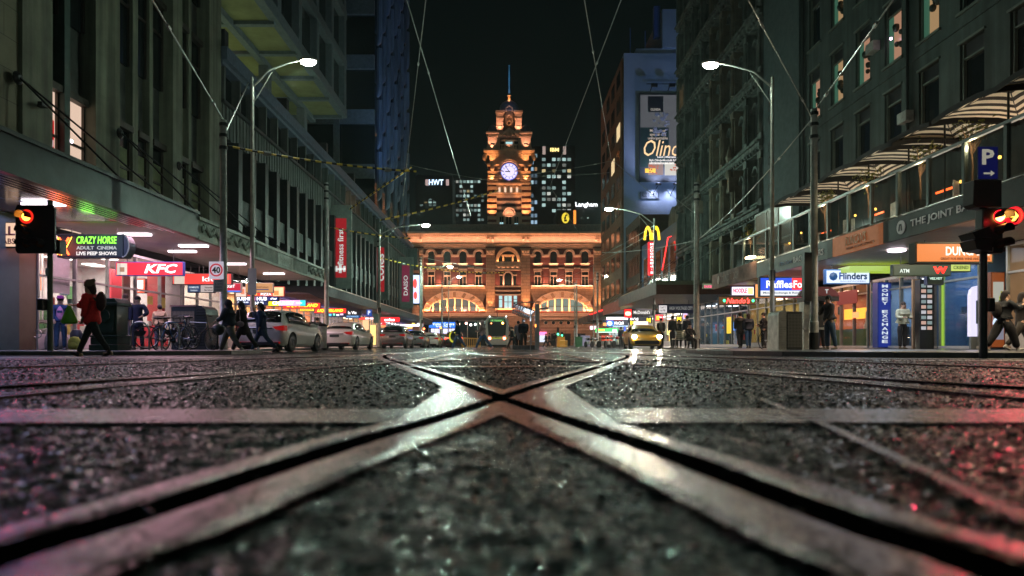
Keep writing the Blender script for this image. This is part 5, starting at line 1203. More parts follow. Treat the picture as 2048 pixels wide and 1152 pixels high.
m = MB(); m.archring(0, .75, .13, .13, .19, .19, -.05, -.03, n=16, t0=.4, t1=5.2); m.build('logo_ring', lit((.6,.75,1), .9), op)
dc = thing('display_column', 'dark narrow stand of small white lit cards beside the wooden door', 'display stand', (15.2, 24.55, .1))
m = MB(); m.box(-.35, .15, 0, .3, .0, 2.5); m.build('cabinet', m_black, dc)
for i in range(9):
    for j in (0, 1):
        m = MB(); m.box(-.3+j*.22, -.14+j*.22, -.02, -.001, .7+i*.19, .82+i*.19); m.build('card', lit([(.7,.7,.75),(.8,.5,.4),(.3,.4,.4)][(i+j) % 3], .5), dc)
wd = thing('wooden_door', 'timber framed glass door beside the man in the pale shirt', 'door', (15.1, 25.6, .1))
a0, a1 = gx(1826,25.6)-15.1, gx(1862,25.6)-15.1
for (xa, xb, za, zb2) in ((a0, a0+.14, 0, 2.62), (a1-.12, a1, 0, 2.62), (a0+.14, a1-.12, 2.45, 2.62), (a0+.14, a1-.12, .95, 1.12), (a0+.14, a1-.12, 0, .12)):
    m = MB(); m.box(xa, xb, 0, .1, za, zb2); m.build('door_frame', mat('warm_timber', (.30,.18,.10), .5, var=.3, scale=4), wd)
m = MB(); m.box(a0+.14, a1-.12, .04, .06, .12, .95); m.build('lower_pane', m_black, wd)
m = MB(); m.box(a0+.14, a1-.12, .04, .06, 1.12, 2.45); m.build('upper_pane', mat('door_glass_dim', (.08,.12,.12), .2, emit=(.2,.28,.28), estr=.25), wd)
m = MB(); m.box(a0+.14, a1-.12, .02, .035, 2.0, 2.42); m.build('door_sticker', m_black, wd); text('EXC', 1, flat((.3,.3,.3)), wd, ((a0+a1)/2+.03, .01, 2.2), fit=(.36, .2))
m = MB(); m.box(a0+.14, a0+.42, .02, .035, 1.55, 1.66); m.build('blue_sticker', lit((.05,.12,.4), .5), wd); m = MB(); m.box(a0+.421, a1-.12, .02, .035, 1.55, 1.66); m.build('red_sticker', lit((.5,.03,.04), .5), wd)
for k, (px, Yk) in enumerate(((1888, 24.2),)):
    m = MB(); m.box(gx(px,Yk)-.04, gx(px,Yk)+.04, Yk, Yk+.08, .1, 3.1); tag(m.build('lime_frame', lit((.35,.6,.05), .6)), 'lime green lit upright at the left of the blue bank glass', 'frame')
m = MB(); m.box(13.2, 15.4, 26.3, 27.2, 3.1, 3.3); tag(m.build('lime_ceiling_panel', lit((.45,.65,.05), .6)), 'lime green lit ceiling panel above the blue pillar', 'ceiling panel')
m = MB(); m.ball((12.9, 22.6, 3.37), (.28,.28,.05), 12); tag(m.build('downlight', lit((1,.85,1), 5), None, True), 'round pale downlight under the terrace near the lime panel', 'downlight')

# ---- plain building with its street name, then the ornate heritage block
eb = thing('plain_building', 'flat dark rendered building with large vertical lettering', 'building', (XR, 0, 0))
m = MB(); m.box(-.1, 9, 36.02, 41.0, 4.0, 40); m.build('wall', mat('flat_green_grey', (.06,.085,.085), .8, var=.15), eb)
for i, ch in enumerate('215 ELIZABETH'):
    if ch != ' ': text(ch, 1, mat('wall_letter', (.012,.016,.016), .6), eb, (-.115, 39.9, 15.0-i*.78), (R(90), R(90), R(-90)), fit=(.55, .6), bold=.02)
hr = thing('heritage_building', 'ornate dark Victorian facade with pilasters, arched windows and heavy cornices', 'building', (XR, 0, 0))
m_her = mat('sooty_stone', (.12,.14,.125), .8, var=.4, scale=1.2, bump=.5, streak=.6)
m_her2 = mat('sooty_stone_brown', (.15,.13,.095), .8, var=.4, scale=1.2, bump=.5)
m = MB(); yb2(m, 41.02, 61, 4.0, 44, -6, -.5); m.build('wall', m_her, hr)
FLZ = [4.2, 8.6, 12.6, 16.6, 20.6, 24.6, 28.6, 32.6]
for zi, z in enumerate(FLZ[1:]):
    m = MB(); yb2(m, 41.02, 61.2, z-.35, z-.1, -.49, .35); yb2(m, 41.02, 61.1, z-.6, z-.36, -.49, .15); yb2(m, 41.02, 61.2, z-.1, z+.05, -.49, .5)
    for i in range(40): yb2(m, 41.2+i*.5, 41.4+i*.5, z-.52, z-.361, .151, .3)
    m.build('cornice', m_her, hr)
by = [41.1+i*2.48 for i in range(9)]
for i, y in enumerate(by):
    for j, z in enumerate(FLZ):
        zt = FLZ[j+1]-.6 if j < 7 else 42
        m = MB(); yb2(m, y, y+.5, z+.05, zt, -.49, .12); yb2(m, y-.06, y+.56, zt-.45, zt-.002, .121, .25); yb2(m, y-.06, y+.56, z+.051, z+.5, .121, .22); m.lathe([(.13,z+.5),(.11,zt-.45)], (-.2, y+.25, 0), 8); m.build('pilaster', m_her2 if 46 < y < 52 else m_her, hr)
        if i < 8 and j < 7:
            w = 1.9; mm = MB()
            for s_ in (0, 1):
                yc = y+.55+.48+s_*.95; pts = [(yc-.36, z+.5), (yc+.36, z+.5)]+[(yc+.36*math.cos(math.pi*k/8), zt-1.0+.36*math.sin(math.pi*k/8)) for k in range(9)]
                mm.prism(pts, .46, .42, 'x')
            w_ = mm.build('window', lit((1,.5,.22), .6) if (i, j) in ((7, 4),) else m_glassdark, hr)
            m = MB()
            for s_ in (0, 1):
                yc = y+.55+.48+s_*.95
                for k in range(8):
                    a, b = math.pi*k/8, math.pi*(k+1)/8; m.prism([(yc+.38*math.cos(a), zt-1.0+.38*math.sin(a)), (yc+.52*math.cos(a), zt-1.0+.52*math.sin(a)), (yc+.52*math.cos(b), zt-1.0+.52*math.sin(b)), (yc+.38*math.cos(b), zt-1.0+.38*math.sin(b))], .41, .1, 'x')
            m.box(.41, .05, y+1.46, y+1.55, z+.5, zt-1.05); m.box(.41, -.05, y+.55, y+2.43, z+.38, z+.499); m.build('window_surround', m_her, w_)
for i in (2, 5):
    m = MB(); y = by[i]+.25; m.box(-.5, .1, y-.2, y+.2, 10.6, 11.6); m.ball((-.45, y, 11.8), (.25,.25,.35), 10); m.lathe([(.2,0),(.3,.3),(.1,.9),(.02,1.2)], (-.4, y, 12.6), 8); m.build('statue_bracket', m_her2, hr)
# low corner section of the heritage block with white frame glazing
gl = thing('glazed_infill', 'white framed upper windows between the terrace and the ornate facade', 'window bay', (13.9, 33.4, 4.0))
for i in range(4):
    m = MB(); m.box(0, .08, i*1.6, i*1.6+.1, 0, 3.4); m.build('mullion', mat('white_green_frame', (.32,.36,.30), .5), gl)
    if i < 3:
        m = MB(); m.box(.03, .05, i*1.6+.1, i*1.6+1.6, 0, 3.4); m.build('pane', mat('warm_dim_pane', (.1,.12,.1), .15, emit=(.5,.42,.28), estr=.10), gl)
for z in (0, 1.6, 3.4):
    m = MB(); m.box(-.01, .09, -.02, 4.95, z, z+.1); m.build('rail', MC['white_green_frame'], gl)

# ---- low buildings before the billboard wall
lb = thing('blue_shop_building', 'low blue fronted burger shop building with a round gable', 'building', (XR, 0, 0))
m = MB(); m.box(-.1, 8, 61.02, 78, 4.0, 11.5); m.build('wall', mat('blue_front', (.05,.13,.26), .5, var=.2), lb)
m = MB(); m.prism([(63.5+1.6*math.cos(math.pi*i/12), 11.5+1.6*math.sin(math.pi*i/12)) for i in range(13)], -.12, 1.0, 'x'); m.build('round_gable', m_her, lb)
for i in range(5):
    m = MB(); m.box(-.13, -.101, 62.2+i*3.1, 64.3+i*3.1, 5.2, 9.8); m.build('window', m_glassdark, lb)
bb = thing('brown_brick_building', 'low brown brick building with slot windows near the far right corner', 'building', (XR, 0, 0))
m = MB(); m.box(-.3, 10, 78.02, 87.4, 4.0, 15.2); m.build('wall', brick('brown_brick', (.14,.085,.055), (.11,.07,.045), (.08,.06,.05), 1, .5, .16, .8, .02, 'yz'), bb)
for j in range(3):
    for i in range(9):
        m = MB(); m.box(-.34, -.301, 78.5+i*.98, 78.95+i*.98, 5.2+j*3.3, 7.4+j*3.3); m.build('window', m_glassdark, bb)
cb = thing('billboard_building', 'tall building with a brown window side and pale blue blank wall carrying the billboard', 'building', (XR, 0, 0))
Yb = 87.5; xw0 = gx(1248, Yb)-XR
m_bw = mat('pale_blue_render', (.34,.40,.50), .8, var=.12, scale=.3)
zr = lambda py: gz(py, Yb)
m = MB(); m.box(xw0, 14, Yb, 107, 4.0, zr(106)); m.build('wall', [m_bw, m_bw], cb)
m = MB(); m.box(gx(1273,Yb)-XR, 14, Yb+.3, 106, zr(105.9), zr(95)); m.box(gx(1325,Yb)-XR, 14, Yb+.01, 106, zr(95.1), zr(18)); m.build('roof_step', m_bw, cb)
m = MB(); m.box(xw0-.25, xw0-.001, Yb+.2, 107.2, 3.9, zr(115)); m.build('side_wall', mat('brown_side', (.22,.11,.055), .8, var=.2), cb)
for j in range(9):
    for i in range(4):
        m = MB(); m.box(xw0-.3, xw0-.251, 89+i*4.6, 91.6+i*4.6, 7+j*3.4, 8.9+j*3.4); m.build('window', lit((1,.75,.4), .6) if (i, j) in ((0,6),(1,5)) else m_glassdark, cb)
for (px, a, b, c) in ((1262, 52, 105, .05), (1292, 58, 96, .05), (1316, 8, 70, .4)):
    m = MB(); m.box(gx(px,Yb)-XR-c, gx(px,Yb)-XR+c, Yb+.5, Yb+.5+2*c, zr(b), zr(a)); m.build('roof_mast', mat('blue_lit_mast', (.05,.1,.3), .5), cb)
# billboard
bl_ = sign('billboard', 'tall printed tea house billboard reading Olinda on the pale blue wall', 'billboard', 1281, 1372, 190, 361, Yb-.35, (.26,.27,.30), depth=.3, e=.22, frame=(.05,.06,.07), border=.15,
  panels=[(0,.62,.15,.62,(.03,.06,.05),0), (0,1,.0,.16,(.06,.07,.08),0), (.16,.5,.80,.985,(.03,.03,.035),0), (.17,.50,.065,.20,(.45,.30,.25),.5), (.53,.98,.06,.21,(.75,.72,.62),.6), (.10,.33,.09,.14,(1,.55,.05),1.0)],
  texts=[('Olinda', .53, .38, .92, .19, (.95,.62,.32), .9, .3, .0), ('Make your\nspecial day\nunforgettable', .38, .535, .44, .13, (.6,.5,.42), .5), ('Lunch | Afternoon Tea', .62, .272, .50, .028, (.95,.9,.9), 1.0), ('86A Olinda-Monbulk Rd, Olinda', .58, .235, .78, .03, (.9,.85,.8), .8), ('olindateahouse.com.au', .5, .205, .62, .03, (.95,.88,.82), 1.0), ('OLINDA', .33, .83, .22, .03, (.45,.42,.38), .5)])
k = random.Random(5); m = MB()
for i in range(26): m.ball((k.uniform(-1.2, .6), -.04, k.uniform(5.6, 8.6)), (k.uniform(.12,.32), .012, k.uniform(.1,.26)), 8)
m.build('flower_picture', mat('petals', (.42,.40,.44), .6, var=.4), bl_)
m = MB()
for i in range(30): m.ball((k.uniform(.9, 2.6) if i % 2 else k.uniform(-1.8,-.7), -.035, k.uniform(.8, 2.0)), (.11,.012,.11), 6)
m.build('food_picture', lit((.55,.12,.05), .7), bl_)
for i in range(2):
    for (pyy, up) in ((350, 1), (395, 0)): pass
for i, px in enumerate((1306, 1341)):
    t = thing('billboard_lamp', ['lower billboard floodlight on its bracket, left one', 'lower billboard floodlight on its bracket, right one'][i], 'floodlight', (gx(px,Yb), Yb, gz(372,Yb)), 0, 'billboard floodlights')
    m = MB(); m.tube([(0,0,-1.3),(0,-.5,-1.0),(.3,-1.3,-.3)], .05, 6); m.build('bracket', m_black, t); m = MB(); m.cbox((.35,-1.5,-.1), (.7,.3,.25)); m.build('lamp_housing', m_black, t)
    light('SPOT', (.35,-1.7,0), 1300, (.62,.66,1.0), t, size=.2, aim=(.3,.4,5.0), spot=125, blend=.9)
    light('SPOT', (.0,-.9,-.8), 200, (.62,.68,1.0), t, size=.2, aim=(0,.3,-2), spot=140, blend=.9)
    t = thing('billboard_lamp', ['upper billboard floodlight bar, left one', 'upper billboard floodlight bar, right one'][i], 'floodlight', (gx(px-5,Yb), Yb, gz(178,Yb)), 0, 'billboard floodlights')
    m = MB(); m.tube([(-.6,-.4,.5),(2,-.4,.5)], .05, 6); m.tube([(0,0,-.2),(0,-1.2,.1)], .05, 6); m.build('bracket', m_black, t); m = MB(); m.cbox((.2,-1.3,.0), (.8,.3,.4)); m.build('lamp_housing', m_black, t)
light('SPOT', (gx(1300,Yb), Yb-14, 12), 5200, (.25,.45,1.0), cb, size=.5, aim=(2, Yb, 32), spot=80, blend=.9)
cb.children[-1].location = (gx(1300,Yb)-XR, Yb-14, 12)
sign('wall_sign', 'small pale wall sign reading ACE TODAY below the billboard', 'wall sign', 1281, 1316, 384, 397, Yb-.2, (.25,.28,.32), e=0, texts=[('ADZ TODAY', .5, .5, .85, .6, (.05,.06,.08), 0)])
# awnings further down the right side
def awning(label, x0, y0, y1, z0, z1, mm, X1=15.4, sof=(.2,.2,.18)):
    t = thing('awning', label, 'awning', (0, 0, 0)); m = MB(); m.box(x0, x0+.08, y0, y1, z0, z1); m.box(x0+.08, X1, y0, y0+.08, z0, z1); m.build('fascia', mm, t)
    m = MB(); m.box(x0+.08, X1, y0+.1, y1, z0+.1, z0+.2); m.build('soffit', flat(sof), t)
    for yy in (y0+2, y1-2):
        m = MB(); m.tube([(x0+.2, yy, z1), (15.4, yy+.5, z1+3.2)], .03, 6); m.build('stay_rod', m_steel, t)
    light('AREA', ((x0+15.5)/2, (y0+y1)/2, z0), (y1-y0)*28, (1,.85,.75), t, size=2.5, size_y=(y1-y0)*.8)
    return t
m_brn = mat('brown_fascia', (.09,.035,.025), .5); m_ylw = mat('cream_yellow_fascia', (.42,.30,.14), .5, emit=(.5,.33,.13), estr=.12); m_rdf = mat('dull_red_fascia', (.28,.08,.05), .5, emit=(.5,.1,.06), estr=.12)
t = awning('brown edged awning behind the thick wire pole', 9.4, 43, 57.5, 3.45, 4.25, m_brn)
m = MB(); m.box(9.35, 15.4, 42.95, 42.99, 4.05, 4.3); m.build('green_trim', flat((.12,.16,.11)), t)
awning('cream yellow awning by the lamp post', 10.8, 57.6, 65, 3.6, 4.9, m_ylw); awning('dull red lettered awning of the burger restaurant', 10.8, 65.2, 77, 3.6, 4.6, m_rdf)
t = awning('far awning with a thin red neon line', 11.0, 77.2, 93, 3.5, 4.3, m_dark); m = MB(); m.box(10.9, 10.99, 77.2, 90, 4.2, 4.3); m.build('neon_line', lit((1,.02,.02), 2.5), t)
awning('last brown awning before the station street', 11.0, 93.2, 105, 3.4, 4.3, m_brf)
mc = thing('burger_pylon_sign', 'tall red upright sign with yellow arches and a bent red neon line', 'sign', (gx(1303,64), 64, gz(550,64)))
m = MB(); m.box(-.28, .33, 0, .3, 0, 3.1); m.build('panel', lit((.9,.012,.02), 1.5), mc)
for i, ch in enumerate("McDonald's"): text(ch, 1, lit((1,.9,.9), 1.4), mc, (.02, -.02, 2.88-i*.295), fit=(.3 if ch != "'" else .06, .21 if ch != "'" else .1), bold=.02)
m = MB()
for s_ in (-1, 1): m.archring(.05+s_*.38, 3.3, .20, 1.0, .38, 1.3, -.05, .15, n=12)
m.build('yellow_arches', lit((1,.65,.02), 1.8), mc)
m = MB(); m.tube([(1.0,0,.4),(1.55,0,3.5),(2.1,0,3.75)], .05, 6); m.build('neon_line', lit((1,.03,.03), 3), mc)
# ================================================================== HANGING SIGNS
RED = (.90,.012,.03)
W_ = (.95,.92,.92)
sign('hanging_sign', 'red lit hanging sign reading KFC, nearer one', 'hanging sign', 232, 365, 525, 550, 26.5, (.80,.008,.03), e=1.1, frame=(.03,.05,.35), hang=.55,
     texts=[('KFC', .68, .5, .50, .74, W_, 1.5, .25, .03)], panels=[(.02,.17,.0,.93,(.8,.72,.62),.8), (.06,.13,.25,.62,(.5,.25,.15),.6)])
sign('hanging_sign', 'red lit hanging sign with a pale oval, farther one', 'hanging sign', 346, 462, 548, 568, 30.8, (.85,.03,.02), e=1.2, frame=(.02,.02,.03), hang=.7,
     texts=[('kfc', .62, .5, .22, .5, W_, 1.0)], panels=[(.02,.2,.0,.9,(.75,.62,.5),.7), (.90,.97,.05,.95,(.9,.1,.05),1.2)])
ch = sign('neon_hanging_sign', 'dark rounded hanging sign with green neon lettering and a red neon X', 'hanging sign', 116, 246, 470, 513, 22, (.008,.03,.06), depth=.42, e=.25, frame=(.01,.03,.06), hang=.25,
     texts=[('CRAZY HORSE', .60, .76, .62, .34, (.22,1,.05), 2.2, .15, .01), ('ADULT  CINEMA', .60, .40, .62, .16, (.55,.6,.62), .7), ('LIVE PEEP SHOWS', .60, .14, .62, .17, (.85,.8,.8), .9, 0, .03)])
m = MB(); m.tube([(-.98,-.06,.05),(-.66,-.06,.60)], .032, 8); m.tube([(-.66,-.06,.05),(-.98,-.06,.60)], .032, 8); m.build('neon_cross', lit((1,.10,.02), 4), ch)
m = MB(); m.tube([(-.90,-.07,.03),(-.72,-.07,.30),(-.56,-.07,.62)], .012, 6); m.tube([(-1.02,-.07,.62),(-.92,-.07,.32),(-1.02,-.07,.05)], .012, 6); m.build('neon_outline', lit((1,.5,.05), 4), ch)
m = MB(); m.prism([(1.03, 0), (1.03, .70)]+[(1.03+.20*math.cos(a), .35+.35*math.sin(a)) for a in [math.pi/2-math.pi*i/10 for i in range(11)]], -.0, .42); m.build('rounded_end', mat('sign_navy', (.01,.03,.06), .3), ch)
m = MB(); m.archring(1.03, .35, .20, .35, .24, .39, -.03, .0, n=14, t0=-math.pi/2, t1=math.pi/2); m.build('end_trim', m_gal, ch)
light('POINT', (-.8, -.5, .3), 9, (1,.15,.05), ch, size=.2); light('POINT', (.2, -.5, .7), 5, (.3,1,.1), ch, size=.2)
sign('hanging_sign', 'cream lit sign cut off by the left frame edge, reading GRILL and KEBABS', 'hanging sign', -46, 37, 446, 493, 20.3, (.75,.48,.32), e=.9, frame=(.02,.02,.02), hang=.1,
     texts=[('GRILL', .47, .66, .92, .40, (.13,.03,.02), 0, 0, .03), ('KEBABS', .62, .22, .62, .24, (.13,.03,.02), 0, 0, .02)])
sign('menu_light_box', 'small upright red and white light box inside the takeaway window', 'light box', 272, 289, 558, 585, 28.4, (.95,.12,.05), e=1.8, frame=(.2,.02,.02), panels=[(.2,.85,.30,.9,(1,.95,.95),2.2), (.25,.8,.08,.24,(1,.95,.95),2)])
sign('hanging_sign', 'navy hanging sign reading COMPLETE TRAINING', 'hanging sign', 376, 400, 570, 584, 31.8, (.02,.05,.13), e=.8, frame=(.02,.02,.05), hang=.9, texts=[('COMPLETE', .5, .66, .8, .24, (.6,.65,.7), .9), ('TRAINING', .5, .22, .6, .2, (.5,.55,.6), .8)])
sign('hanging_sign', 'pale hanging sign reading Victorian Bar School', 'hanging sign', 401.5, 428, 570.5, 584, 31.8, (.62,.52,.50), e=.6, frame=(.05,.05,.06), hang=.9, texts=[('Victorian', .6, .68, .6, .28, (.05,.04,.05), 0), ('Bar School', .6, .28, .6, .26, (.05,.04,.05), 0)])
sign('hanging_sign', 'red hanging sign reading RGIT with a blue foot strip', 'hanging sign', 450, 481, 567, 584, 32.5, (.55,.01,.04), e=.8, frame=(.4,.4,.42), hang=.8, texts=[('RGIT', .36, .68, .6, .36, W_, 1.1, 0, .03)], panels=[(0,1,0,.16,(.05,.2,.8),1)])
sign('hanging_sign', 'orange framed hanging sign with a navy strip', 'hanging sign', 492, 545, 567, 584.5, 35, (.62,.30,.10), e=.7, frame=(.4,.35,.3), hang=.7, texts=[('VEGETARIAN', .62, .58, .45, .17, (.12,.06,.03), 0)], panels=[(.4,.86,.26,.38,(.03,.07,.25),.4)])
sign('shop_fascia_sign', 'red lit strip reading PIZZA above the sushi lettering', 'fascia sign', 492, 548, 585, 592, 38.2, (.85,.04,.02), e=1.3, texts=[('PIZZA', .72, .5, .38, .66, W_, 1.4), ('B O', .3, .5, .2, .66, (1,.6,.1), 1.4)])
sign('food_picture_box', 'square lit picture of fried food', 'light box', 546, 567, 574.5, 592, 38.0, (.95,.45,.22), e=1.3, frame=(.5,.05,.03), panels=[(.1,.55,.1,.6,(.7,.2,.05),1.2), (.6,.95,.3,.9,(1,.55,.3),1.2)])
sign('light_box', 'cream light box with an orange round logo left of the sushi sign', 'light box', 472, 492, 574, 593, 37.6, (.85,.6,.5), e=.9, frame=(.2,.1,.05), panels=[(.5,.85,.25,.8,(.9,.2,.1),1)])
sign('shop_fascia_sign', 'navy sign with white lettering reading SUSHI HUB', 'fascia sign', 472, 556, 593.5, 601.5, 38.4, (.01,.03,.2), e=.7, texts=[('SUSHI', .17, .5, .32, .86, (.9,.93,1), 2, 0, .03), ('HUB', .62, .5, .24, .86, (.9,.93,1), 2, 0, .03), ('~', .9, .5, .14, .5, (.9,.93,1), 2)], panels=[(.36,.46,.1,.9,(.85,.3,.5),1.2)])
sign('shop_fascia_sign', 'second navy strip reading AND under the sushi lettering', 'fascia sign', 474, 534, 602.5, 609.5, 38.5, (.01,.03,.15), e=.7, texts=[('SUSHI', .2, .7, .36, .4, (.8,.85,1), 1.5), ('HUB', .75, .45, .28, .8, (.9,.93,1), 1.8)])
sign('shop_fascia_sign', 'yellow, pink and teal sign reading CHUNKY', 'fascia sign', 535, 611, 600.5, 611.5, 41.8, (.85,.40,.70), e=1.2, frame=(.1,.05,.2), texts=[('CHUNKY', .42, .5, .58, .66, (1,.97,.95), 1.8, 0, .04), ('TOWN', .83, .5, .16, .3, W_, 1.4)], panels=[(0,.3,0,1,(.95,.75,.02),1.3), (.86,1,0,1,(.02,.6,.65),1.2)])
sign('shop_fascia_sign', 'nearer red sign with yellow slanted lettering reading LIQUORLAND', 'fascia sign', 566, 640, 606, 616.5, 44.5, (.92,.02,.01), e=1.4, texts=[('LIQUORLAND', .52, .5, .84, .72, (1,.8,.02), 1.8, .3, .03)])
sign('shop_fascia_sign', 'farther red sign with yellow slanted lettering reading LIQUORLAND', 'fascia sign', 629, 692, 617, 626, 50.5, (.92,.02,.01), e=1.4, texts=[('LIQUORLAND', .5, .5, .82, .72, (1,.8,.02), 1.8, .3, .03)])
sign('lit_upright_strip', 'yellow lit sign below the upper red bottle shop sign', 'fascia sign', 600, 628, 617.5, 622, 47, (.9,.6,.02), e=1.2, texts=[('LIQUOR', .5, .5, .8, .7, (.5,.05,.02), 0)])
sign('shop_fascia_sign', 'dark sign with white lettering reading la Vie', 'fascia sign', 690, 722, 621.5, 630, 53, (.02,.02,.03), e=.4, texts=[('la Vie', .46, .55, .52, .7, W_, 1.6)])
sign('shop_fascia_sign', 'blue sign reading EXCHANGE', 'fascia sign', 691, 720, 630.5, 635.5, 54, (.01,.05,.22), e=.8, texts=[('EXCHANGE', .5, .5, .8, .62, (.3,.6,.9), 1)])
sign('shop_fascia_sign', 'dark sign of small blue and green lit logos behind the wire pole', 'fascia sign', 656, 690, 626.5, 633, 52, (.02,.05,.15), e=.5, panels=[(.05,.2,.2,.8,(.1,.5,1),1.6), (.3,.42,.3,.9,(.2,.9,.5),1.5), (.5,.66,.2,.7,(.9,.9,.95),1.6), (.72,.9,.4,.9,(.9,.5,.7),1.4)])
sign('shop_fascia_sign', 'thin red and white lit sign before the supermarket', 'fascia sign', 718, 750, 635, 639, 60, (.95,.03,.02), e=1.6, panels=[(.4,1,.1,.9,(1,.8,.8),1.6)])
sign('shop_fascia_sign', 'red lit sign reading coles over the supermarket door', 'fascia sign', 757, 799, 634.5, 644, 66, (.92,.015,.02), e=1.5, texts=[('coles', .52, .5, .5, .62, W_, 2, 0, .04)])
sign('small_sign', 'small red sign with a white C under the supermarket sign', 'fascia sign', 758, 771, 645.5, 652, 65, (.92,.02,.02), e=1.5, texts=[('C', .3, .5, .3, .7, W_, 2)])
for i, (a, b, c, d, col, e) in enumerate(((800,846,649,652.5,(.9,.92,1),2.2), (797,806,655,659,(.2,.4,1),1.8), (808,826,660,664,(.1,.25,1),1.8), (815,825,653,657,(1,.5,.15),1.8), (824,829,646,649,(1,.7,.1),2), (834,846,646.5,650,(.9,.95,1),2), (783,796,668,676,(.9,.6,.3),1.0), (740,752,650,690,(1,.62,.2),1.2), (725,738,640,665,(.95,.5,.25),1.0))):
    sign('far_lit_sign', 'small far lit sign, %s' % ['long white strip','pale blue box','wide blue box','orange box','amber dot','white box by the pole','amber window','tall amber doorway','orange doorway'][i], 'lit sign', a, b, c, d, 84+i if i < 7 else 64, col, e=e)
# right side
sign('hanging_sign', 'white lit hanging sign reading Flinders with a blue round logo', 'hanging sign', 1653, 1738, 541, 566, 27, (.62,.72,.95), e=1.0, frame=(.02,.10,.25), hang=.35, border=.05,
     texts=[('Flinders', .62, .56, .66, .58, (.01,.08,.35), 0, 0, .03), ('BACKPACKERS', .62, .14, .6, .10, (.3,.4,.6), 0), ('.', .155, .52, .2, .68, (.02,.16,.55), .3)], panels=[(.13,.19,.28,.42,(.8,.85,1),.9)])
sign('hanging_sign', 'blue and red lit hanging sign reading Raffles Forex', 'hanging sign', 1521, 1622, 556, 591, 29, (.01,.06,.62), e=1.0, frame=(.03,.05,.04), hang=.2, border=.06,
     texts=[('Raffles', .37, .64, .52, .42, W_, 1.3, 0, .02), ('Forex', .86, .64, .42, .42, W_, 1.3, 0, .02), ('Money Exchange & Remittance', .5, .14, .9, .13, (.05,.08,.2), 0)], panels=[(.62,1,.32,1,(.85,.02,.02),1.2), (0,1,0,.28,(.75,.78,.8),.9)])
dn = sign('hanging_sign', 'large orange lit hanging sign reading DUNCANS behind the traffic light', 'hanging sign', 1834, 1983, 488, 523, 18.4, (.80,.22,.05), depth=.3, e=.8, frame=(.02,.02,.02), hang=.12, border=.05,
     texts=[("DUNCAN'S", .68, .60, .60, .52, (1,.82,.66), 1.3), ('GREAT FOR BEER WINE AND SPIRITS', .64, .16, .66, .14, (.15,.03,.01), 0)])
sign('hanging_sign', 'dark green sign reading ATM with a red angular mark', 'hanging sign', 1788, 1900, 530.5, 550, 22, (.03,.09,.06), e=.45, frame=(.02,.04,.03), hang=.3, texts=[('ATM', .18, .42, .17, .38, (.7,.8,.72), .9), ('W', .82, .5, .26, .74, (.95,.03,.02), 1.6, 0, .08)])
sign('hanging_sign', 'small black sign reading VELVET', 'hanging sign', 1856, 1886, 552, 568, 22.3, (.01,.03,.02), e=.4, texts=[('VELVET', .5, .68, .84, .3, (.55,.75,.6), 1)])
sign('shop_fascia_sign', 'pale lime lit panel behind the orange sign', 'fascia sign', 1902, 1940, 528, 542, 22.6, (.55,.65,.15), e=.8, texts=[('CKEND', .5, .5, .8, .5, (.1,.2,.05), 0)])
m = MB()
sign('neon_fascia_sign', 'brown board with red glowing script reading Nando\'s and green leaves', 'fascia sign', 1438, 1511, 593.5, 609, 37, (.20,.09,.03), e=.4, texts=[("Nando's", .52, .5, .66, .7, (1,.06,.05), 3, .3, .02), ('•', .14, .5, .07, .4, (.05,1,.3), 3), ('•', .93, .5, .07, .4, (.05,1,.3), 3)])
sign('hanging_sign', 'orange and crimson lit sign partly behind the blue and red exchange sign', 'hanging sign', 1511, 1603, 569, 595, 33, (.95,.32,.08), e=1.0, panels=[(.55,1,0,1,(.55,.03,.12),.9), (.2,.45,.15,.35,(1,.8,.6),1.3)])
sign('hanging_sign', 'tilted pink and white lit sign above the red script sign', 'hanging sign', 1464, 1508, 574, 590, 36, (.9,.85,.95), e=1.3, frame=(.1,.1,.4), texts=[('NOODLE', .36, .55, .62, .6, (.8,.02,.12), .8, 0, .05)], panels=[(.72,.95,.1,.9,(1,.8,.2),1.4)])
sign('hanging_sign', 'small green hanging sign with red lettering', 'hanging sign', 1407, 1426, 567.5, 577, 38, (.25,.30,.18), e=.6, frame=(.2,.25,.15), texts=[('DUKES', .5, .4, .85, .5, (.9,.05,.2), 1.4)])
sign('hanging_sign', 'navy hanging sign reading HIGH VOLTAGE CITY with a white panel', 'hanging sign', 1318, 1389, 609, 625.5, 43.5, (.015,.02,.05), e=.25, frame=(.03,.04,.08), hang=.3, texts=[('HIGH VOLTAGE CITY', .62, .55, .66, .42, (.45,.45,.42), .35), ('TATT\n& PIE', .11, .45, .17, .6, (.08,.06,.08), 0)], panels=[(.0,.22,.0,.88,(.75,.7,.7),.8)])
hj = sign('burger_sign', 'red square lit sign with a round burger bun logo', 'hanging sign', 1249, 1263, 618.5, 635, 58, (.95,.02,.02), e=1.5, frame=(.5,.01,.01))
m = MB(); m.ball((0,-.03,.42), (.24,.02,.09), 12); m.ball((0,-.03,.22), (.24,.02,.06), 12); m.build('bun_logo', lit((1,.65,.4), 1.8), hj); m = MB(); m.box(-.25,.25,-.05,-.03,.28,.35); m.build('logo_band', lit((1,.9,.9), 1.6), hj)
sign('fascia_board', 'dark board reading McDonald\'s in thin white letters', 'fascia sign', 1264, 1303, 618.5, 630.5, 62, (.015,.02,.02), e=.3, texts=[("McDonald's", .5, .5, .84, .55, (.8,.78,.75), .9)])
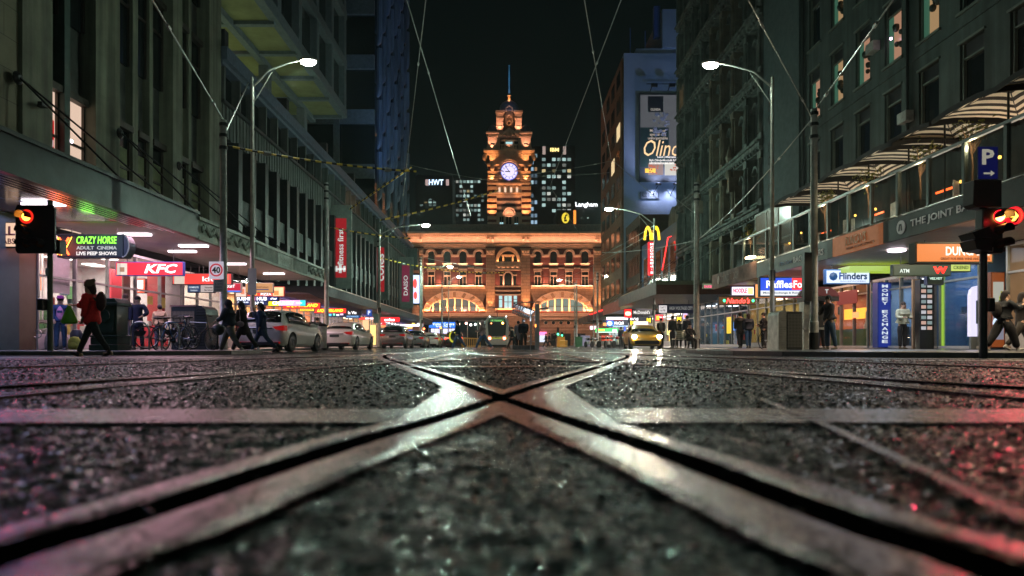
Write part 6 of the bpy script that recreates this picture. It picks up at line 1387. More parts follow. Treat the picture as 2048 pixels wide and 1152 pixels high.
sign('shop_fascia_sign', 'blue black lit sign reading McCafe with a white roundel, lower one', 'fascia sign', 1206, 1256, 640.5, 653, 72, (.01,.03,.07), e=.6, texts=[('McCafé', .64, .55, .38, .5, W_, 1.8, .25), ('.', .27, .5, .2, .7, (.9,.95,1), 1.6)], panels=[(.15,.42,.05,.95,(.03,.2,.85),1.4), (.0,.14,.1,.6,(.9,.35,.1),1.3), (.4,1,0,.12,(.5,.7,1),1.6)])
sign('shop_fascia_sign', 'blue black lit sign reading McCafe with yellow arches, upper one', 'fascia sign', 1257, 1304, 633.5, 646, 66, (.01,.025,.04), e=.6, texts=[('McCafé', .24, .6, .36, .5, W_, 1.8, .25), ('M', .86, .45, .16, .7, (1,.7,.02), 2, 0, .04)])
sign('light_box', 'small dark box with yellow arches under the upper cafe sign', 'light box', 1259, 1272, 641, 650, 60, (.03,.03,.03), e=.3, texts=[('M', .5, .5, .7, .8, (1,.7,.02), 2.2, 0, .05)])
sign('light_box', 'red lit box right of the lamp post with a yellow figure', 'light box', 1311, 1326, 629.5, 642, 56, (.92,.02,.03), e=1.5, texts=[('M', .3, .5, .3, .7, (1,.75,.02), 1.8), ('Open', .7, .6, .4, .3, W_, 1.5)])
sign('light_box', 'small purple lit box with an orange bun logo', 'light box', 1366, 1375, 624, 638, 53, (.6,.45,.75), e=1.1, panels=[(.25,.75,.2,.6,(1,.2,.1),1.4)])
sign('light_box', 'yellow arches on a dark shop window left of the purple box', 'light box', 1353, 1363, 633, 643, 54, (.25,.16,.05), e=.8, texts=[('M', .5, .5, .8, .8, (1,.7,.02), 2, 0, .05)])
sign('shop_fascia_sign', 'green, white and orange striped far convenience shop sign', 'fascia sign', 1191, 1236, 657, 665, 84, (.03,.75,.12), e=1.6, panels=[(.05,.4,.4,.8,(1,.45,.05),1.8), (.75,.95,.2,.8,(.6,1,.7),1.8), (0,1,0,.15,(.8,1,.85),1.6)])
sign('far_lit_sign', 'white lit strip over the far convenience shop', 'lit sign', 1213, 1260, 634.5, 639, 79, (.95,.9,1), e=2.4, panels=[(0,.7,-.5,-.1,(1,.1,.1),2)])
sign('far_lit_sign', 'pink white lit cluster at the far right corner', 'lit sign', 1180, 1192, 652, 659, 96, (1,.6,.65), e=2.0)
sign('far_lit_sign', 'thin blue lit strip under the upper cafe sign', 'lit sign', 1232, 1256, 648, 651, 76, (.3,.5,1), e=2.0)
sign('far_lit_sign', 'red illuminated poster by the motorcycles', 'lit sign', 1203, 1225, 671, 681, 80, (.85,.10,.04), e=1.1)
sign('far_lit_sign', 'blue post sign beside the taxi', 'lit sign', 1248, 1251, 653, 672, 70, (.03,.1,.8), e=1.3)
sign('awning_sign', 'faded sign boards at the end of the far right awning', 'awning sign', 1180, 1199, 627, 640, 98, (.25,.12,.08), e=.5)
sign('awning_sign', 'dull red board reading McDonalds above the far shops', 'awning sign', 1238, 1269, 597, 612, 66, (.28,.06,.04), e=.4, texts=[("McDonald's", .45, .5, .6, .45, (.5,.3,.28), .4)])
sign('awning_sign', 'cream yellow board beside the burger pylon', 'awning sign', 1278, 1304, 581, 603, 57.3, (.42,.30,.14), e=.35)

# ================================================================== FAR TOWERS BEHIND THE STATION
def far_tower(name, label, x0, x1, ytop, Y, seed, cols, rows, wpx, hpx, ox, oy, lit_p=.6, txt=None, col=(.02,.03,.03), depth=40, hues=((.65,.95,.9),(.9,.95,.85),(1,.8,.4))):
    t = thing(name, label, 'office tower', (gx((x0+x1)/2, Y), Y, 0)); k = random.Random(seed); c = gx((x0+x1)/2, Y)
    m = MB(); m.box(gx(x0,Y)-c, gx(x1,Y)-c, 0, depth, 0, gz(ytop,Y)); m.build('wall', flat(col), t)
    n = 0
    for r_ in range(rows):
        for q in range(cols):
            if k.random() > lit_p or n > 95: continue
            px, py = x0+ox+q*wpx*1.45, ytop+oy+r_*hpx*1.9; h = hues[k.choice((0,0,1,2 if r_ == 2 else 0))]; n += 1
            m = MB(); m.box(gx(px,Y)-c, gx(px+wpx,Y)-c, -.3, -.01, gz(py+hpx,Y), gz(py,Y)); m.build('window', lit(h, k.choice((.12,.25,.5))), t)
    return t, c
t, c = far_tower('office_tower', 'dark office tower with IBM sign and rows of lit windows, right of the clock tower', 1066, 1150, 292, 330, 3, 6, 10, 7, 6, 18, 24, .75)
text('IBM', 1, lit((1,.75,.25), 1.5), t, (gx(1109,330)-c, -.5, gz(300,330)), fit=(4.2, 1.8), bold=.03)
for i, q in enumerate((1085, 1126)):
    m = MB(); m.box(gx(q,330)-c, gx(q+6,330)-c, -.3, -.01, gz(309,330), gz(293,330)); m.build('roof_light', lit((.6,.45,.4), .5), t)
t, c = far_tower('office_tower', 'low dark office tower with HWT sign, left of the clock tower', 832, 905, 350, 340, 5, 4, 4, 6, 3, 8, 42, .5)
text('HWT', 1, lit((.55,.75,1), 2), t, (gx(872.5,340)-c, -.5, gz(365,340)), fit=(7.2, 2.8), bold=.02)
for q in (851, 892):
    m = MB(); m.box(gx(q,340)-c, gx(q+6,340)-c, -.3, -.01, gz(371,340), gz(359,340)); m.build('roof_light', lit((.6,.42,.4), .6), t)
far_tower('office_tower', 'dark office tower with cool lit windows close left of the clock tower', 906, 985, 355, 360, 9, 8, 9, 5, 5, 6, 6, .6)
far_tower('office_tower', 'narrow dark tower edge with blue white windows hugging the clock tower', 1050, 1071, 296, 300, 12, 2, 11, 5, 7, 12, 12, .8, hues=((.5,.75,1),(.6,.9,1),(1,.6,.3)))
far_tower('office_tower', 'dark wide hotel tower under the white Langham lettering', 1152, 1226, 405, 380, 15, 7, 3, 3, 2, 5, 30, .2)
t, c = far_tower('hotel_tower', 'orange lit tower top with a round yellow emblem, behind the station roof', 1113, 1153, 420, 310, 20, 1, 1, 1, 1, 1, 1, 0, col=(.03,.025,.02))
m = MB(); m.box(gx(1147,310)-c, gx(1152,310)-c, -.3, -.01, gz(448,310), gz(421,310)); m.build('orange_light_strip', lit((1,.30,.04), 1.1), t)
m = MB(); m.prism([(gx(1131,310)-c+1.75*math.cos(i*math.pi/14), gz(436,310)+2.4*math.sin(i*math.pi/14)) for i in range(28)], -.4, -.01); m.build('round_emblem', lit((.85,.65,.05), .9), t)
text('£', 1, flat((.02,.02,.01)), t, (gx(1131,310)-c, -.5, gz(436,310)), fit=(1.5, 3.4), bold=.05)
ht = thing('lettering_sign', 'white Langham lettering on a dark tower roof', 'roof sign', (gx(1173,378), 378, gz(410,378)))
text('Langham', 1, lit((.95,.97,1), 1.8), ht, fit=(12.2, 3.2), bold=.02)
# ================================================================== VEHICLES
def bool_cut(mesh_obj, cutters):
    for c in cutters:
        md = mesh_obj.modifiers.new('cut', 'BOOLEAN'); md.operation = 'DIFFERENCE'; md.solver = 'EXACT'; md.object = c
    bpy.context.view_layer.update(); dg = bpy.context.evaluated_depsgraph_get()
    me = bpy.data.meshes.new_from_object(mesh_obj.evaluated_get(dg)); mesh_obj.modifiers.clear(); old = mesh_obj.data; mesh_obj.data = me; bpy.data.meshes.remove(old)
    for c in cutters: bpy.data.objects.remove(c)
m_tail = mat('tail_lamp_red', (.35,.01,.01), .15, var=0, emit=(1,.02,.02), estr=.15, coat=1)
m_tailon = mat('tail_lamp_on', (.4,.01,.01), .15, var=0, emit=(1,.05,.03), estr=5, coat=1)
m_headl = mat('headlamp_glass', (.5,.5,.5), .08, .4, var=0, coat=1)
m_rim = mat('alloy_rim', (.28,.28,.28), .25, .9, var=.1)
m_cglass = mat('car_glass', (.008,.011,.011), .06, 0, var=0, spec=.9, coat=.5)
STY = {  # stations: s, zbot, belt, top, half width, half roof width ; s from the rear
 'hatch': (4.25, [(0,.42,.80,.80,.70,.60),(.06,.26,.94,.94,.80,.62),(.16,.22,1.00,1.02,.85,.62),(.42,.2,1.01,1.42,.87,.60),(.8,.2,1.01,1.49,.88,.60),(1.5,.19,.99,1.50,.88,.60),(2.2,.19,.96,1.46,.88,.60),(2.65,.19,.94,1.34,.88,.58),(3.25,.19,.96,.97,.87,.60),(3.7,.2,.86,.87,.85,.6),(4.05,.22,.74,.74,.80,.6),(4.2,.28,.62,.62,.70,.5),(4.25,.38,.52,.52,.6,.45)], (.78,3.36), .33),
 'sedan': (4.85, [(0,.38,.74,.74,.76,.64),(.05,.24,.93,.93,.86,.66),(.18,.22,1.02,1.03,.90,.66),(.55,.2,1.05,1.06,.92,.66),(1.2,.2,1.02,1.36,.92,.62),(1.7,.19,1.0,1.44,.93,.61),(2.4,.19,.97,1.45,.93,.61),(2.95,.19,.95,1.38,.93,.60),(3.6,.19,.97,.98,.92,.64),(4.2,.2,.88,.89,.90,.64),(4.62,.22,.76,.76,.84,.6),(4.8,.28,.62,.62,.72,.5),(4.85,.4,.52,.52,.62,.45)], (.98,3.92), .34),
 'suv': (4.5, [(0,.5,.92,.92,.76,.64),(.05,.34,1.08,1.08,.86,.66),(.14,.28,1.14,1.16,.90,.66),(.42,.26,1.14,1.60,.92,.64),(.8,.26,1.14,1.68,.93,.64),(1.7,.25,1.10,1.70,.93,.64),(2.3,.25,1.06,1.64,.93,.62),(2.75,.25,1.04,1.50,.93,.60),(3.35,.25,1.06,1.07,.92,.64),(3.9,.26,.98,.98,.90,.64),(4.3,.28,.86,.86,.84,.6),(4.45,.34,.7,.7,.72,.5),(4.5,.46,.6,.6,.62,.45)], (.85,3.6), .36)}
def make_car(kind, paint, label, loc, rz, name='parked_car', cat='car', group=None, tail_on=False, head_on=False, plate='dark'):
    L, ST, WH, wr_ = STY[kind]; t = thing(name, label, cat, loc, rz, group)
    # the car points along local +y, rear end at y=0
    # refine the stations
    fine = []
    for a, b in zip(ST[:-1], ST[1:]):
        n = 2 if b[0]-a[0] > .3 else 1
        for k in range(n): fine.append([a[i]+(b[i]-a[i])*k/n for i in range(6)])
    fine.append(list(ST[-1])); n = len(fine)
    rows = []
    for (s, zb, be, tp, w, wr) in fine:
        g = tp-be > .08; wt = wr if g else w*.72
        half = [(0, zb), (w*.86, zb), (w*.97, zb+.10), (w, zb+(be-zb)*.45), (w*1.0, zb+(be-zb)*.72), (w*.955, be-.015), (w*.93, be), ((wt+.05) if g else w*.86, (tp-.06) if g else be+(tp-be)*.6+.012), (wt-.03, (tp-.012) if g else be+.03), (wt*.5, tp+.02 if g else be+.045), (0, tp+.03 if g else be+.05)]
        rows.append([(x, s, z) for x, z in half]+[(-x, s, z) for x, z in half[-2:0:-1]])
    k = len(rows[0]); V = [p for r in rows for p in r]; Fb = []; Fg = {'rear_window': [], 'windscreen': [], 'side_window': [], 'side_window2': []}
    top = [f[3]-f[2] > .08 for f in fine]
    for i in range(n-1):
        for j in range(k):
            j2 = (j+1) % k; q = (i*k+j, i*k+j2, (i+1)*k+j2, (i+1)*k+j)
            jj = min(j, k-1-j)
            if top[i] and top[i+1] and jj == 6: Fg['side_window' if j < 10 else 'side_window2'].append(q)
            elif (not top[i]) and top[i+1] and 7 <= jj: Fg['rear_window'].append(q)
            elif top[i] and (not top[i+1]) and 7 <= jj: Fg['windscreen'].append(q)
            Fb.append(q)
    Fb.append(tuple(range(k))); Fb.append(tuple((n-1)*k+j for j in reversed(range(k))))
    me = bpy.data.meshes.new('body'); me.from_pydata(V, [], Fb); me.materials.append(paint); me.materials.append(m_black)
    bm = bmesh.new(); bm.from_mesh(me); bmesh.ops.recalc_face_normals(bm, faces=bm.faces); bm.to_mesh(me); bm.free()
    body = bpy.data.objects.new('body', me); COL.objects.link(body)
    cut = []
    for wy_ in WH:
        m = MB(); m.lathe([(wr_+.06,-1.2),(wr_+.06,1.2)], n=24, M=Matrix.Translation((0, wy_, wr_+.0)) @ Matrix.Rotation(R(90), 4, 'Y')); c = m.build('cutter', m_black); cut.append(c)
    bool_cut(body, cut); body.parent = t
    body.data.polygons.foreach_set('use_smooth', [True]*len(body.data.polygons))
    try: body.data.set_sharp_from_angle(angle=R(38))
    except Exception: pass
    # glass, a hair proud of the shell
    cen = Vector((0, L*.5, .75))
    for nm, fs in Fg.items():
        if not fs: continue
        used = sorted({v for f in fs for v in f}); mp = {v: i for i, v in enumerate(used)}
        pts = [Vector(V[v]) for v in used]; av = sum(pts, Vector())/len(pts)
        out = []
        for p in pts:
            q = av+(p-av)*.93; d = Vector((q.x, 0 if 'side' in nm else (q.y-cen.y)*.6, .25)).normalized(); out.append(q+d*.022)
        mg = bpy.data.meshes.new(nm); mg.from_pydata(out, [], [tuple(mp[v] for v in f) for f in fs]); mg.materials.append(m_cglass); mg.polygons.foreach_set('use_smooth', [True]*len(fs))
        o = bpy.data.objects.new(nm.replace('2', ''), mg); COL.objects.link(o); o.parent = t
        md = o.modifiers.new('thick', 'SOLIDIFY'); md.thickness = .008
    W_ = ST[5][4]
    m = MB(); m.box(-W_*.9, W_*.9, .35, L-.35, .16, .34); m.build('underside', m_black, t)
    for wy_ in WH:
        for s_ in (-1, 1):
            M = Matrix.Translation((s_*(W_-.12), wy_, wr_)) @ Matrix.Rotation(R(90)*s_, 4, 'Y')
            m = MB(); m.lathe([(wr_*.62,-.1),(wr_*.97,-.1),(wr_,-.07),(wr_,.07),(wr_*.95,.105),(wr_*.66,.11)], n=24, M=M); w = m.build('wheel', m_rubber, t, True)
            m = MB(); m.lathe([(wr_*.64,.06),(wr_*.68,.112),(wr_*.60,.115),(wr_*.58,.07)], n=24, M=M)
            for q in range(7): m.cbox(None, (.05, wr_*1.2, .03), M=M @ Matrix.Rotation(math.pi*q/7, 4, 'Z') @ Matrix.Translation((0,0,.095)))
            m.lathe([(.06,.1),(.05,.12)], n=10, M=M); m.build('rim', m_rim, w)
    for s_ in (-1, 1):
        hz = ST[2][2]-.1
        m = MB(); m.prism([(s_*W_*.98, hz-.16), (s_*W_*.98, hz+.03), (s_*W_*.50, hz-.02), (s_*W_*.66, hz-.12)], -.015, .30); m.build('tail_light', m_tailon if tail_on else m_tail, t, bevel=.015)
        m = MB(); m.prism([(s_*W_*.84, ST[-3][2]-.12), (s_*W_*.86, ST[-3][2]+.0), (s_*W_*.52, ST[-3][2]-.04), (s_*W_*.55, ST[-3][2]-.13)], L-.30, L-.02); m.build('headlight', m_headl, t)
        m = MB(); m.ball((s_*(W_+.06), ST[7][0]-.05, ST[7][2]+.05), (.12,.06,.075), 10); m.build('mirror', paint, t, True)
        m = MB(); m.box(s_*(W_+.001), s_*(W_+.012), 1.15, 1.32, ST[4][2]-.14, ST[4][2]-.11); m.box(s_*(W_+.001), s_*(W_+.012), 2.1, 2.27, ST[4][2]-.16, ST[4][2]-.13); m.build('door_handle', m_steel, t)
        m = MB(); m.box(s_*W_*.35, s_*W_*.8, -.02, .1, .30, .36); m.build('reflector', m_tail, t)
        if head_on:
            m = MB(); m.ball((s_*W_*.74, L-.05, ST[-3][2]-.05), (.13,.07,.10), 10); m.build('headlamp_bulb', lit((1,.80,.52), 160), t)
            light('SPOT', (s_*W_*.74, L+.08, ST[-3][2]-.05), 260, (1,.85,.65), t, size=.08, rot=(R(86), 0, 0), spot=95, blend=.8)
    m = MB(); m.box(-W_*.78, W_*.78, -.025, .2, .24, .36); m.build('rear_bumper', m_black, t, bevel=.02)
    m = MB(); m.box(-.24, .24, -.035, -.0, .66 if kind != 'suv' else .8, .78 if kind != 'suv' else .92); m.build('number_plate', flat((.05,.07,.06) if plate == 'dark' else (.6,.6,.55)), t)
    m = MB(); m.box(-W_*.5, W_*.5, -.03, .0, ST[1][2]-.13, ST[1][2]-.10); m.build('trim_strip', m_dark, t)
    m = MB(); m.box(-W_*.72, W_*.72, L-.14, L+.005, .30, .50); m.build('grille', m_black, t)
    return t
m_wcar = mat('white_car_paint', (.80,.78,.73), .22, 0, var=.03, coat=1); m_scar = mat('silver_car_paint', (.30,.30,.30), .3, .6, var=.05, coat=1)
m_gcar = mat('dark_car_paint', (.05,.055,.06), .25, .4, var=.05, coat=1); m_ycar = mat('taxi_yellow', (.72,.42,.06), .3, 0, var=.05, coat=1)
make_car('hatch', m_wcar, 'white hatchback parked nearest, its back behind the walking women', (-8.55, 23.6, 0), R(-4), group='cars parked along the left kerb')
make_car('sedan', m_wcar, 'white sedan parked second, dark strip across its boot', (-8.75, 34.6, 0), R(-3), group='cars parked along the left kerb')
make_car('suv', m_scar, 'silver wagon parked third behind the white sedan', (-8.4, 50.0, 0), R(-2), group='cars parked along the left kerb')
make_car('hatch', m_scar, 'silver hatchback just beyond the silver wagon', (-7.9, 57.5, 0), R(-2), group='cars parked along the left kerb')
make_car('sedan', m_wcar, 'pale sedan waiting in the left lane, farthest of the pale cars', (-7.3, 63.5, 0), 0, group='cars queueing in the left lane', plate='pale')
make_car('sedan', m_gcar, 'dark sedan with a blue plate glow in the left lane', (-7.2, 73, 0), 0, group='cars queueing in the left lane', tail_on=True)
make_car('suv', m_gcar, 'dark wagon braking with bright red tail lights', (-5.6, 72, 0), 0, group='cars queueing in the left lane', tail_on=True)
tx = make_car('sedan', m_ycar, 'yellow green taxi facing the camera with glaring headlights', (8.15, 42.9, 0), R(180)-R(4), name='taxi', cat='taxi', head_on=True)
m = MB(); m.box(-.42, .42, 1.9, 2.15, 1.47, 1.66); m.build('roof_sign', lit((1,.5,.42), 2.2), tx, bevel=.04)
# tram
YT = 74.0; tr = thing('tram', 'white modern tram seen from its end with red tail lights and a yellow green stripe', 'tram', (gx(994, YT), YT, 0))
m_tw = mat('tram_white', (.62,.60,.55), .3, var=.06, coat=.5)
W2 = 1.27
pf = [(-W2,.45),(-W2,2.9),(-W2+.25,3.3),(W2-.25,3.3),(W2,2.9),(W2,.45),(W2-.15,.25),(-W2+.15,.25)]
m = MB(); m.prism(pf, .45, 24); m.prism([(x*.93, z*.985+.02) for x, z in pf], .12, .449); m.build('body', m_tw, tr, bevel=.05)
m = MB(); m.prism([(-.92,1.28),(-1.02,2.6),(-.85,3.12),(.85,3.12),(1.02,2.6),(.92,1.28),(.6,1.2),(-.6,1.2)], .06, .119); wn = m.build('windscreen', mat('tram_glass', (.015,.02,.018), .08, var=0, emit=(.10,.11,.09), estr=.08), tr)
m = MB(); m.box(-.78,.78,.03,.059,2.78,3.04); m.build('destination_display', lit((.05,.16,.05), .8), wn); text('8  Toorak', 1, lit((.35,.9,.2), .9), tr, (-.02, .02, 2.91), fit=(1.1,.17))
m = MB(); m.box(-1.18,1.18,.10,.13,.94,1.06); m.build('lime_stripe', lit((.5,.55,.03), .45), tr)
for s_ in (-1, 1):
    m = MB(); m.ball((s_*.80,.10,.98), (.16,.07,.15), 12); m.build('tail_light', lit((1,.22,.12), 8), tr)
    m = MB(); m.ball((s_*.80,.11,1.18), (.10,.06,.08), 10); m.build('brake_lamp', lit((1,.1,.05), 1.5), tr)
    m = MB(); m.cbox((s_*1.38, .3, 2.0), (.18,.2,.5)); m.tube([(s_*1.2,.35,2.6),(s_*1.38,.3,2.25)], .02, 6); m.build('mirror', m_black, tr)
    m = MB()
    for q in range(7): m.box(s_*(W2+.004), s_*(W2+.012), 1.2+q*3.1, 3.9+q*3.1, 1.25, 2.55)
    m.build('side_windows', m_cglass, tr)
    m = MB(); m.ball((s_*.9+.1,.35,3.36), (.08,.08,.06), 8); m.build('roof_lamp', lit((1,1,.95), 4), tr)
m = MB(); m.ball((.62,.0,2.62), .11, 8); m.build('orange_lamp', lit((1,.42,.08), 14), tr); m = MB(); m.ball((-.62,.0,2.6), .07, 8); m.build('orange_lamp', lit((1,.25,.08), 6), tr)
m = MB(); m.box(-1.0,1.0,.2,23,.08,.27); m.build('undercarriage', m_black, tr)
m = MB(); m.tube([(0,4,3.3),(.0,3,3.9),(-.1,4.5,4.5)], .04, 6); m.box(-.6,.6,4.4,4.6,4.5,4.55); m.build('pantograph', m_dark, tr)
m = MB(); m.prism([(-.25,1.08),(-.12,1.16),(.1,1.08),(.26,1.16),(.2,1.06),(-.2,1.04)], .10, .118); m.build('operator_mark', flat((.2,.1,.2)), tr)
# tram stop shelter
YH = 38.0; sh = thing('tram_shelter', 'grey tram stop shelter with a tilted corrugated roof and tall end post', 'tram shelter', (gx(1074, YH), YH, 0))
mpx = lambda p: gx(p, YH)-gx(1074, YH)
m_sg = mat('shelter_grey', (.30,.33,.34), .4, .3, var=.15); m_corr = mat('corrugated_roof', (.35,.42,.48), .25, .8, var=.2)
m = MB(); m.box(-.11, .14, 0, .18, 0, 2.55); m.build('end_post', m_sg, sh)
m = MB(); m.box(mpx(1062)-.05, mpx(1062)+.0, .2, .26, 0, 2.3); m.build('post', m_sg, sh); m = MB(); m.box(-.05, .05, 9, 9.15, 0, 2.5); m.build('post', m_sg, sh)
for i in range(2):
    y0, y1 = (0, 4.4) if i == 0 else (7.5, 12)
    m = MB()
    for q in range(8): m.tube([(mpx(1029), y0, 2.62-.00*q), (mpx(1029), y0, 2.62)], .01, 4) if False else None
    for q in range(9):
        f = q/8; x = mpx(1029)+(mpx(1068)-mpx(1029))*f; z = 2.58-.42*f; m.tube([(x, y0, z), (x, y1, z)], .05, 8)
    m.build('corrugated_roof', m_corr, sh, True)
    m = MB(); m.prism([(mpx(1029), 2.55), (mpx(1068), 2.13), (mpx(1068), 2.17), (mpx(1029), 2.59)], y0, y1); m.build('roof_sheet', m_corr, sh)
    m = MB(); m.box(mpx(1029)-.06, mpx(1080), y0-.04, y0+.02, 2.60, 2.66); m.build('roof_edge', m_sg, sh)
m = MB(); m.box(-.02, .0, .3, 11, .9, 2.1); m.build('glass_screen', glass('shelter_glass', (.05,.07,.07), .05, .3), sh)
for z in (.5, .8, 1.1): 
    m = MB(); m.tube([(-.3, .6, z), (-.3, 10, z)], .025, 6); m.build('rail', m_gal, sh)
m = MB(); m.box(-.45, -.1, .8, 3.2, .42, .47); m.build('seat', m_gal, sh)
m = MB(); m.tube([(.15, .1, 2.25),(.5, .0, 2.3)], .06, 8); m.ball((.52, -.02, 2.3), (.12,.14,.09), 8); m.build('camera_pod', m_gal, sh)
light('AREA', (-.5, 5, 2.0), 25, (.8,.9,1), sh, size=.5, size_y=6, rot=(R(180), 0, 0)); light('AREA', (-.5, 1.0, 1.6), 40, (.8,.9,1), sh, size=.5, size_y=2, rot=(R(180), 0, 0))
m = MB(); m.box(mpx(1070), mpx(1071)+.03, -.02, .0, 1.25, 1.4); m.build('amber_lamp', lit((1,.3,.05), 4), sh)
mp_ = MB(); mp_.box(gx(1028,39)-.1, gx(1076,39), 38.3, 62, .0, .24); o = mp_.build('tram_platform', m_path, bevel=.02); tag(o, 'low tram stop platform under the shelter', None, kind='structure')
# yellow barriers
def barrier(px0, px1, py, Y, label):
    a, b = gx(px0, Y), gx(px1, Y); h = gz(py, Y)
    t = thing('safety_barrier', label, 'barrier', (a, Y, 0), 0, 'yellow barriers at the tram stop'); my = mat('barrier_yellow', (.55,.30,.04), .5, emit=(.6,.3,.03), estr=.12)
    m = MB(); m.tube([(0,0,h),(b-a,6,h)], .05, 6); m.tube([(0,0,.15),(b-a,6,.15)], .04, 6); m.build('rail', my, t)
    for q in range(11):
        m = MB(); f = q/10; m.tube([((b-a)*f,6*f,.0),((b-a)*f,6*f,h)], .03, 5); m.build('post', my, t)
barrier(924, 955, 676, 62, 'yellow barrier rails left of the tram'); barrier(1120, 1143, 681, 84, 'yellow barrier rails right of the shelter')
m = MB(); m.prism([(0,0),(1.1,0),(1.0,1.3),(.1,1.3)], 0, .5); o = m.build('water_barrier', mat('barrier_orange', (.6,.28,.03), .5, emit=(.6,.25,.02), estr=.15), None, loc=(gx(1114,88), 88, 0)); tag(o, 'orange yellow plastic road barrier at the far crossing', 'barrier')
m = MB(); m.box(0,.9,0,.7,0,1.25); m.box(-.05,.95,-.05,.75,1.25,1.33); o = m.build('wheelie_bin', mat('bin_green', (.03,.14,.05), .5), None, loc=(gx(1151,88), 88, .0)); tag(o, 'green wheelie bin beside the far slim pole', 'bin')
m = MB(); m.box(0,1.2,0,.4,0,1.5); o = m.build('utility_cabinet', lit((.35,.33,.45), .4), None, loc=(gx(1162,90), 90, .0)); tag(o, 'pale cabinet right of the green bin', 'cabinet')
# round pole sign with ring emblem (yellow life ring by the pedestrians)
m = MB(); m.archring(0, 0, .28, .42, .42, .62, -.05, .05, n=24, t1=2*math.pi); o = m.build('yellow_ring_sign', lit((.6,.6,.03), .7), None, loc=(gx(907,70), 69.5, gz(673,69.5))); tag(o, 'yellow ring shaped sign behind the left pedestrian', 'sign')
# motorcycles parked at the far right kerb
def motorcycle(x, y, rz, label, c):
    t = thing('motorcycle', label, 'motorcycle', (x, y, 0), rz, 'motorcycles parked at the far right kerb')
    for yy in (-.68, .68):
        m = MB(); M = Matrix.Translation((0, yy, .31)) @ Matrix.Rotation(R(90), 4, 'Y'); m.lathe([(.2,-.05),(.31,-.05),(.33,0),(.31,.05),(.2,.05)], n=18, M=M); m.lathe([(.05,-.06),(.05,.06)], n=8, M=M)
        for q in range(4): m.cbox(None, (.02,.44,.02), M=M @ Matrix.Rotation(math.pi*q/4, 4, 'Z'))
        m.build('wheel', m_rubber, t, True)
    m = MB(); m.ball((0,.12,.86), (.14,.28,.13), 10); m.build('tank', c, t, True); m = MB(); m.ball((0,-.42,.84), (.13,.36,.07), 10); m.build('seat', m_black, t, True)
    m = MB(); m.cbox((0,.0,.45), (.26,.5,.32)); m.build('engine', m_gal, t, bevel=.03)
    m = MB(); m.tube([(0,.68,.31),(0,.42,1.0)], .035, 6); m.tube([(-.34,.32,1.08),(0,.42,1.02),(.34,.32,1.08)], .018, 6); m.build('fork', m_steel, t)
    m = MB(); m.ball((0,.58,.92), (.09,.07,.09), 10); m.build('headlight', m_headl, t); m = MB(); m.tube([(.14,-.1,.3),(.16,-.7,.38)], .04, 8); m.build('exhaust', m_steel, t)
for i, (px, Y, rz) in enumerate(((1178,72,.4),(1190,68,1.0),(1208,64,.6),(1216,60,1.1),(1226,62,.5),(1236,58,.9))):
    motorcycle(gx(px,Y), Y, rz+R(90)*(i % 2), ['parked motorcycle farthest left of the row','parked motorcycle just left of the slim pole','parked motorcycle right behind the slim pole','parked motorcycle in the middle of the row','parked motorcycle second nearest the taxi','parked motorcycle nearest the taxi'][i], [m_gcar, m_scar, flat((.3,.02,.02))][i % 3])
# ================================================================== SIGNALS AND STREET FURNITURE
m_sig = mat('signal_black', (.012,.014,.013), .35, var=.15)
def lens(x, z, r, c, e, parent, y=-.12, hood=True):
    m = MB(); M = Matrix.Translation((x, y, z)) @ Matrix.Rotation(R(90), 4, 'X'); m.lathe([(r,0),(r*.9,.03),(r*.5,.05),(.01,.055)], n=18, M=M); l = m.build('lens', lit(c, e) if e > .05 else mat('dead_lens_%d' % (c[0]*9), c, .15, var=0), parent, True)
    if hood:
        m = MB(); n = 14
        for i in range(n):
            a, b = R(-20)+R(220)*i/n, R(-20)+R(220)*(i+1)/n
            P = lambda t, y_, rr: (x+rr*math.cos(t), y_, z+rr*math.sin(t))
            m.quad(P(a,y,r*1.1), P(b,y,r*1.1), P(b,y-.26,r*1.12), P(a,y-.26,r*1.12))
        o = m.build('hood', m_sig, parent); md = o.modifiers.new('t', 'SOLIDIFY'); md.thickness = .006
# left signal
YS1 = 16.4; xs1 = gx(97.5, YS1); ts = thing('traffic_light', 'black traffic light head showing red on a green pole at the left corner', 'traffic light', (xs1, YS1, .1))
q = lambda px: gx(px, YS1)-xs1; qz = lambda py: gz(py, YS1)-.1
m = MB(); m.tube([(0,.05,0),(0,.05,gz(400,YS1)-.1)], .062, 12); m.build('pole', mat('olive_pole', (.09,.11,.07), .4, .3), ts, True)
m = MB(); m.prism([(q(38)+.05,qz(508)),(q(116)-.05,qz(508)),(q(116),qz(502)),(q(116),qz(420)),(q(112),qz(412)),(q(42),qz(412)),(q(38),qz(420)),(q(38),qz(502))], -.12, -.06); m.build('backing_board', m_sig, ts)
m = MB(); m.box(q(46), q(74), -.06, .15, qz(500), qz(420)); m.build('signal_housing', m_sig, ts, bevel=.02)
lens(q(60), qz(435), .105, (1,.30,.03), 7, ts); lens(q(60), qz(463), .1, (.10,.035,.008), 0, ts); lens(q(60), qz(489), .1, (.004,.02,.015), 0, ts); lens(q(88), qz(489), .1, (.004,.02,.015), 0, ts)
m = MB(); m.archring(q(60), qz(435), .105, .105, .17, .17, -.128, -.122, n=20, t1=2*math.pi); m.build('red_ring', lit((.9,.02,.01), .9), ts)  # red halo of the lens put in as a glowing ring
m = MB(); m.box(.03, .2, .1, .35, qz(505), qz(478)); m.build('side_signal', m_sig, ts); light('SPOT', (q(60), -.42, qz(435)), 34, (1,.06,.14), ts, size=.1, aim=(q(60)+3, -12, -1), spot=125, blend=.6)
m = MB(); m.box(-.07,.0,-.02,.0,qz(552),qz(536)); m.build('pole_sticker', flat((.4,.45,.5)), ts)
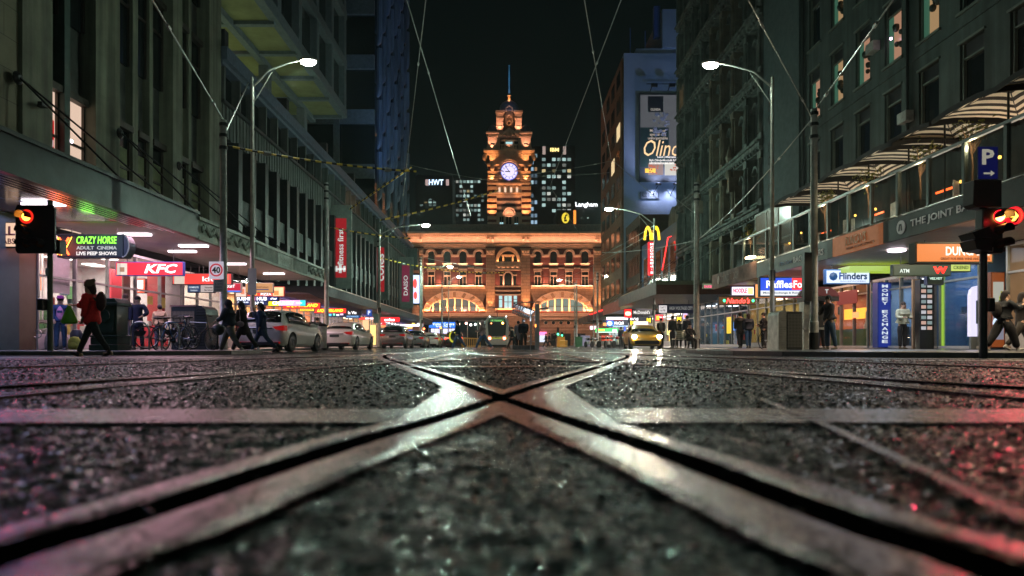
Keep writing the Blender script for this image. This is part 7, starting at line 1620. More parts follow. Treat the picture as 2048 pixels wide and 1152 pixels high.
m = MB(); m.cbox((-.12,-.05,1.12), (.14,.2,.28)); m.build('push_button_box', m_sig, ts, bevel=.02)
# right signal
YS2 = 12.75; xs2 = gx(1970.5, YS2); t2 = thing('traffic_light', 'traffic light showing red disc and red arrow on a dark pole at the right corner', 'traffic light', (xs2, YS2, .0))
q = lambda px: gx(px, YS2)-xs2; qz = lambda py: gz(py, YS2)
m = MB(); m.tube([(0,.05,0),(0,.05,.25),(0,.05,gz(395,YS2))], [.075,.065,.062], 12); m.build('pole', mat('dark_green_pole', (.03,.045,.045), .35, .3), t2, True)
m = MB(); m.prism([(q(1948),qz(416)),(q(1996),qz(416)),(q(1996),qz(362)),(q(1941),qz(362)),(q(1939),qz(410))], -.1, .2); m.build('rear_housing', mat('housing_brown', (.035,.025,.022), .5), t2, bevel=.01)
m = MB(); m.box(q(1961), q(2002), -.06, .16, qz(507), qz(418)); m.build('signal_housing', m_sig, t2, bevel=.02)
lens(q(1992), qz(435), .09, (1,.42,.08), 9, t2, y=-.09)
m = MB(); m.archring(q(1993), qz(435), .09, .09, .125, .125, -.1, -.092, n=20, t1=2*math.pi); m.build('red_glow_rim', lit((.95,.01,.02), 1.8), t2)  # glowing ring stands in for the red halo round the lens
m = MB(); m.box(q(2004), q(2036), -.02, .1, qz(452), qz(416)); m.build('arrow_housing', m_sig, t2, bevel=.03)
m = MB(); m.archring(q(2022), qz(433), .13, .14, .15, .165, -.12, -.03, n=20, t1=2*math.pi); m.build('red_hood_glow', lit((.8,.01,.02), 1.2), t2)  # red light on the arrow hood put in as a glowing ring
m = MB(); z = qz(433); x = q(2012); m.prism([(x,z-.018),(x+.1,z-.018),(x+.1,z+.018),(x,z+.018)], -.06, -.03); m.prism([(x+.08,z-.09),(x+.12,z-.09),(x+.19,z),(x+.12,z+.09),(x+.08,z+.09),(x+.14,z)], -.062, -.03); m.build('arrow_lens', lit((1,.35,.04), 6), t2)
lens(q(1992), qz(462), .085, (.05,.01,.008), 0, t2, y=-.09); lens(q(1992), qz(490), .085, (.01,.012,.012), 0, t2, y=-.09)
m = MB(); m.prism([(q(1923),qz(470)),(q(1958),qz(458)),(q(1962),qz(480)),(q(1930),qz(482))], -.3, .1); m.prism([(q(1926),qz(484)),(q(1962),qz(482)),(q(1962),qz(506)),(q(1932),qz(503))], -.3, .1); m.build('side_hoods', m_sig, t2)
m = MB(); m.cbox((0,-.02,qz(500)), (.2,.1,.08)); m.tube([(-.15,.0,qz(498)),(.12,.0,qz(505))], .03, 6); m.build('clamp', m_gal, t2)
m = MB(); m.cbox((.07,-.02,1.0), (.12,.14,.26)); m.build('push_button_box', m_sig, t2, bevel=.02)
light('SPOT', (q(1992), -.4, qz(435)), 48, (1,.06,.14), t2, size=.1, aim=(q(1992)-2, -9, -1), spot=125, blend=.6); light('SPOT', (q(2022), -.35, qz(433)), 35, (1,.05,.12), t2, size=.1, aim=(q(2022)-1, -9, -1), spot=120, blend=.6); light('POINT', (q(1985), -.3, qz(440)), 1.2, (1,.02,.03), t2, size=.05)
ps = sign('parking_sign', 'blue parking sign with a white P and an arrow, above the right traffic light', 'parking sign', 1956, 1995, 294, 358, YS2-.05, (.01,.015,.17), depth=.02, e=.18, frame=(.12,.13,.15), border=.008, texts=[('P', .48, .68, .62, .48, (.42,.40,.32), .5, 0, .03)])
m = MB(); w_ = 39*YS2/F; h_ = 64*YS2/F; m.prism([(-.09,.085),(.04,.085),(.04,.05),(.11,.10),(.04,.15),(.04,.115),(-.09,.115)], -.03, -.02); m.build('arrow_mark', lit((.42,.40,.32), .5), ps)
# more signals
def small_signal(px, py0, py1, Y, c, label, pole_to=0):
    t = thing('traffic_light', label, 'traffic light', (gx(px,Y), Y, 0), 0, 'distant traffic lights'); z0, z1 = gz(py1,Y), gz(py0,Y)
    m = MB(); m.box(-.17,.17,0,.2,z0,z1); m.build('signal_housing', m_sig, t); m = MB(); m.tube([(0,.1,0),(0,.1,z0)], .06, 8); m.build('pole', m_gal, t)
    zc = z1-.18 if c[0] > .5 else z0+.2; m = MB(); m.ball((0,-.03,zc), (.13,.04,.13), 10); m.build('lens', lit(c, 9), t)
small_signal(848, 655, 672, 95, (1,.12,.03), 'distant red traffic light at the far left corner'); small_signal(882, 653, 672, 92, (1,.3,.04), 'distant orange red traffic light beneath the station sign')
small_signal(846, 650, 662, 112, (.05,1,.5), 'distant green light behind the far left corner'); small_signal(1116, 655, 671, 100, (.05,1,.45), 'distant green traffic light right of the shelter'); small_signal(1124, 664, 673, 125, (.05,1,.35), 'distant green light low before the station doors')
# 40 sign on the left pole
t = thing('speed_sign', 'white 40 speed sign with a red ring and time plates on the wire pole', 'speed sign', (gx(432.5,21.7), 21.7, gz(558,21.7))); s_ = 21.7/F
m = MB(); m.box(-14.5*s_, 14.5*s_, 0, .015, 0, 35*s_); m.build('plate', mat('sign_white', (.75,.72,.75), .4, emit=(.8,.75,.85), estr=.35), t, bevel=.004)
m = MB(); m.archring(0, 18*s_, 10.2*s_, 10.2*s_, 13*s_, 13*s_, -.012, -.001, n=28, t1=2*math.pi); m.build('red_ring', lit((.7,.03,.05), .5), t)
text('40', 1, flat((.02,.02,.02)), t, (0, -.01, 18*s_), fit=(17*s_, 13*s_), bold=.03)
m = MB(); m.box(-6*s_, 15*s_, 0, .015, -26*s_, -1*s_); m.build('time_plate', flat((.28,.30,.22)), t)
for k in range(4): text(['7 - 9 AM','4 - 6 PM','SCHOOL','DAYS'][k], 1, flat((.03,.03,.03)), t, (4.5*s_, -.004, -(4+k*6)*s_), fit=(15*s_, 3*s_))
# street signs on poles
sg = thing('parking_sign', 'small blue P sign on a thin post between the parked cars', 'parking sign', (gx(738.5,47), 47, .1)); m = MB(); m.tube([(0,0,0),(0,0,gz(619,47)-.1)], .03, 6); m.build('post', m_gal, sg)
m = MB(); m.box(-.19,.19,-.04,-.031,gz(632,47)-.1,gz(619.5,47)-.1); m.build('plate', lit((.02,.08,.4), .7), sg); text('P', 1, lit((.8,.85,1), .9), sg, (0,-.05,gz(625.5,47)-.1), fit=(.17,.28), bold=.03)
m = MB(); m.box(-.16,.16,-.05,-.03,0,1.0); o = m.build('pole_notice', flat((.25,.34,.32)), None, loc=(gx(505,25.8), 25.8, gz(590,25.8))); tag(o, 'grey green notice plate on the tall lamp pole at left', 'notice')
m = MB(); m.box(-.2,.2,-.05,-.03,0,.7); o = m.build('pole_notice', flat((.16,.3,.28)), None, loc=(gx(752,52.7), 52.7, gz(646,52.7))); tag(o, 'teal notice plate on the middle wire pole', 'notice')
m = MB(); m.box(-.12,.12,-.2,.0,0,1.55); o = m.build('hanging_speaker_box', m_black, None, loc=(gx(1611,21.9), 21.9, gz(603,21.9))); tag(o, 'black signal back box hanging left of the thick right pole', 'signal box')
# pedestrian perforated kiosks
def grille(w, h, mm, col): pass
m_perf = bpy.data.materials.new('perforated_screen'); m_perf.use_nodes = True
def _perf():
    nt = m_perf.node_tree; b = nt.nodes['Principled BSDF']; L = nt.links.new; tc = nt.nodes.new('ShaderNodeTexCoord'); mp = nt.nodes.new('ShaderNodeMapping'); mp.inputs['Scale'].default_value = (22,22,22); L(tc.outputs['Object'], mp.inputs[0])
    fr = nt.nodes.new('ShaderNodeVectorMath'); fr.operation = 'FRACTION'; L(mp.outputs[0], fr.inputs[0]); sp = nt.nodes.new('ShaderNodeSeparateXYZ'); L(fr.outputs[0], sp.inputs[0])
    a = nt.nodes.new('ShaderNodeMath'); a.operation = 'GREATER_THAN'; a.inputs[1].default_value = .38; L(sp.outputs[0], a.inputs[0]); c = nt.nodes.new('ShaderNodeMath'); c.operation = 'GREATER_THAN'; c.inputs[1].default_value = .38; L(sp.outputs[2], c.inputs[0])
    m = nt.nodes.new('ShaderNodeMath'); m.operation = 'MULTIPLY'; L(a.outputs[0], m.inputs[0]); L(c.outputs[0], m.inputs[1])
    mx = nt.nodes.new('ShaderNodeMix'); mx.data_type = 'RGBA'; L(m.outputs[0], mx.inputs['Factor']); mx.inputs['A'].default_value = (.42,.33,.24,1); mx.inputs['B'].default_value = (.02,.02,.02,1); L(mx.outputs['Result'], b.inputs['Base Color']); b.inputs['Metallic'].default_value = .3; b.inputs['Roughness'].default_value = .4
_perf()
k1 = thing('newspaper_kiosk', 'closed metal kiosk with a perforated bronze panel behind the bicycles', 'kiosk', (gx(376,22.6), 22.6, .1)); a, b = gx(342,22.6)-k1.location.x, gx(412,22.6)-k1.location.x; hh = gz(610,22.6)-.1
xa = gx(392,22.6)-k1.location.x
m = MB(); m.box(a, xa, 0, 1.0, 0, hh-.06); m.build('cabinet', flat((.03,.033,.033)), k1, bevel=.02)
m = MB(); m.box(a+.05, xa-.05, -.012, -.001, .25, hh-.2); m.build('perforated_panel', m_perf, k1)
m = MB(); m.prism([(xa+.001,0),(b,0),(b,hh-.3),(b-.05,hh-.12),(b-.14,hh-.03),(xa+.001,hh)], 0, 1.0)
m.build('rounded_side', mat('ribbed_dark', (.05,.055,.055), .4, .3), k1)
m = MB()
for i in range(14): m.box(xa+.02, b-.01, -.012, -.001, .12+i*.09, .16+i*.09)
m.build('louvres', m_dark, k1)
m = MB(); m.box(a-.03, xa, -.03, 1.02, hh-.059, hh); m.build('top_cap', flat((.3,.16,.16)), k1)
k2 = thing('newspaper_kiosk', 'closed metal kiosk with grey perforated panel left of the thick right pole', 'kiosk', (gx(1582,21.5), 21.5, .1)); a, b = gx(1557,21.5)-k2.location.x, gx(1605,21.5)-k2.location.x; hh = gz(621,21.5)-.1; xa = gx(1573,21.5)-k2.location.x
m = MB(); m.box(xa, b, 0, .9, 0, hh-.03); m.build('cabinet', flat((.035,.04,.04)), k2, bevel=.02); m = MB(); m.box(xa+.03, b-.03, -.012, -.001, .08, hh-.12)
m_pg = m_perf.copy(); m_pg.name = 'perforated_grey'
for nd in m_pg.node_tree.nodes:
    if nd.type == 'MIX': nd.inputs['A'].default_value = (.16,.17,.16,1)
m.build('perforated_panel', m_pg, k2)
m = MB(); m.prism([(a,0),(xa-.001,0),(xa-.001,hh),(a+.1,hh),(a+.02,hh-.06),(a,hh-.14)], .0, .9); m.build('rounded_side', m_gal, k2)
m = MB()
for i in range(16): m.box(a+.01, xa-.01, -.012, -.001, .1+i*.07, .13+i*.07)
m.build('louvres', m_steel, k2)
k3 = thing('phone_kiosk', 'payphone kiosk with a maroon hood half hidden by the thick right pole', 'phone kiosk', (gx(1640,23.2), 23.2, .1)); f = lambda p: gx(p,23.2)-k3.location.x; g = lambda p: gz(p,23.2)-.1
m = MB(); m.prism([(f(1604),g(592)),(f(1612),g(580)),(f(1625),g(575)),(f(1650),g(575)),(f(1664),g(583)),(f(1671),g(594))], -.3, .5); m.build('maroon_hood', flat((.16,.015,.04)), k3); m = MB(); m.box(f(1606), f(1670), -.28, .48, g(603), g(594.1)); m.build('hood_skirt', flat((.01,.015,.03)), k3)
m = MB(); m.box(f(1608), f(1622), .0, .4, 0, g(603)); m.build('column', m_gal, k3); m = MB(); m.box(f(1608), f(1660), -.1, .3, g(659), g(655)); m.build('shelf', m_gal, k3); m = MB(); m.box(f(1640), f(1650), .1, .3, g(655.1), g(604)); m.build('phone_panel', m_black, k3); text('T', 1, lit((.7,.7,.7), .6), k3, (f(1645), -.31, g(584)), fit=(.12,.14), bold=.04)
# ornate green kiosk behind the red coat
k4 = thing('green_kiosk', 'old dark green cast iron cabinet behind the woman in the red coat', 'kiosk', (gx(206,18.6), 18.6, .1)); w = 58*18.6/F/2; h = gz(596,18.6)-.1; m_gk = mat('bottle_green_iron', (.018,.045,.028), .3, .2, var=.3, coat=.4)
m = MB(); m.box(-w,w,0,.7,.0,.16); m.box(-w*.93,w*.93,.03,.67,.161,.36); m.box(-w*.96,w*.96,.01,.69,.361,.42); m.build('plinth', m_gk, k4, bevel=.015)
m = MB(); m.box(-w*.86,w*.86,.06,.62,.421,h-.2); m.build('body', m_gk, k4, bevel=.015)
m = MB(); m.box(-w*1.02,w*1.02,-.03,.72,h-.199,h-.12); m.prism([(-w*1.0,h-.119),(w*1.0,h-.119),(w*.75,h),(-w*.75,h)], .0, .68); m.build('roof_cap', m_gk, k4, bevel=.01)
m = MB(); m.box(-w*.7,w*.7,.035,.059,.5,h-.3); m.archring(0, .95, .12,.12,.17,.17, .01, .03, n=16, t1=6.283); m.build('moulded_panel', m_gk, k4)
# bicycle hoops
def hoop(px, Y, label, w=.56):
    t = thing('bicycle_hoop', label, 'bicycle hoop', (gx(px,Y), Y, .1), 0, 'steel bicycle hoops')
    m = MB(); h = .82-w/2+.0; pts = [(-w/2,0,0)]+[(-w/2*math.cos(math.pi*i/12), 0, h+w/2*math.sin(math.pi*i/12)) for i in range(13)]+[(w/2,0,0)]; m.tube(pts, .028, 8); m.build('tube_hoop', m_steel, t, True)
    m = MB(); m.prism([(.19*math.cos(a*math.pi/8+math.pi), h+.02+.16*math.sin(a*math.pi/8+math.pi)) for a in range(9)], -.01, .01); m.build('round_plate', m_black, t)
hoop(279.5, 19.8, 'steel bicycle hoop standing free, left of the bicycles'); o = hoop(341, 19.8, 'steel bicycle hoop behind the first bicycles', .5)
def bicycle(px, Y, rz, label, c, lean=0, steer=.3):
    t = thing('bicycle', label, 'bicycle', (gx(px,Y), Y, .1), rz, 'bicycles chained by the kiosk'); t.rotation_euler = (0, lean, rz); mc_ = mat('bike_paint_%d' % (c[2]*99), c, .3, .2, coat=.5)
    Rw = .335
    for k, xx in enumerate((-.52, .53)):
        M = Matrix.Translation((xx, 0, Rw)) @ Matrix.Rotation(steer if k else 0, 4, 'Z')
        m = MB(); m.tube([M @ Vector((Rw*math.cos(a), 0, Rw*math.sin(a))) for a in [2*math.pi*i/28 for i in range(28)]], .017, 6, closed=True); wh = m.build('wheel', m_rubber, t, True)
        m = MB(); m.tube([M @ Vector((.315*math.cos(a), 0, .315*math.sin(a))) for a in [2*math.pi*i/28 for i in range(28)]], .008, 4, closed=True)
        for q in range(10): a = math.pi*q/10; m.tube([M @ Vector((.31*math.cos(a),0,.31*math.sin(a))), M @ Vector((-.31*math.cos(a),0,-.31*math.sin(a)))], .0022, 3)
        m.tube([M @ Vector((0,-.05,0)), M @ Vector((0,.05,0))], .02, 8); m.build('rim', m_steel, wh)
    bb, st_, hd, sd = Vector((-.08,0,.29)), Vector((-.24,0,.80)), Vector((.38,0,.80)), Vector((-.27,0,.92))
    m = MB()
    for a, b in ((bb,st_),(bb,Vector((.41,0,.70))),(st_,hd),(bb,Vector((-.52,0,Rw))),(st_,Vector((-.52,0,Rw)))): m.tube([a, b], .017, 6)
    m.tube([(.36,0,.86),(.42,0,.68)], .021, 6); m.build('frame', mc_, t, True)
    m = MB(); m.tube([(.42,0,.68),(.46,0,.5),(.53,0,Rw)], .014, 6); m.build('fork', mc_, t, True)
    m = MB(); m.tube([(.36,0,.86),(.34,0,.98)], .014, 6); m.tube([(.24,-.29,.99),(.36,-.2,1.0),(.36,.2,1.0),(.24,.29,.99)], .013, 6); m.build('handlebar', m_black, t, True)
    m = MB(); m.tube([st_, sd], .013, 6); m.ball(sd+Vector((0,0,.02)), (.14,.07,.035), 10); m.build('saddle', m_black, t, True)
    m = MB(); m.lathe([(.09,-.01),(.09,.01)], n=18, M=Matrix.Translation(bb) @ Matrix.Rotation(R(90), 4, 'X')); m.tube([bb+Vector((0,-.06,0)), bb+Vector((.1,-.07,-.13))], .01, 5); m.tube([bb+Vector((0,.06,0)), bb+Vector((-.1,.07,.13))], .01, 5); m.cbox(bb+Vector((.1,-.12,-.13)), (.08,.09,.02)); m.cbox(bb+Vector((-.1,.12,.13)), (.08,.09,.02)); m.build('crank', m_dark, t)
bicycle(330, 20.6, R(35), 'dark bicycle leaning leftmost against the kiosk rail', (.02,.02,.025), .08); bicycle(352, 19.8, R(70), 'bicycle with a blue rimmed front wheel facing the road', (.03,.12,.28), -.06, .1)
bicycle(366, 20.2, R(150), 'black bicycle tangled in the middle of the group', (.015,.015,.016), .1); bicycle(391, 19.7, R(-18), 'dark bicycle with a large front wheel at the right of the group', (.05,.055,.05), .05, -.3)
bicycle(1549, 23.5, R(100), 'bicycle behind the lamp pole beside the right kiosk', (.02,.02,.02), .05)
# benches, bins, phone booth, sandwich things
bn = thing('bench', 'pale slatted street bench facing away, by the thick wire pole', 'bench', (gx(1368,33), 33, .1), R(8)); m_bs = mat('bench_timber', (.30,.27,.17), .5)
m = MB()
for i in range(4): m.box(-.45,.45,-.02+i*.0,.02,.5+i*.09,.57+i*.09)
m.build('backrest', m_bs, bn); m = MB(); m.box(-.45,.9,.02,.45,.42,.46); m.build('seat', m_bs, bn)
for x in (-.4, .8): m = MB(); m.tube([(x,.05,0),(x,.02,.45)], .025, 6); m.tube([(x,.42,0),(x,.4,.44)], .025, 6); m.build('leg', m_dark, bn)
for i, (px, Y) in enumerate(((622,31),(641,33))):
    t = thing('street_bin', ['cylindrical dark street bin nearer the hatchback','cylindrical dark street bin nearer the wire pole'][i], 'bin', (gx(px,Y), Y, .1), 0, 'street bins'); m = MB(); m.lathe([(.28,0),(.3,.05),(.3,.95),(.33,.97),(.33,1.05)], n=18); m.build('bin_body', m_gal, t, True); m = MB(); m.lathe([(.33,1.051),(.34,1.1),(.2,1.2)], n=18); m.build('bin_lid', m_black, t, True)
pb = thing('phone_booth', 'white and orange lit payphone stand beyond the middle wire pole', 'phone booth', (gx(765,55), 55, .1)); m = MB(); m.box(-.27,.27,0,.4,0,1.75); m.build('cabinet', flat((.4,.38,.4)), pb); m = MB(); m.box(-.26,.26,-.01,-.001,1.55,1.74); m.build('header', lit((.9,.3,.1), 1), pb); m = MB(); m.box(-.14,.14,-.03,-.002,.95,1.4); m.build('phone_unit', m_black, pb); m = MB(); m.box(-.05,.1,-.05,-.031,1.2,1.32); m.build('phone_light', lit((.8,.9,1), 3), pb)
# left pavement clutter
m = MB(); k = random.Random(4); me_ = MB(); me_.ball((0,0,.2), (.75,.45,.5), 16); o = me_.build('blanket_heap', mat('grey_blanket', (.14,.13,.12), .9, var=.3, bump=1, bscale=4), None, True, loc=(gx(92,22.4), 22.4, .1)); tag(o, 'grey blanket covered heap on the footpath behind the left pole', 'blanket heap')
t = thing('backpack', 'lime green backpack standing on the footpath beside the grey heap', 'backpack', (gx(149,21.8), 21.8, .1)); m = MB(); m.lathe([(.14,0),(.19,.08),(.19,.28),(.12,.40),(.02,.42)], n=14, sy=.7); m.build('bag', mat('lime_bag', (.28,.32,.04), .8, bump=.5), t, True); m = MB(); m.ball((.02,-.12,.14), (.13,.05,.1), 10); m.build('pocket', mat('lime_bag'), t, True)
t = thing('backpack', 'black rucksack resting on the heap behind the green bag', 'backpack', (gx(153,22.3), 22.3, .1)); m = MB(); m.lathe([(.15,.25),(.2,.32),(.2,.52),(.13,.64),(.02,.66)], n=14, sy=.7); m.box(-.12,.12,-.1,.1,0,.25); m.build('bag', flat((.015,.02,.035)), t, True)
t = thing('racquet_bag', 'round steel wire basket leaning against the red shop wall', 'wire basket', (gx(75,21.6), 21.6, .1)); m = MB(); m.tube([(.13*math.cos(a), 0, .5+.13*math.sin(a)) for a in [2*math.pi*i/20 for i in range(20)]], .014, 5, closed=True); m.tube([(0,0,.37),(.02,0,.0)], .02, 6); m.build('hoop', m_steel, t)
t = thing('suitcase_trolley', 'dark wheeled trolley bag beside the thick left pole', 'trolley bag', (gx(436,20.9), 20.9, .1)); m = MB(); m.ball((0,0,.62), (.2,.16,.18), 12); m.build('bag', flat((.012,.015,.02)), t, True); m = MB(); m.tube([(.0,0,.1),(-.02,0,.8)], .025, 6); m.build('stem', m_dark, t)
for s_ in (-.06, .08): m = MB(); m.lathe([(.08,-.02),(.08,.02)], n=14, M=Matrix.Translation((s_-.12,0,.08)) @ Matrix.Rotation(R(90),4,'X')); m.build('wheel', m_rubber, t)

# ---- overhead wires
m_wire = mat('wire', (.30,.33,.30), .35, .6, var=.3); m_tape = bpy.data.materials.new('yellow_black_tape'); m_tape.use_nodes = True
def _tape():
    nt = m_tape.node_tree; b = nt.nodes['Principled BSDF']; tc = nt.nodes.new('ShaderNodeTexCoord'); sp = nt.nodes.new('ShaderNodeSeparateXYZ'); nt.links.new(tc.outputs['Object'], sp.inputs[0]); f = nt.nodes.new('ShaderNodeMath'); f.operation = 'MULTIPLY'; f.inputs[1].default_value = 3.2; nt.links.new(sp.outputs[0], f.inputs[0])
    g = nt.nodes.new('ShaderNodeMath'); g.operation = 'FRACT'; nt.links.new(f.outputs[0], g.inputs[0]); h = nt.nodes.new('ShaderNodeMath'); h.operation = 'GREATER_THAN'; h.inputs[1].default_value = .45; nt.links.new(g.outputs[0], h.inputs[0])
    mx = nt.nodes.new('ShaderNodeMix'); mx.data_type = 'RGBA'; nt.links.new(h.outputs[0], mx.inputs['Factor']); mx.inputs['A'].default_value = (.02,.02,.015,1); mx.inputs['B'].default_value = (.85,.62,.08,1); nt.links.new(mx.outputs['Result'], b.inputs['Base Color'])
_tape()
def wire(a, b, label, r=.012, sag=.0, mm=None, fit=True):
    a, b = at(*a), at(*b); t = thing('overhead_wire', label, 'overhead wire', tuple(a), 0, 'overhead tram wires'); n = 10; d = b-a
    m = MB(); m.tube([(d.x*i/n, d.y*i/n, d.z*i/n-sag*4*(i/n)*(1-i/n)) for i in range(n+1)], r, 5); m.build('cable', mm or m_wire, t)
    if fit and d.length > 4:
        for f in (.18, .82):
            m = MB(); p = d*f-Vector((0,0,sag*4*f*(1-f))); m.tube([p-d.normalized()*.12, p+d.normalized()*.12], r*2.2, 6); m.build('insulator', m_gal, t)
wire((300,-8,14.5), (446,238,22), 'bright wire dropping from the top edge to the left pole', .022)
wire((452,262,22), (497,165,26), 'short dark stay between the left pole and the lamp', .03, 0, m_dark, False)
wire((455,292,22.3), (832,343,27), 'yellow taped span from the left pole toward the centre', .04, .12, m_tape)
wire((700,418,38), (822,335,30), 'yellow taped strut above the podium awning', .045, 0, m_tape, False)
wire((762,440,30), (996,380,40), 'yellow taped span rising to the clock tower', .045, .1, m_tape)
wire((662,455,38), (822,477,44), 'yellow taped wire crossing before the dark banner', .04, .08, m_tape)
wire((757,515,53), (1010,545,60), 'yellow taped wire sagging before the station windows', .04, .4, m_tape)
wire((812,-5,26), (942,432,62), 'long wire from the top edge falling left of the clock', .02); wire((852,-5,24), (806,392,55), 'wire falling beside the blue finned tower', .02)
wire((1168,-5,26), (1222,318,60), 'wire from the top edge to the billboard wall', .022); wire((1244,-5,24), (1100,372,58), 'wire crossing down toward the lit office tower', .02)
wire((1100,372,58), (1160,470,70), 'lower end of the crossing wire over the station roof', .025); wire((1222,318,60), (1318,400,52), 'wire from the billboard corner to the lamp post', .022)
wire((1494,-5,16), (1622,232,22), 'wire from the top edge to the right pole', .016); wire((1790,-5,15), (1632,218,22), 'bright wire climbing right from the right pole', .022)
wire((1624,238,22), (1395,480,40), 'wire falling from the right pole to the far thick pole', .02, .3); wire((1395,480,40), (1205,505,60), 'low wire before the right station corner', .02, .2)
wire((1222,322,60), (1045,350,60), 'thin span right of the clock', .02, .1); wire((1220,345,60), (1060,352,62), 'second thin span right of the clock', .018, .1); wire((820,330,55), (990,362,60), 'thin span left of the clock', .018, .1)
wire((1310,450,48), (1100,560,60), 'wire pair crossing before the right arches, upper', .018, .2); wire((1310,462,48), (1090,575,60), 'wire pair crossing before the right arches, lower', .018, .2)
wire((845,515,80), (1200,560,80), 'low wire across the station facade', .02, .4); wire((1393,430,36), (1330,380,30), 'short stay above the awning', .014, 0, None, False)
# ================================================================== PEOPLE
def skin_mesh(name, verts, edges, radii, root=0, levels=1, fat=1.28):
    me = bpy.data.meshes.new(name); me.from_pydata(verts, edges, [])
    o = bpy.data.objects.new(name, me); COL.objects.link(o)
    sk = o.modifiers.new('skin', 'SKIN'); sk.branch_smoothing = .6
    lay = me.skin_vertices[0].data
    for i, r in enumerate(radii):
        r = r if isinstance(r, tuple) else (r, r); lay[i].radius = (r[0]*fat, r[1]*fat)
        lay[i].use_root = (i == root)
    sb = o.modifiers.new('sub', 'SUBSURF'); sb.levels = levels; sb.render_levels = levels
    return o
def finish(objs):
    bpy.context.view_layer.update(); dg = bpy.context.evaluated_depsgraph_get()
    for o in objs:
        me = bpy.data.meshes.new_from_object(o.evaluated_get(dg)); o.modifiers.clear(); old = o.data; o.data = me; me.name = o.name; bpy.data.meshes.remove(old)
        me.polygons.foreach_set('use_smooth', [True]*len(me.polygons))
m_skin = mat('skin_tone', (.42,.25,.17), .5, var=.08); m_skin2 = mat('skin_tone_dark', (.20,.12,.08), .5, var=.08)
def cloth(c): return mat('cloth_%02d%02d%02d' % (c[0]*99, c[1]*99, c[2]*99), c, .85, var=.25, scale=9, bump=.35, bscale=22)
PENDING = []
def person(label, x, y, face, h=1.7, legs=((18,8),(-20,22)), arms=((10,6,25),(-8,6,20)), lean=3, top=(.02,.04,.10), bottom=(.03,.04,.06), hair=(.02,.015,.012), coat=None, hairlen=0, hat=None, shoe=(.05,.05,.05), bag=None, skin=None, z=0, hands=True, sit=False, wide=1.0, scarf=None, hood=None, hi=True, heel=False):
    """face: heading in degrees, 0 looks away from the crossing (+y), 180 looks at the photographer, 90 walks left"""
    t = thing('person', label, 'person', (x, y, z), R(face)); s = h/1.72; skm = skin or m_skin; D = math.radians; V3 = Vector
    th_, sh_ = .44*s, .43*s; ft = .075*s
    def leg(sd, a):
        hp = V3((sd*.095*s*wide, 0, 0)); k = hp+V3((sd*.012*s, math.sin(D(a[0])), -math.cos(D(a[0]))))*th_
        an = k+V3((0, math.sin(D(a[0]-a[1])), -math.cos(D(a[0]-a[1]))))*sh_; return hp, k, an
    L = [leg(1, legs[0]), leg(-1, legs[1])]
    low = min(l[2].z for l in L); hz = -low+ft if not sit else .48*s
    for i in range(2): L[i] = tuple(p+V3((0,0,hz)) for p in L[i])
    ln = math.sin(D(lean)); P = lambda z_, y_=0, x_=0: V3((x_*s, y_*s+ln*z_*s, hz+z_*s))
    pel, wai, che, nek, hed, crn = P(.03), P(.18,.005), P(.42,.0), P(.555,.0), P(.64,.03), P(.77,.012)
    A = []
    for sd, a in ((1, arms[0]), (-1, arms[1])):
        shd = P(.485, 0, sd*.185*wide); up, out, el = a[0], a[1], a[2]
        d = V3((sd*.6*math.sin(D(out)), math.sin(D(up)), -math.cos(D(up))*math.cos(D(out)))).normalized(); elb = shd+d*.29*s
        d2 = V3((-sd*.45*math.sin(D(el)), math.sin(D(up+el)), -math.cos(D(up+el)))).normalized(); wr = elb+d2*.25*s; A.append((shd, elb, wr, d2))
    # ---- body, one continuous surface
    v = [pel, wai, che, nek, hed+V3((0,-.005,-.03))*s, hed+V3((0,0,.045))*s, crn]; r = [.088*s*wide, .088*s*wide, .105*s*wide, .052*s, .066*s, .082*s, .058*s]; e = [(0,1),(1,2),(2,3),(3,4),(4,5),(5,6)]
    v.append(hed+V3((0,.085,.0))*s); r.append(.016*s); e.append((4, len(v)-1))            # nose
    for hp, k, an in L:
        b = len(v); v += [hp, k, an, an+V3((0,.02,-ft*.6)), an+V3((0,.13*s,-ft*.75))]; r += [.070*s, .048*s, .034*s, .034*s, .028*s]; e += [(0,b),(b,b+1),(b+1,b+2),(b+2,b+3),(b+3,b+4)]
    for (shd, elb, wr, d2), sd in zip(A, (1, -1)):
        b = len(v); hnd = wr+d2*.065*s; v += [shd, elb, wr, hnd]; r += [.056*s, .042*s, .027*s, (.036*s, .022*s)]; e += [(2,b),(b,b+1),(b+1,b+2),(b+2,b+3)]
        if hands and hi:
            sd_ = V3((0,0,1)).cross(d2); sd_ = (sd_ if sd_.length > .1 else V3((1,0,0))).normalized()
            for q in range(4):
                o_ = sd_*(q-1.5)*.019*s; c = len(v); v += [hnd+o_+d2*(.035)*s, hnd+o_+d2*(.06+[.0,.012,.008,-.008][q])*s-V3((0,0,.012))]; r += [.0095*s, .008*s]; e += [(b+3,c),(c,c+1)]
            c = len(v); v += [wr+d2*.035*s+sd_*sd*.036*s, wr+d2*.07*s+sd_*sd*.045*s]; r += [.011*s,.009*s]; e += [(b+2,c),(c,c+1)]
    body = skin_mesh('body', v, e, r, fat=1.14); body.parent = t; body.data.materials.append(skm); PENDING.append(body)
    # ---- clothes: trousers, jacket
    w = coat or {}
    v = [pel+V3((0,0,.05)), pel+V3((0,0,-.02))]; r = [.128*s*wide, .125*s*wide]; e = [(0,1)]
    for hp, k, an in L:
        b = len(v); v += [hp+V3((0,0,-.03)), hp.lerp(k,.5), k, k.lerp(an,.6), an+V3((0,0,.01))]; f = w.get('leg', 1.0); r += [.098*s*wide, .083*s*wide*f, .066*s*f, .056*s*f, .052*s*f]; e += [(1,b),(b,b+1),(b+1,b+2),(b+2,b+3),(b+3,b+4)]
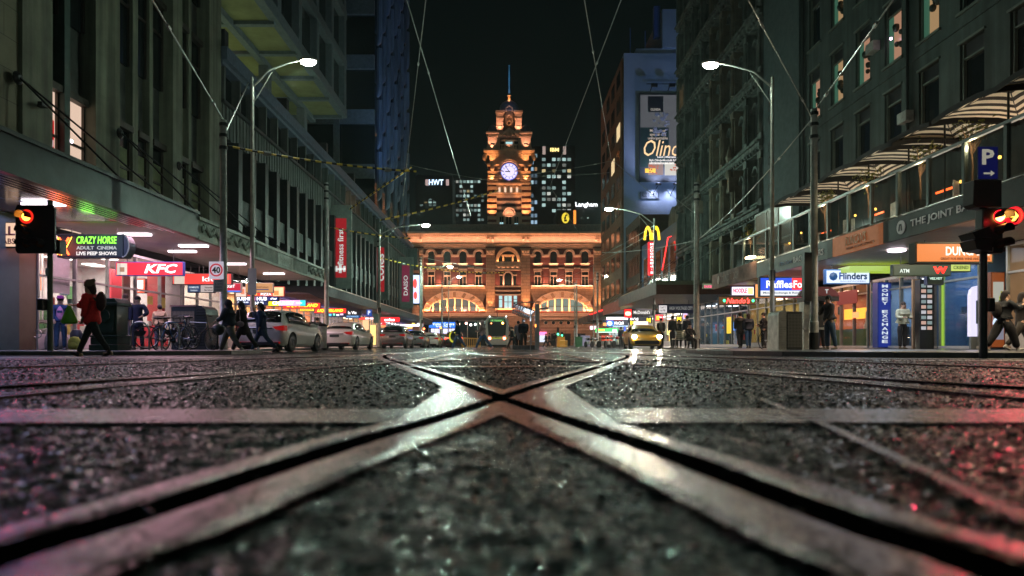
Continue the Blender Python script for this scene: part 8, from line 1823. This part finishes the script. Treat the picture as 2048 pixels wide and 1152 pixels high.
    tr_ = skin_mesh('trousers', v, e, r); tr_.parent = t; tr_.data.materials.append(cloth(bottom)); PENDING.append(tr_)
    pf = w.get('puff', 1.0); hem = w.get('hem', -.04)
    v = [P(hem), P((hem+.18)/2), wai, P(.32), che, P(.50)]; fl = w.get('flare', 1.0)
    r = [.135*s*wide*fl, .128*s*wide*(1+fl)/2*pf, .125*s*wide*pf, .135*s*wide*pf, .142*s*wide*pf, .095*s*pf]; e = [(i, i+1) for i in range(5)]
    v.append(P(.545)); r.append(.068*s); e.append((5,6))
    for (shd, elb, wr, d2), sd in zip(A, (1, -1)):
        b = len(v); v += [shd, elb, wr-d2*.015]; r += [.075*s*pf, .058*s*pf, .044*s*pf]; e += [(4,b),(b,b+1),(b+1,b+2)]
    jk = skin_mesh('jacket', v, e, r, root=2); jk.parent = t; jk.data.materials.append(cloth(top)); PENDING.append(jk)
    # ---- shoes
    for (hp, k, an), a in zip(L, legs):
        tilt = D(a[0]-a[1]); tilt = max(-.7, min(.5, tilt))*.8; M = Matrix.Translation(an) @ Matrix.Rotation(tilt, 4, 'X')
        m = MB(); m.lathe([(.045,-.075),(.052,-.05),(.045,-.02),(.03,.03)], n=12, M=M @ Matrix.Translation((0,.0,0)) @ Matrix.Diagonal((1,1.1,1,1)))
        m.ball(None, (.045,.12,.035), 10, M=M @ Matrix.Translation((0,.075,-.045)))
        if heel: m.prism([(-.05,-.08),(.05,-.08),(.03,-.02),(-.03,-.02)], an.x-.03, an.x+.03, 'x') if False else None
        m.build('shoe', cloth(shoe), t, True)
    # ---- hair or hat
    hc = hed+V3((0,-.012,.055))*s
    m = MB(); m.ball(None, (.092*s,.105*s,.105*s), 14, M=Matrix.Translation(hc+V3((0,-.02,.012))*s)); 
    if hairlen: m.tube([hc+V3((0,-.05,.02))*s, hc+V3((0,-.085,-.10))*s, hc+V3((0,-.10,-.10-hairlen))*s], [.085*s,.075*s,.03*s], 10)
    m.build('hair', cloth(hair), t, True)
    m = MB()
    for q in (-1, 1): m.ball(tuple(hed+V3((q*.030,.076,.032))*s), .011*s, 8)
    m.build('eyes', flat((.03,.02,.02)), t, True); m = MB(); m.cbox(tuple(hed+V3((0,.072,-.032))*s), (.045*s,.012*s,.012*s)); m.build('mouth', flat((.25,.08,.07)), t)
    m = MB()
    for q in (-1, 1): m.ball(tuple(hed+V3((q*.082,-.0,.02))*s), (.012*s,.02*s,.03*s), 8)
    m.build('ears', skm, t, True)
    if hat == 'beanie':
        m = MB(); m.lathe([(.108,-.02),(.112,.02),(.10,.085),(.06,.13),(.01,.145)], n=16, M=Matrix.Translation(hc+V3((0,-.01,.02))*s) @ Matrix.Diagonal((s,s*1.05,s,1))); m.ball(tuple(hc+V3((0,-.09,.13))*s), .05*s, 10); m.build('knitted_hat', cloth((.20,.13,.08)), t, True)
    if hat == 'cap':
        m = MB(); m.lathe([(.105,.0),(.105,.04),(.08,.095),(.01,.115)], n=16, M=Matrix.Translation(hc+V3((0,-.005,.025))*s)); m.ball(None, (.075,.11,.012), 12, M=Matrix.Translation(hc+V3((0,.11,.035))*s)); m.build('cap', cloth((.28,.03,.22)), t, True)
    if hood:
        m = MB(); m.ball(None, (.118*s,.125*s,.135*s), 14, M=Matrix.Translation(hc+V3((0,-.038,-.005))*s)); m.tube([hc+V3((0,-.05,-.08))*s, P(.50,-.03)], [.10*s,.12*s], 12); m.build('hood', cloth(hood), t, True)
    if scarf:
        m = MB(); m.lathe([(.07,-.04),(.10,-.02),(.10,.02),(.075,.05)], n=14, M=Matrix.Translation(nek+V3((0,.01,.0)))); m.build('scarf', cloth(scarf), t, True)
    t['_a'] = 0; del t['_a']
    return t, A, L, P, s
def carried(name, label, cat, loc, bm, m, rz=0):
    o = bm.build(name, m, None, True, loc=loc); o.rotation_euler = (0,0,rz); return tag(o, label, cat)
WK = ((26,6),(-24,14)); WK2 = ((-26,12),(24,4)); ST_ = ((3,3),(-3,2))
pw = lambda px, Y: gx(px, Y)
# woman in the red coat
t, A, L, P, s = person('woman in a red coat and brown bobble hat walking left with a green bag', pw(184,15.1), 15.1, 90, 1.70, ((26,3),(-26,8)), ((40,8,55),(-5,10,30)), 4, (.75,.015,.012), (.008,.010,.010), (.05,.02,.015), {'hem':-.20,'flare':1.2,'puff':1.12,'leg':.95}, .16, 'beanie', (.015,.012,.012), z=.0, heel=True)
m = MB(); m.ball((0,-.20,.36), (.12,.10,.22), 12); m.build('shoulder_bag', cloth((.05,.01,.012)), t, True).location = P(.0)-Vector((0,0,0))
m = MB(); m.tube([P(.50,.02,.16), P(.42,-.14,.10), P(.20,-.22,.0)], .025, 6); m.tube([P(.50,.02,-.16), P(.42,-.14,-.10), P(.20,-.22,.0)], .025, 6); m.build('bag_strap', cloth((.07,.08,.05)), t)
Mw = Matrix.Translation(t.location) @ Matrix.Rotation(R(90), 4, 'Z')
hp = Mw @ (A[0][2]+A[0][3]*.07)
m = MB(); m.lathe([(.04,.0),(.17,-.30),(.19,-.36),(.15,-.40)], n=12, sy=.55); 
for q in (-1, 1): m.tube([(q*.05,0,-.02),(q*.03,0,.03),(0,0,.05)], .008, 4)
carried('shopping_bag', 'bright green shopping bag held out by the woman in the red coat', 'shopping bag', hp+Vector((-.05,0,-.02)), m, mat('green_bag', (.14,.50,.02), .5, bump=.8, bscale=6))
hp2 = Mw @ (A[1][2]+A[1][3]*.08)
m = MB(); m.box(-.04,.04,-.04,.04,-.01,.09); carried('cup', 'small white cup in the hand of the woman in the red coat', 'cup', hp+Vector((.03,-.09,.03)), m, flat((.6,.65,.75)))
for (hp_, k_, an) in L:
    m = MB(); m.prism([(an.y-.085,an.z-.08),(an.y+.03,an.z-.08),(an.y-.0,an.z-.03),(an.y-.075,an.z-.0)], an.x-.03, an.x+.03, 'x'); m.build('wedge_heel', flat((.35,.2,.1)), t)
FAR = ('hi', False)
t, A, L, P, s = person('man in a pink T-shirt, blue jacket and purple cap standing by the grey heap', pw(121,21.0), 21.0, 205, 1.62, ((6,3),(-4,3)), ((10,8,30),(5,10,15)), 0, (.02,.05,.16), (.015,.05,.12), (.03,.02,.02), {'hem':-.08}, 0, 'cap', (.02,.03,.05), z=.1)
m = MB(); m.ball(tuple(P(.22,.085)), (.105,.085,.27), 12); m.build('shirt_front', cloth((.55,.22,.42)), t, True); m = MB(); m.cbox(tuple(P(.30,.172)), (.13,.012,.07)); m.build('shirt_print', flat((.02,.04,.12)), t)
person('bearded man in a navy jacket and beige trousers behind the green cabinet', pw(251,22.4), 22.4, 190, 1.80, ((6,6),(-6,4)), ((4,5,10),(0,6,10)), 0, (.012,.03,.07), (.20,.16,.15), (.06,.03,.02), None, 0, None, (.12,.07,.05), z=.1)
person('man in a long dark blue coat leaning with hand on hip beside the bearded man', pw(276,22.2), 22.2, 185, 1.72, ((4,3),(-5,3)), ((5,6,12),(5,42,60)), 2, (.010,.014,.045), (.012,.015,.03), (.02,.015,.012), {'hem':-.30,'flare':1.15}, 0, None, (.03,.03,.03), z=.1)
person('person in a tan jacket seen from behind beyond the bicycles', pw(319,25.2), 25.2, 20, 1.62, ((14,40),(-2,6)), ((10,8,40),(5,8,20)), 6, (.34,.28,.20), (.02,.04,.09), (.02,.02,.025), {'puff':1.1,'hem':-.1}, 0, None, (.03,.03,.04), z=.1)
t, A, L, P, s = person('woman in a black quilted jacket and olive trousers walking left, nearest of the pair', pw(459,20.4), 20.4, 85, 1.62, WK, ((25,8,60),(20,8,50)), 5, (.010,.022,.035), (.06,.065,.05), (.01,.015,.02), {'puff':1.15,'hem':-.08,'leg':1.1}, .05, None, (.45,.38,.32), z=.02, hood=(.01,.018,.025))
t, A, L, P, s = person('woman in a long black coat with a pale handbag and white boots walking left', pw(487,20.9), 20.9, 80, 1.60, WK2, ((30,8,50),(0,10,15)), 8, (.012,.014,.018), (.012,.014,.016), (.015,.012,.014), {'hem':-.34,'flare':1.3}, .30, None, (.6,.58,.55), z=.02)
m = MB(); m.ball((0,0,0), (.12,.07,.09), 12); m.tube([(0,0,.08),(-.04,.02,.45)], .01, 4); carried('handbag', 'pale mauve handbag on the hip of the woman with white boots', 'handbag', (pw(482,20.6), 20.55, .88), m, flat((.30,.24,.30)))
person('woman in a long blue quilted coat with a phone at her ear, before the hatchback', pw(523,21.6), 21.6, 100, 1.62, ((24,4),(-26,18)), ((50,12,125),(-10,8,25)), 3, (.008,.035,.10), (.02,.05,.09), (.012,.01,.012), {'hem':-.34,'flare':1.1,'puff':1.15}, .22, None, (.015,.015,.02), z=0)
person('person in dark clothes standing between the two white cars', pw(635,37), 37, 0, 1.62, ST_, ((5,6,20),(5,6,20)), 0, (.012,.014,.018), (.1,.08,.08), z=.1, hi=False)
person('pedestrian with long hair in a blue jacket and jeans, left of the tram', pw(916,38.2), 38.2, 85, 1.66, WK2, ((20,6,50),(15,6,50)), 4, (.012,.05,.075), (.05,.12,.24), (.02,.01,.012), None, .28, None, (.5,.48,.52), hi=False)
person('pedestrian in a grey hoodie and blue jeans walking toward the tram', pw(966,37.6), 37.6, 80, 1.68, ((-30,12),(30,6)), ((25,6,60),(20,6,60)), 5, (.36,.31,.31), (.06,.14,.26), (.02,.015,.02), {'puff':1.05}, 0, None, (.6,.45,.55), hood=(.36,.31,.31), hi=False)
person('person in a pale long coat at the shelter, partly hidden', pw(1037,40.5), 40.5, 15, 1.66, ST_, ((25,6,70),(5,6,20)), 3, (.20,.23,.27), (.015,.015,.02), (.01,.01,.01), {'hem':-.42,'flare':1.15}, 0, z=.0, hi=False)
person('man in a black jacket standing with his back to us at the shelter', pw(1047,39.6), 39.6, 10, 1.74, ST_, ((10,10,30),(5,8,20)), 0, (.010,.014,.018), (.035,.035,.03), (.012,.01,.01), {'puff':1.1}, 0, z=.0, wide=1.15, hi=False)
for i, (px, Y, top, lb) in enumerate(((1024,52,(.01,.01,.012),'small dark figure left of the couple at the shelter'),(1029,56,(.2,.18,.14),'small pale figure behind the shelter couple'),(1092,82,(.015,.015,.02),'far walker in black, first of three right of the shelter'),(1099,80,(.03,.035,.05),'far walker in dark blue, middle of three right of the shelter'),(1109,82,(.012,.012,.012),'far walker in black, last of three right of the shelter'),(1242,54,(.02,.02,.025),'dark figure among the motorcycles by the taxi'))):
    person(lb, pw(px,Y), Y, [90,20,80,95,0,10][i], 1.68, [WK,ST_,WK,WK2,ST_,ST_][i], ((15,5,40),(-10,5,20)), 2, top, (.02,.025,.03), hi=False)
for i, (px, Y, f, h, top, bot, lb, kw) in enumerate(((1322,40,170,1.7,(.03,.03,.03),(.02,.02,.02),'dark figure behind the taxi bonnet',{}),
    (1345,37,20,1.72,(.02,.022,.025),(.02,.02,.025),'person with a pale bag standing left of the bench',{}),(1358,38,160,1.55,(.025,.025,.03),(.02,.02,.02),'shorter dark figure behind the bench',{}),
    (1374,37.5,10,1.75,(.015,.03,.045),(.02,.02,.025),'man in dark blue standing behind the bench',{}))):
    person(lb, pw(px,Y), Y, f, h, ST_, ((10,6,40),(5,6,20)), 0, top, bot, z=.1, hi=False)
person('person in black sitting at the right end of the bench', pw(1381,32.6), 32.9, 200, 1.66, ((85,80),(80,82)), ((30,6,40),(30,6,40)), 5, (.02,.018,.02), (.02,.02,.02), (.05,.03,.03), None, .12, z=.08, sit=True, hi=False)
person('man in a dark overcoat walking away, left of the pair on the right footpath', pw(1480,34.5), 34.5, 5, 1.78, ((10,6),(-8,10)), ((5,6,15),(5,8,15)), 0, (.008,.010,.010), (.01,.012,.012), (.02,.015,.01), {'hem':-.34,'flare':1.15,'puff':1.15}, 0, z=.1, wide=1.1, hi=False)
person('walker in blue jeans, right one of the pair on the right footpath', pw(1497,34.2), 34.2, 355, 1.72, ((12,8),(-8,8)), ((-4,10,20),(5,12,15)), 2, (.012,.025,.045), (.02,.07,.16), (.03,.02,.012), {'hem':-.12,'puff':1.15}, .1, z=.1, hi=False)
person('man in black standing sideways beneath the red script sign', pw(1527,33.8), 33.8, 80, 1.74, ST_, ((15,8,70),(10,8,60)), 0, (.008,.010,.012), (.01,.01,.012), (.015,.01,.01), None, 0, z=.1, wide=1.1, hi=False)
person('man in a dark T-shirt and jeans leaning at the payphone kiosk', pw(1659,22.7), 22.7, 100, 1.78, ((2,4),(-8,4)), ((30,8,45),(10,8,25)), 3, (.012,.014,.012), (.012,.05,.09), (.01,.01,.01), None, 0, skin=m_skin2, z=.1, shoe=(.12,.11,.09))
person('person in black hidden behind the payphone kiosk', pw(1641,24.1), 24.1, 100, 1.72, ST_, ((30,8,45),(10,8,25)), 2, (.01,.01,.012), (.012,.012,.014), z=.1)
person('man in a pale shirt and black trousers looking at his phone by the wooden door', pw(1805,25.2), 25.2, 180, 1.72, ((2,2),(-2,2)), ((12,16,78),(12,16,78)), 4, (.42,.42,.30), (.008,.009,.011), (.03,.015,.01), {'puff':1.08,'hem':-.06}, 0, z=.1, shoe=(.10,.07,.03))
t, A, L, P, s = person('person in black with a backpack walking right past the orange poster', pw(2007,18.3), 18.3, 270, 1.66, ((24,6),(-24,10)), ((45,8,75),(40,8,75)), 5, (.010,.012,.016), (.008,.009,.012), (.012,.01,.012), {'leg':1.35,'hem':-.06}, .14, z=.08, shoe=(.4,.4,.38))
m = MB(); m.ball((0,-.19,.26), (.15,.11,.22), 12); o = m.build('backpack', cloth((.012,.014,.016)), t, True); o.location = P(.0)
person('second person in black at the right frame edge, seen with a phone', pw(2043,18.8), 18.8, 265, 1.66, ((-26,14),(24,6)), ((45,8,75),(40,8,75)), 3, (.014,.014,.016), (.03,.025,.02), (.02,.015,.012), {'hem':-.28}, .2, z=.08, shoe=(.5,.48,.45))
finish(PENDING)
# the printed T-shirt of the man with the cap
# ================================================================== RAIN HAZE
hm = MB(); hm.box(-160, 160, -40, 420, -1.2, 82)
hz_ = hm.build('haze', None)
m_hz = bpy.data.materials.new('rain_haze'); m_hz.use_nodes = True; nt = m_hz.node_tree; nt.nodes.clear()
out = nt.nodes.new('ShaderNodeOutputMaterial'); vol = nt.nodes.new('ShaderNodeVolumePrincipled'); nt.links.new(vol.outputs[0], out.inputs['Volume'])
vol.inputs['Color'].default_value = (.75, .92, .92, 1); vol.inputs['Density'].default_value = .0004; vol.inputs['Anisotropy'].default_value = .55
hz_.data.materials.clear(); hz_.data.materials.append(m_hz); tag(hz_, 'thin rain haze hanging in the whole street', None, kind='stuff')
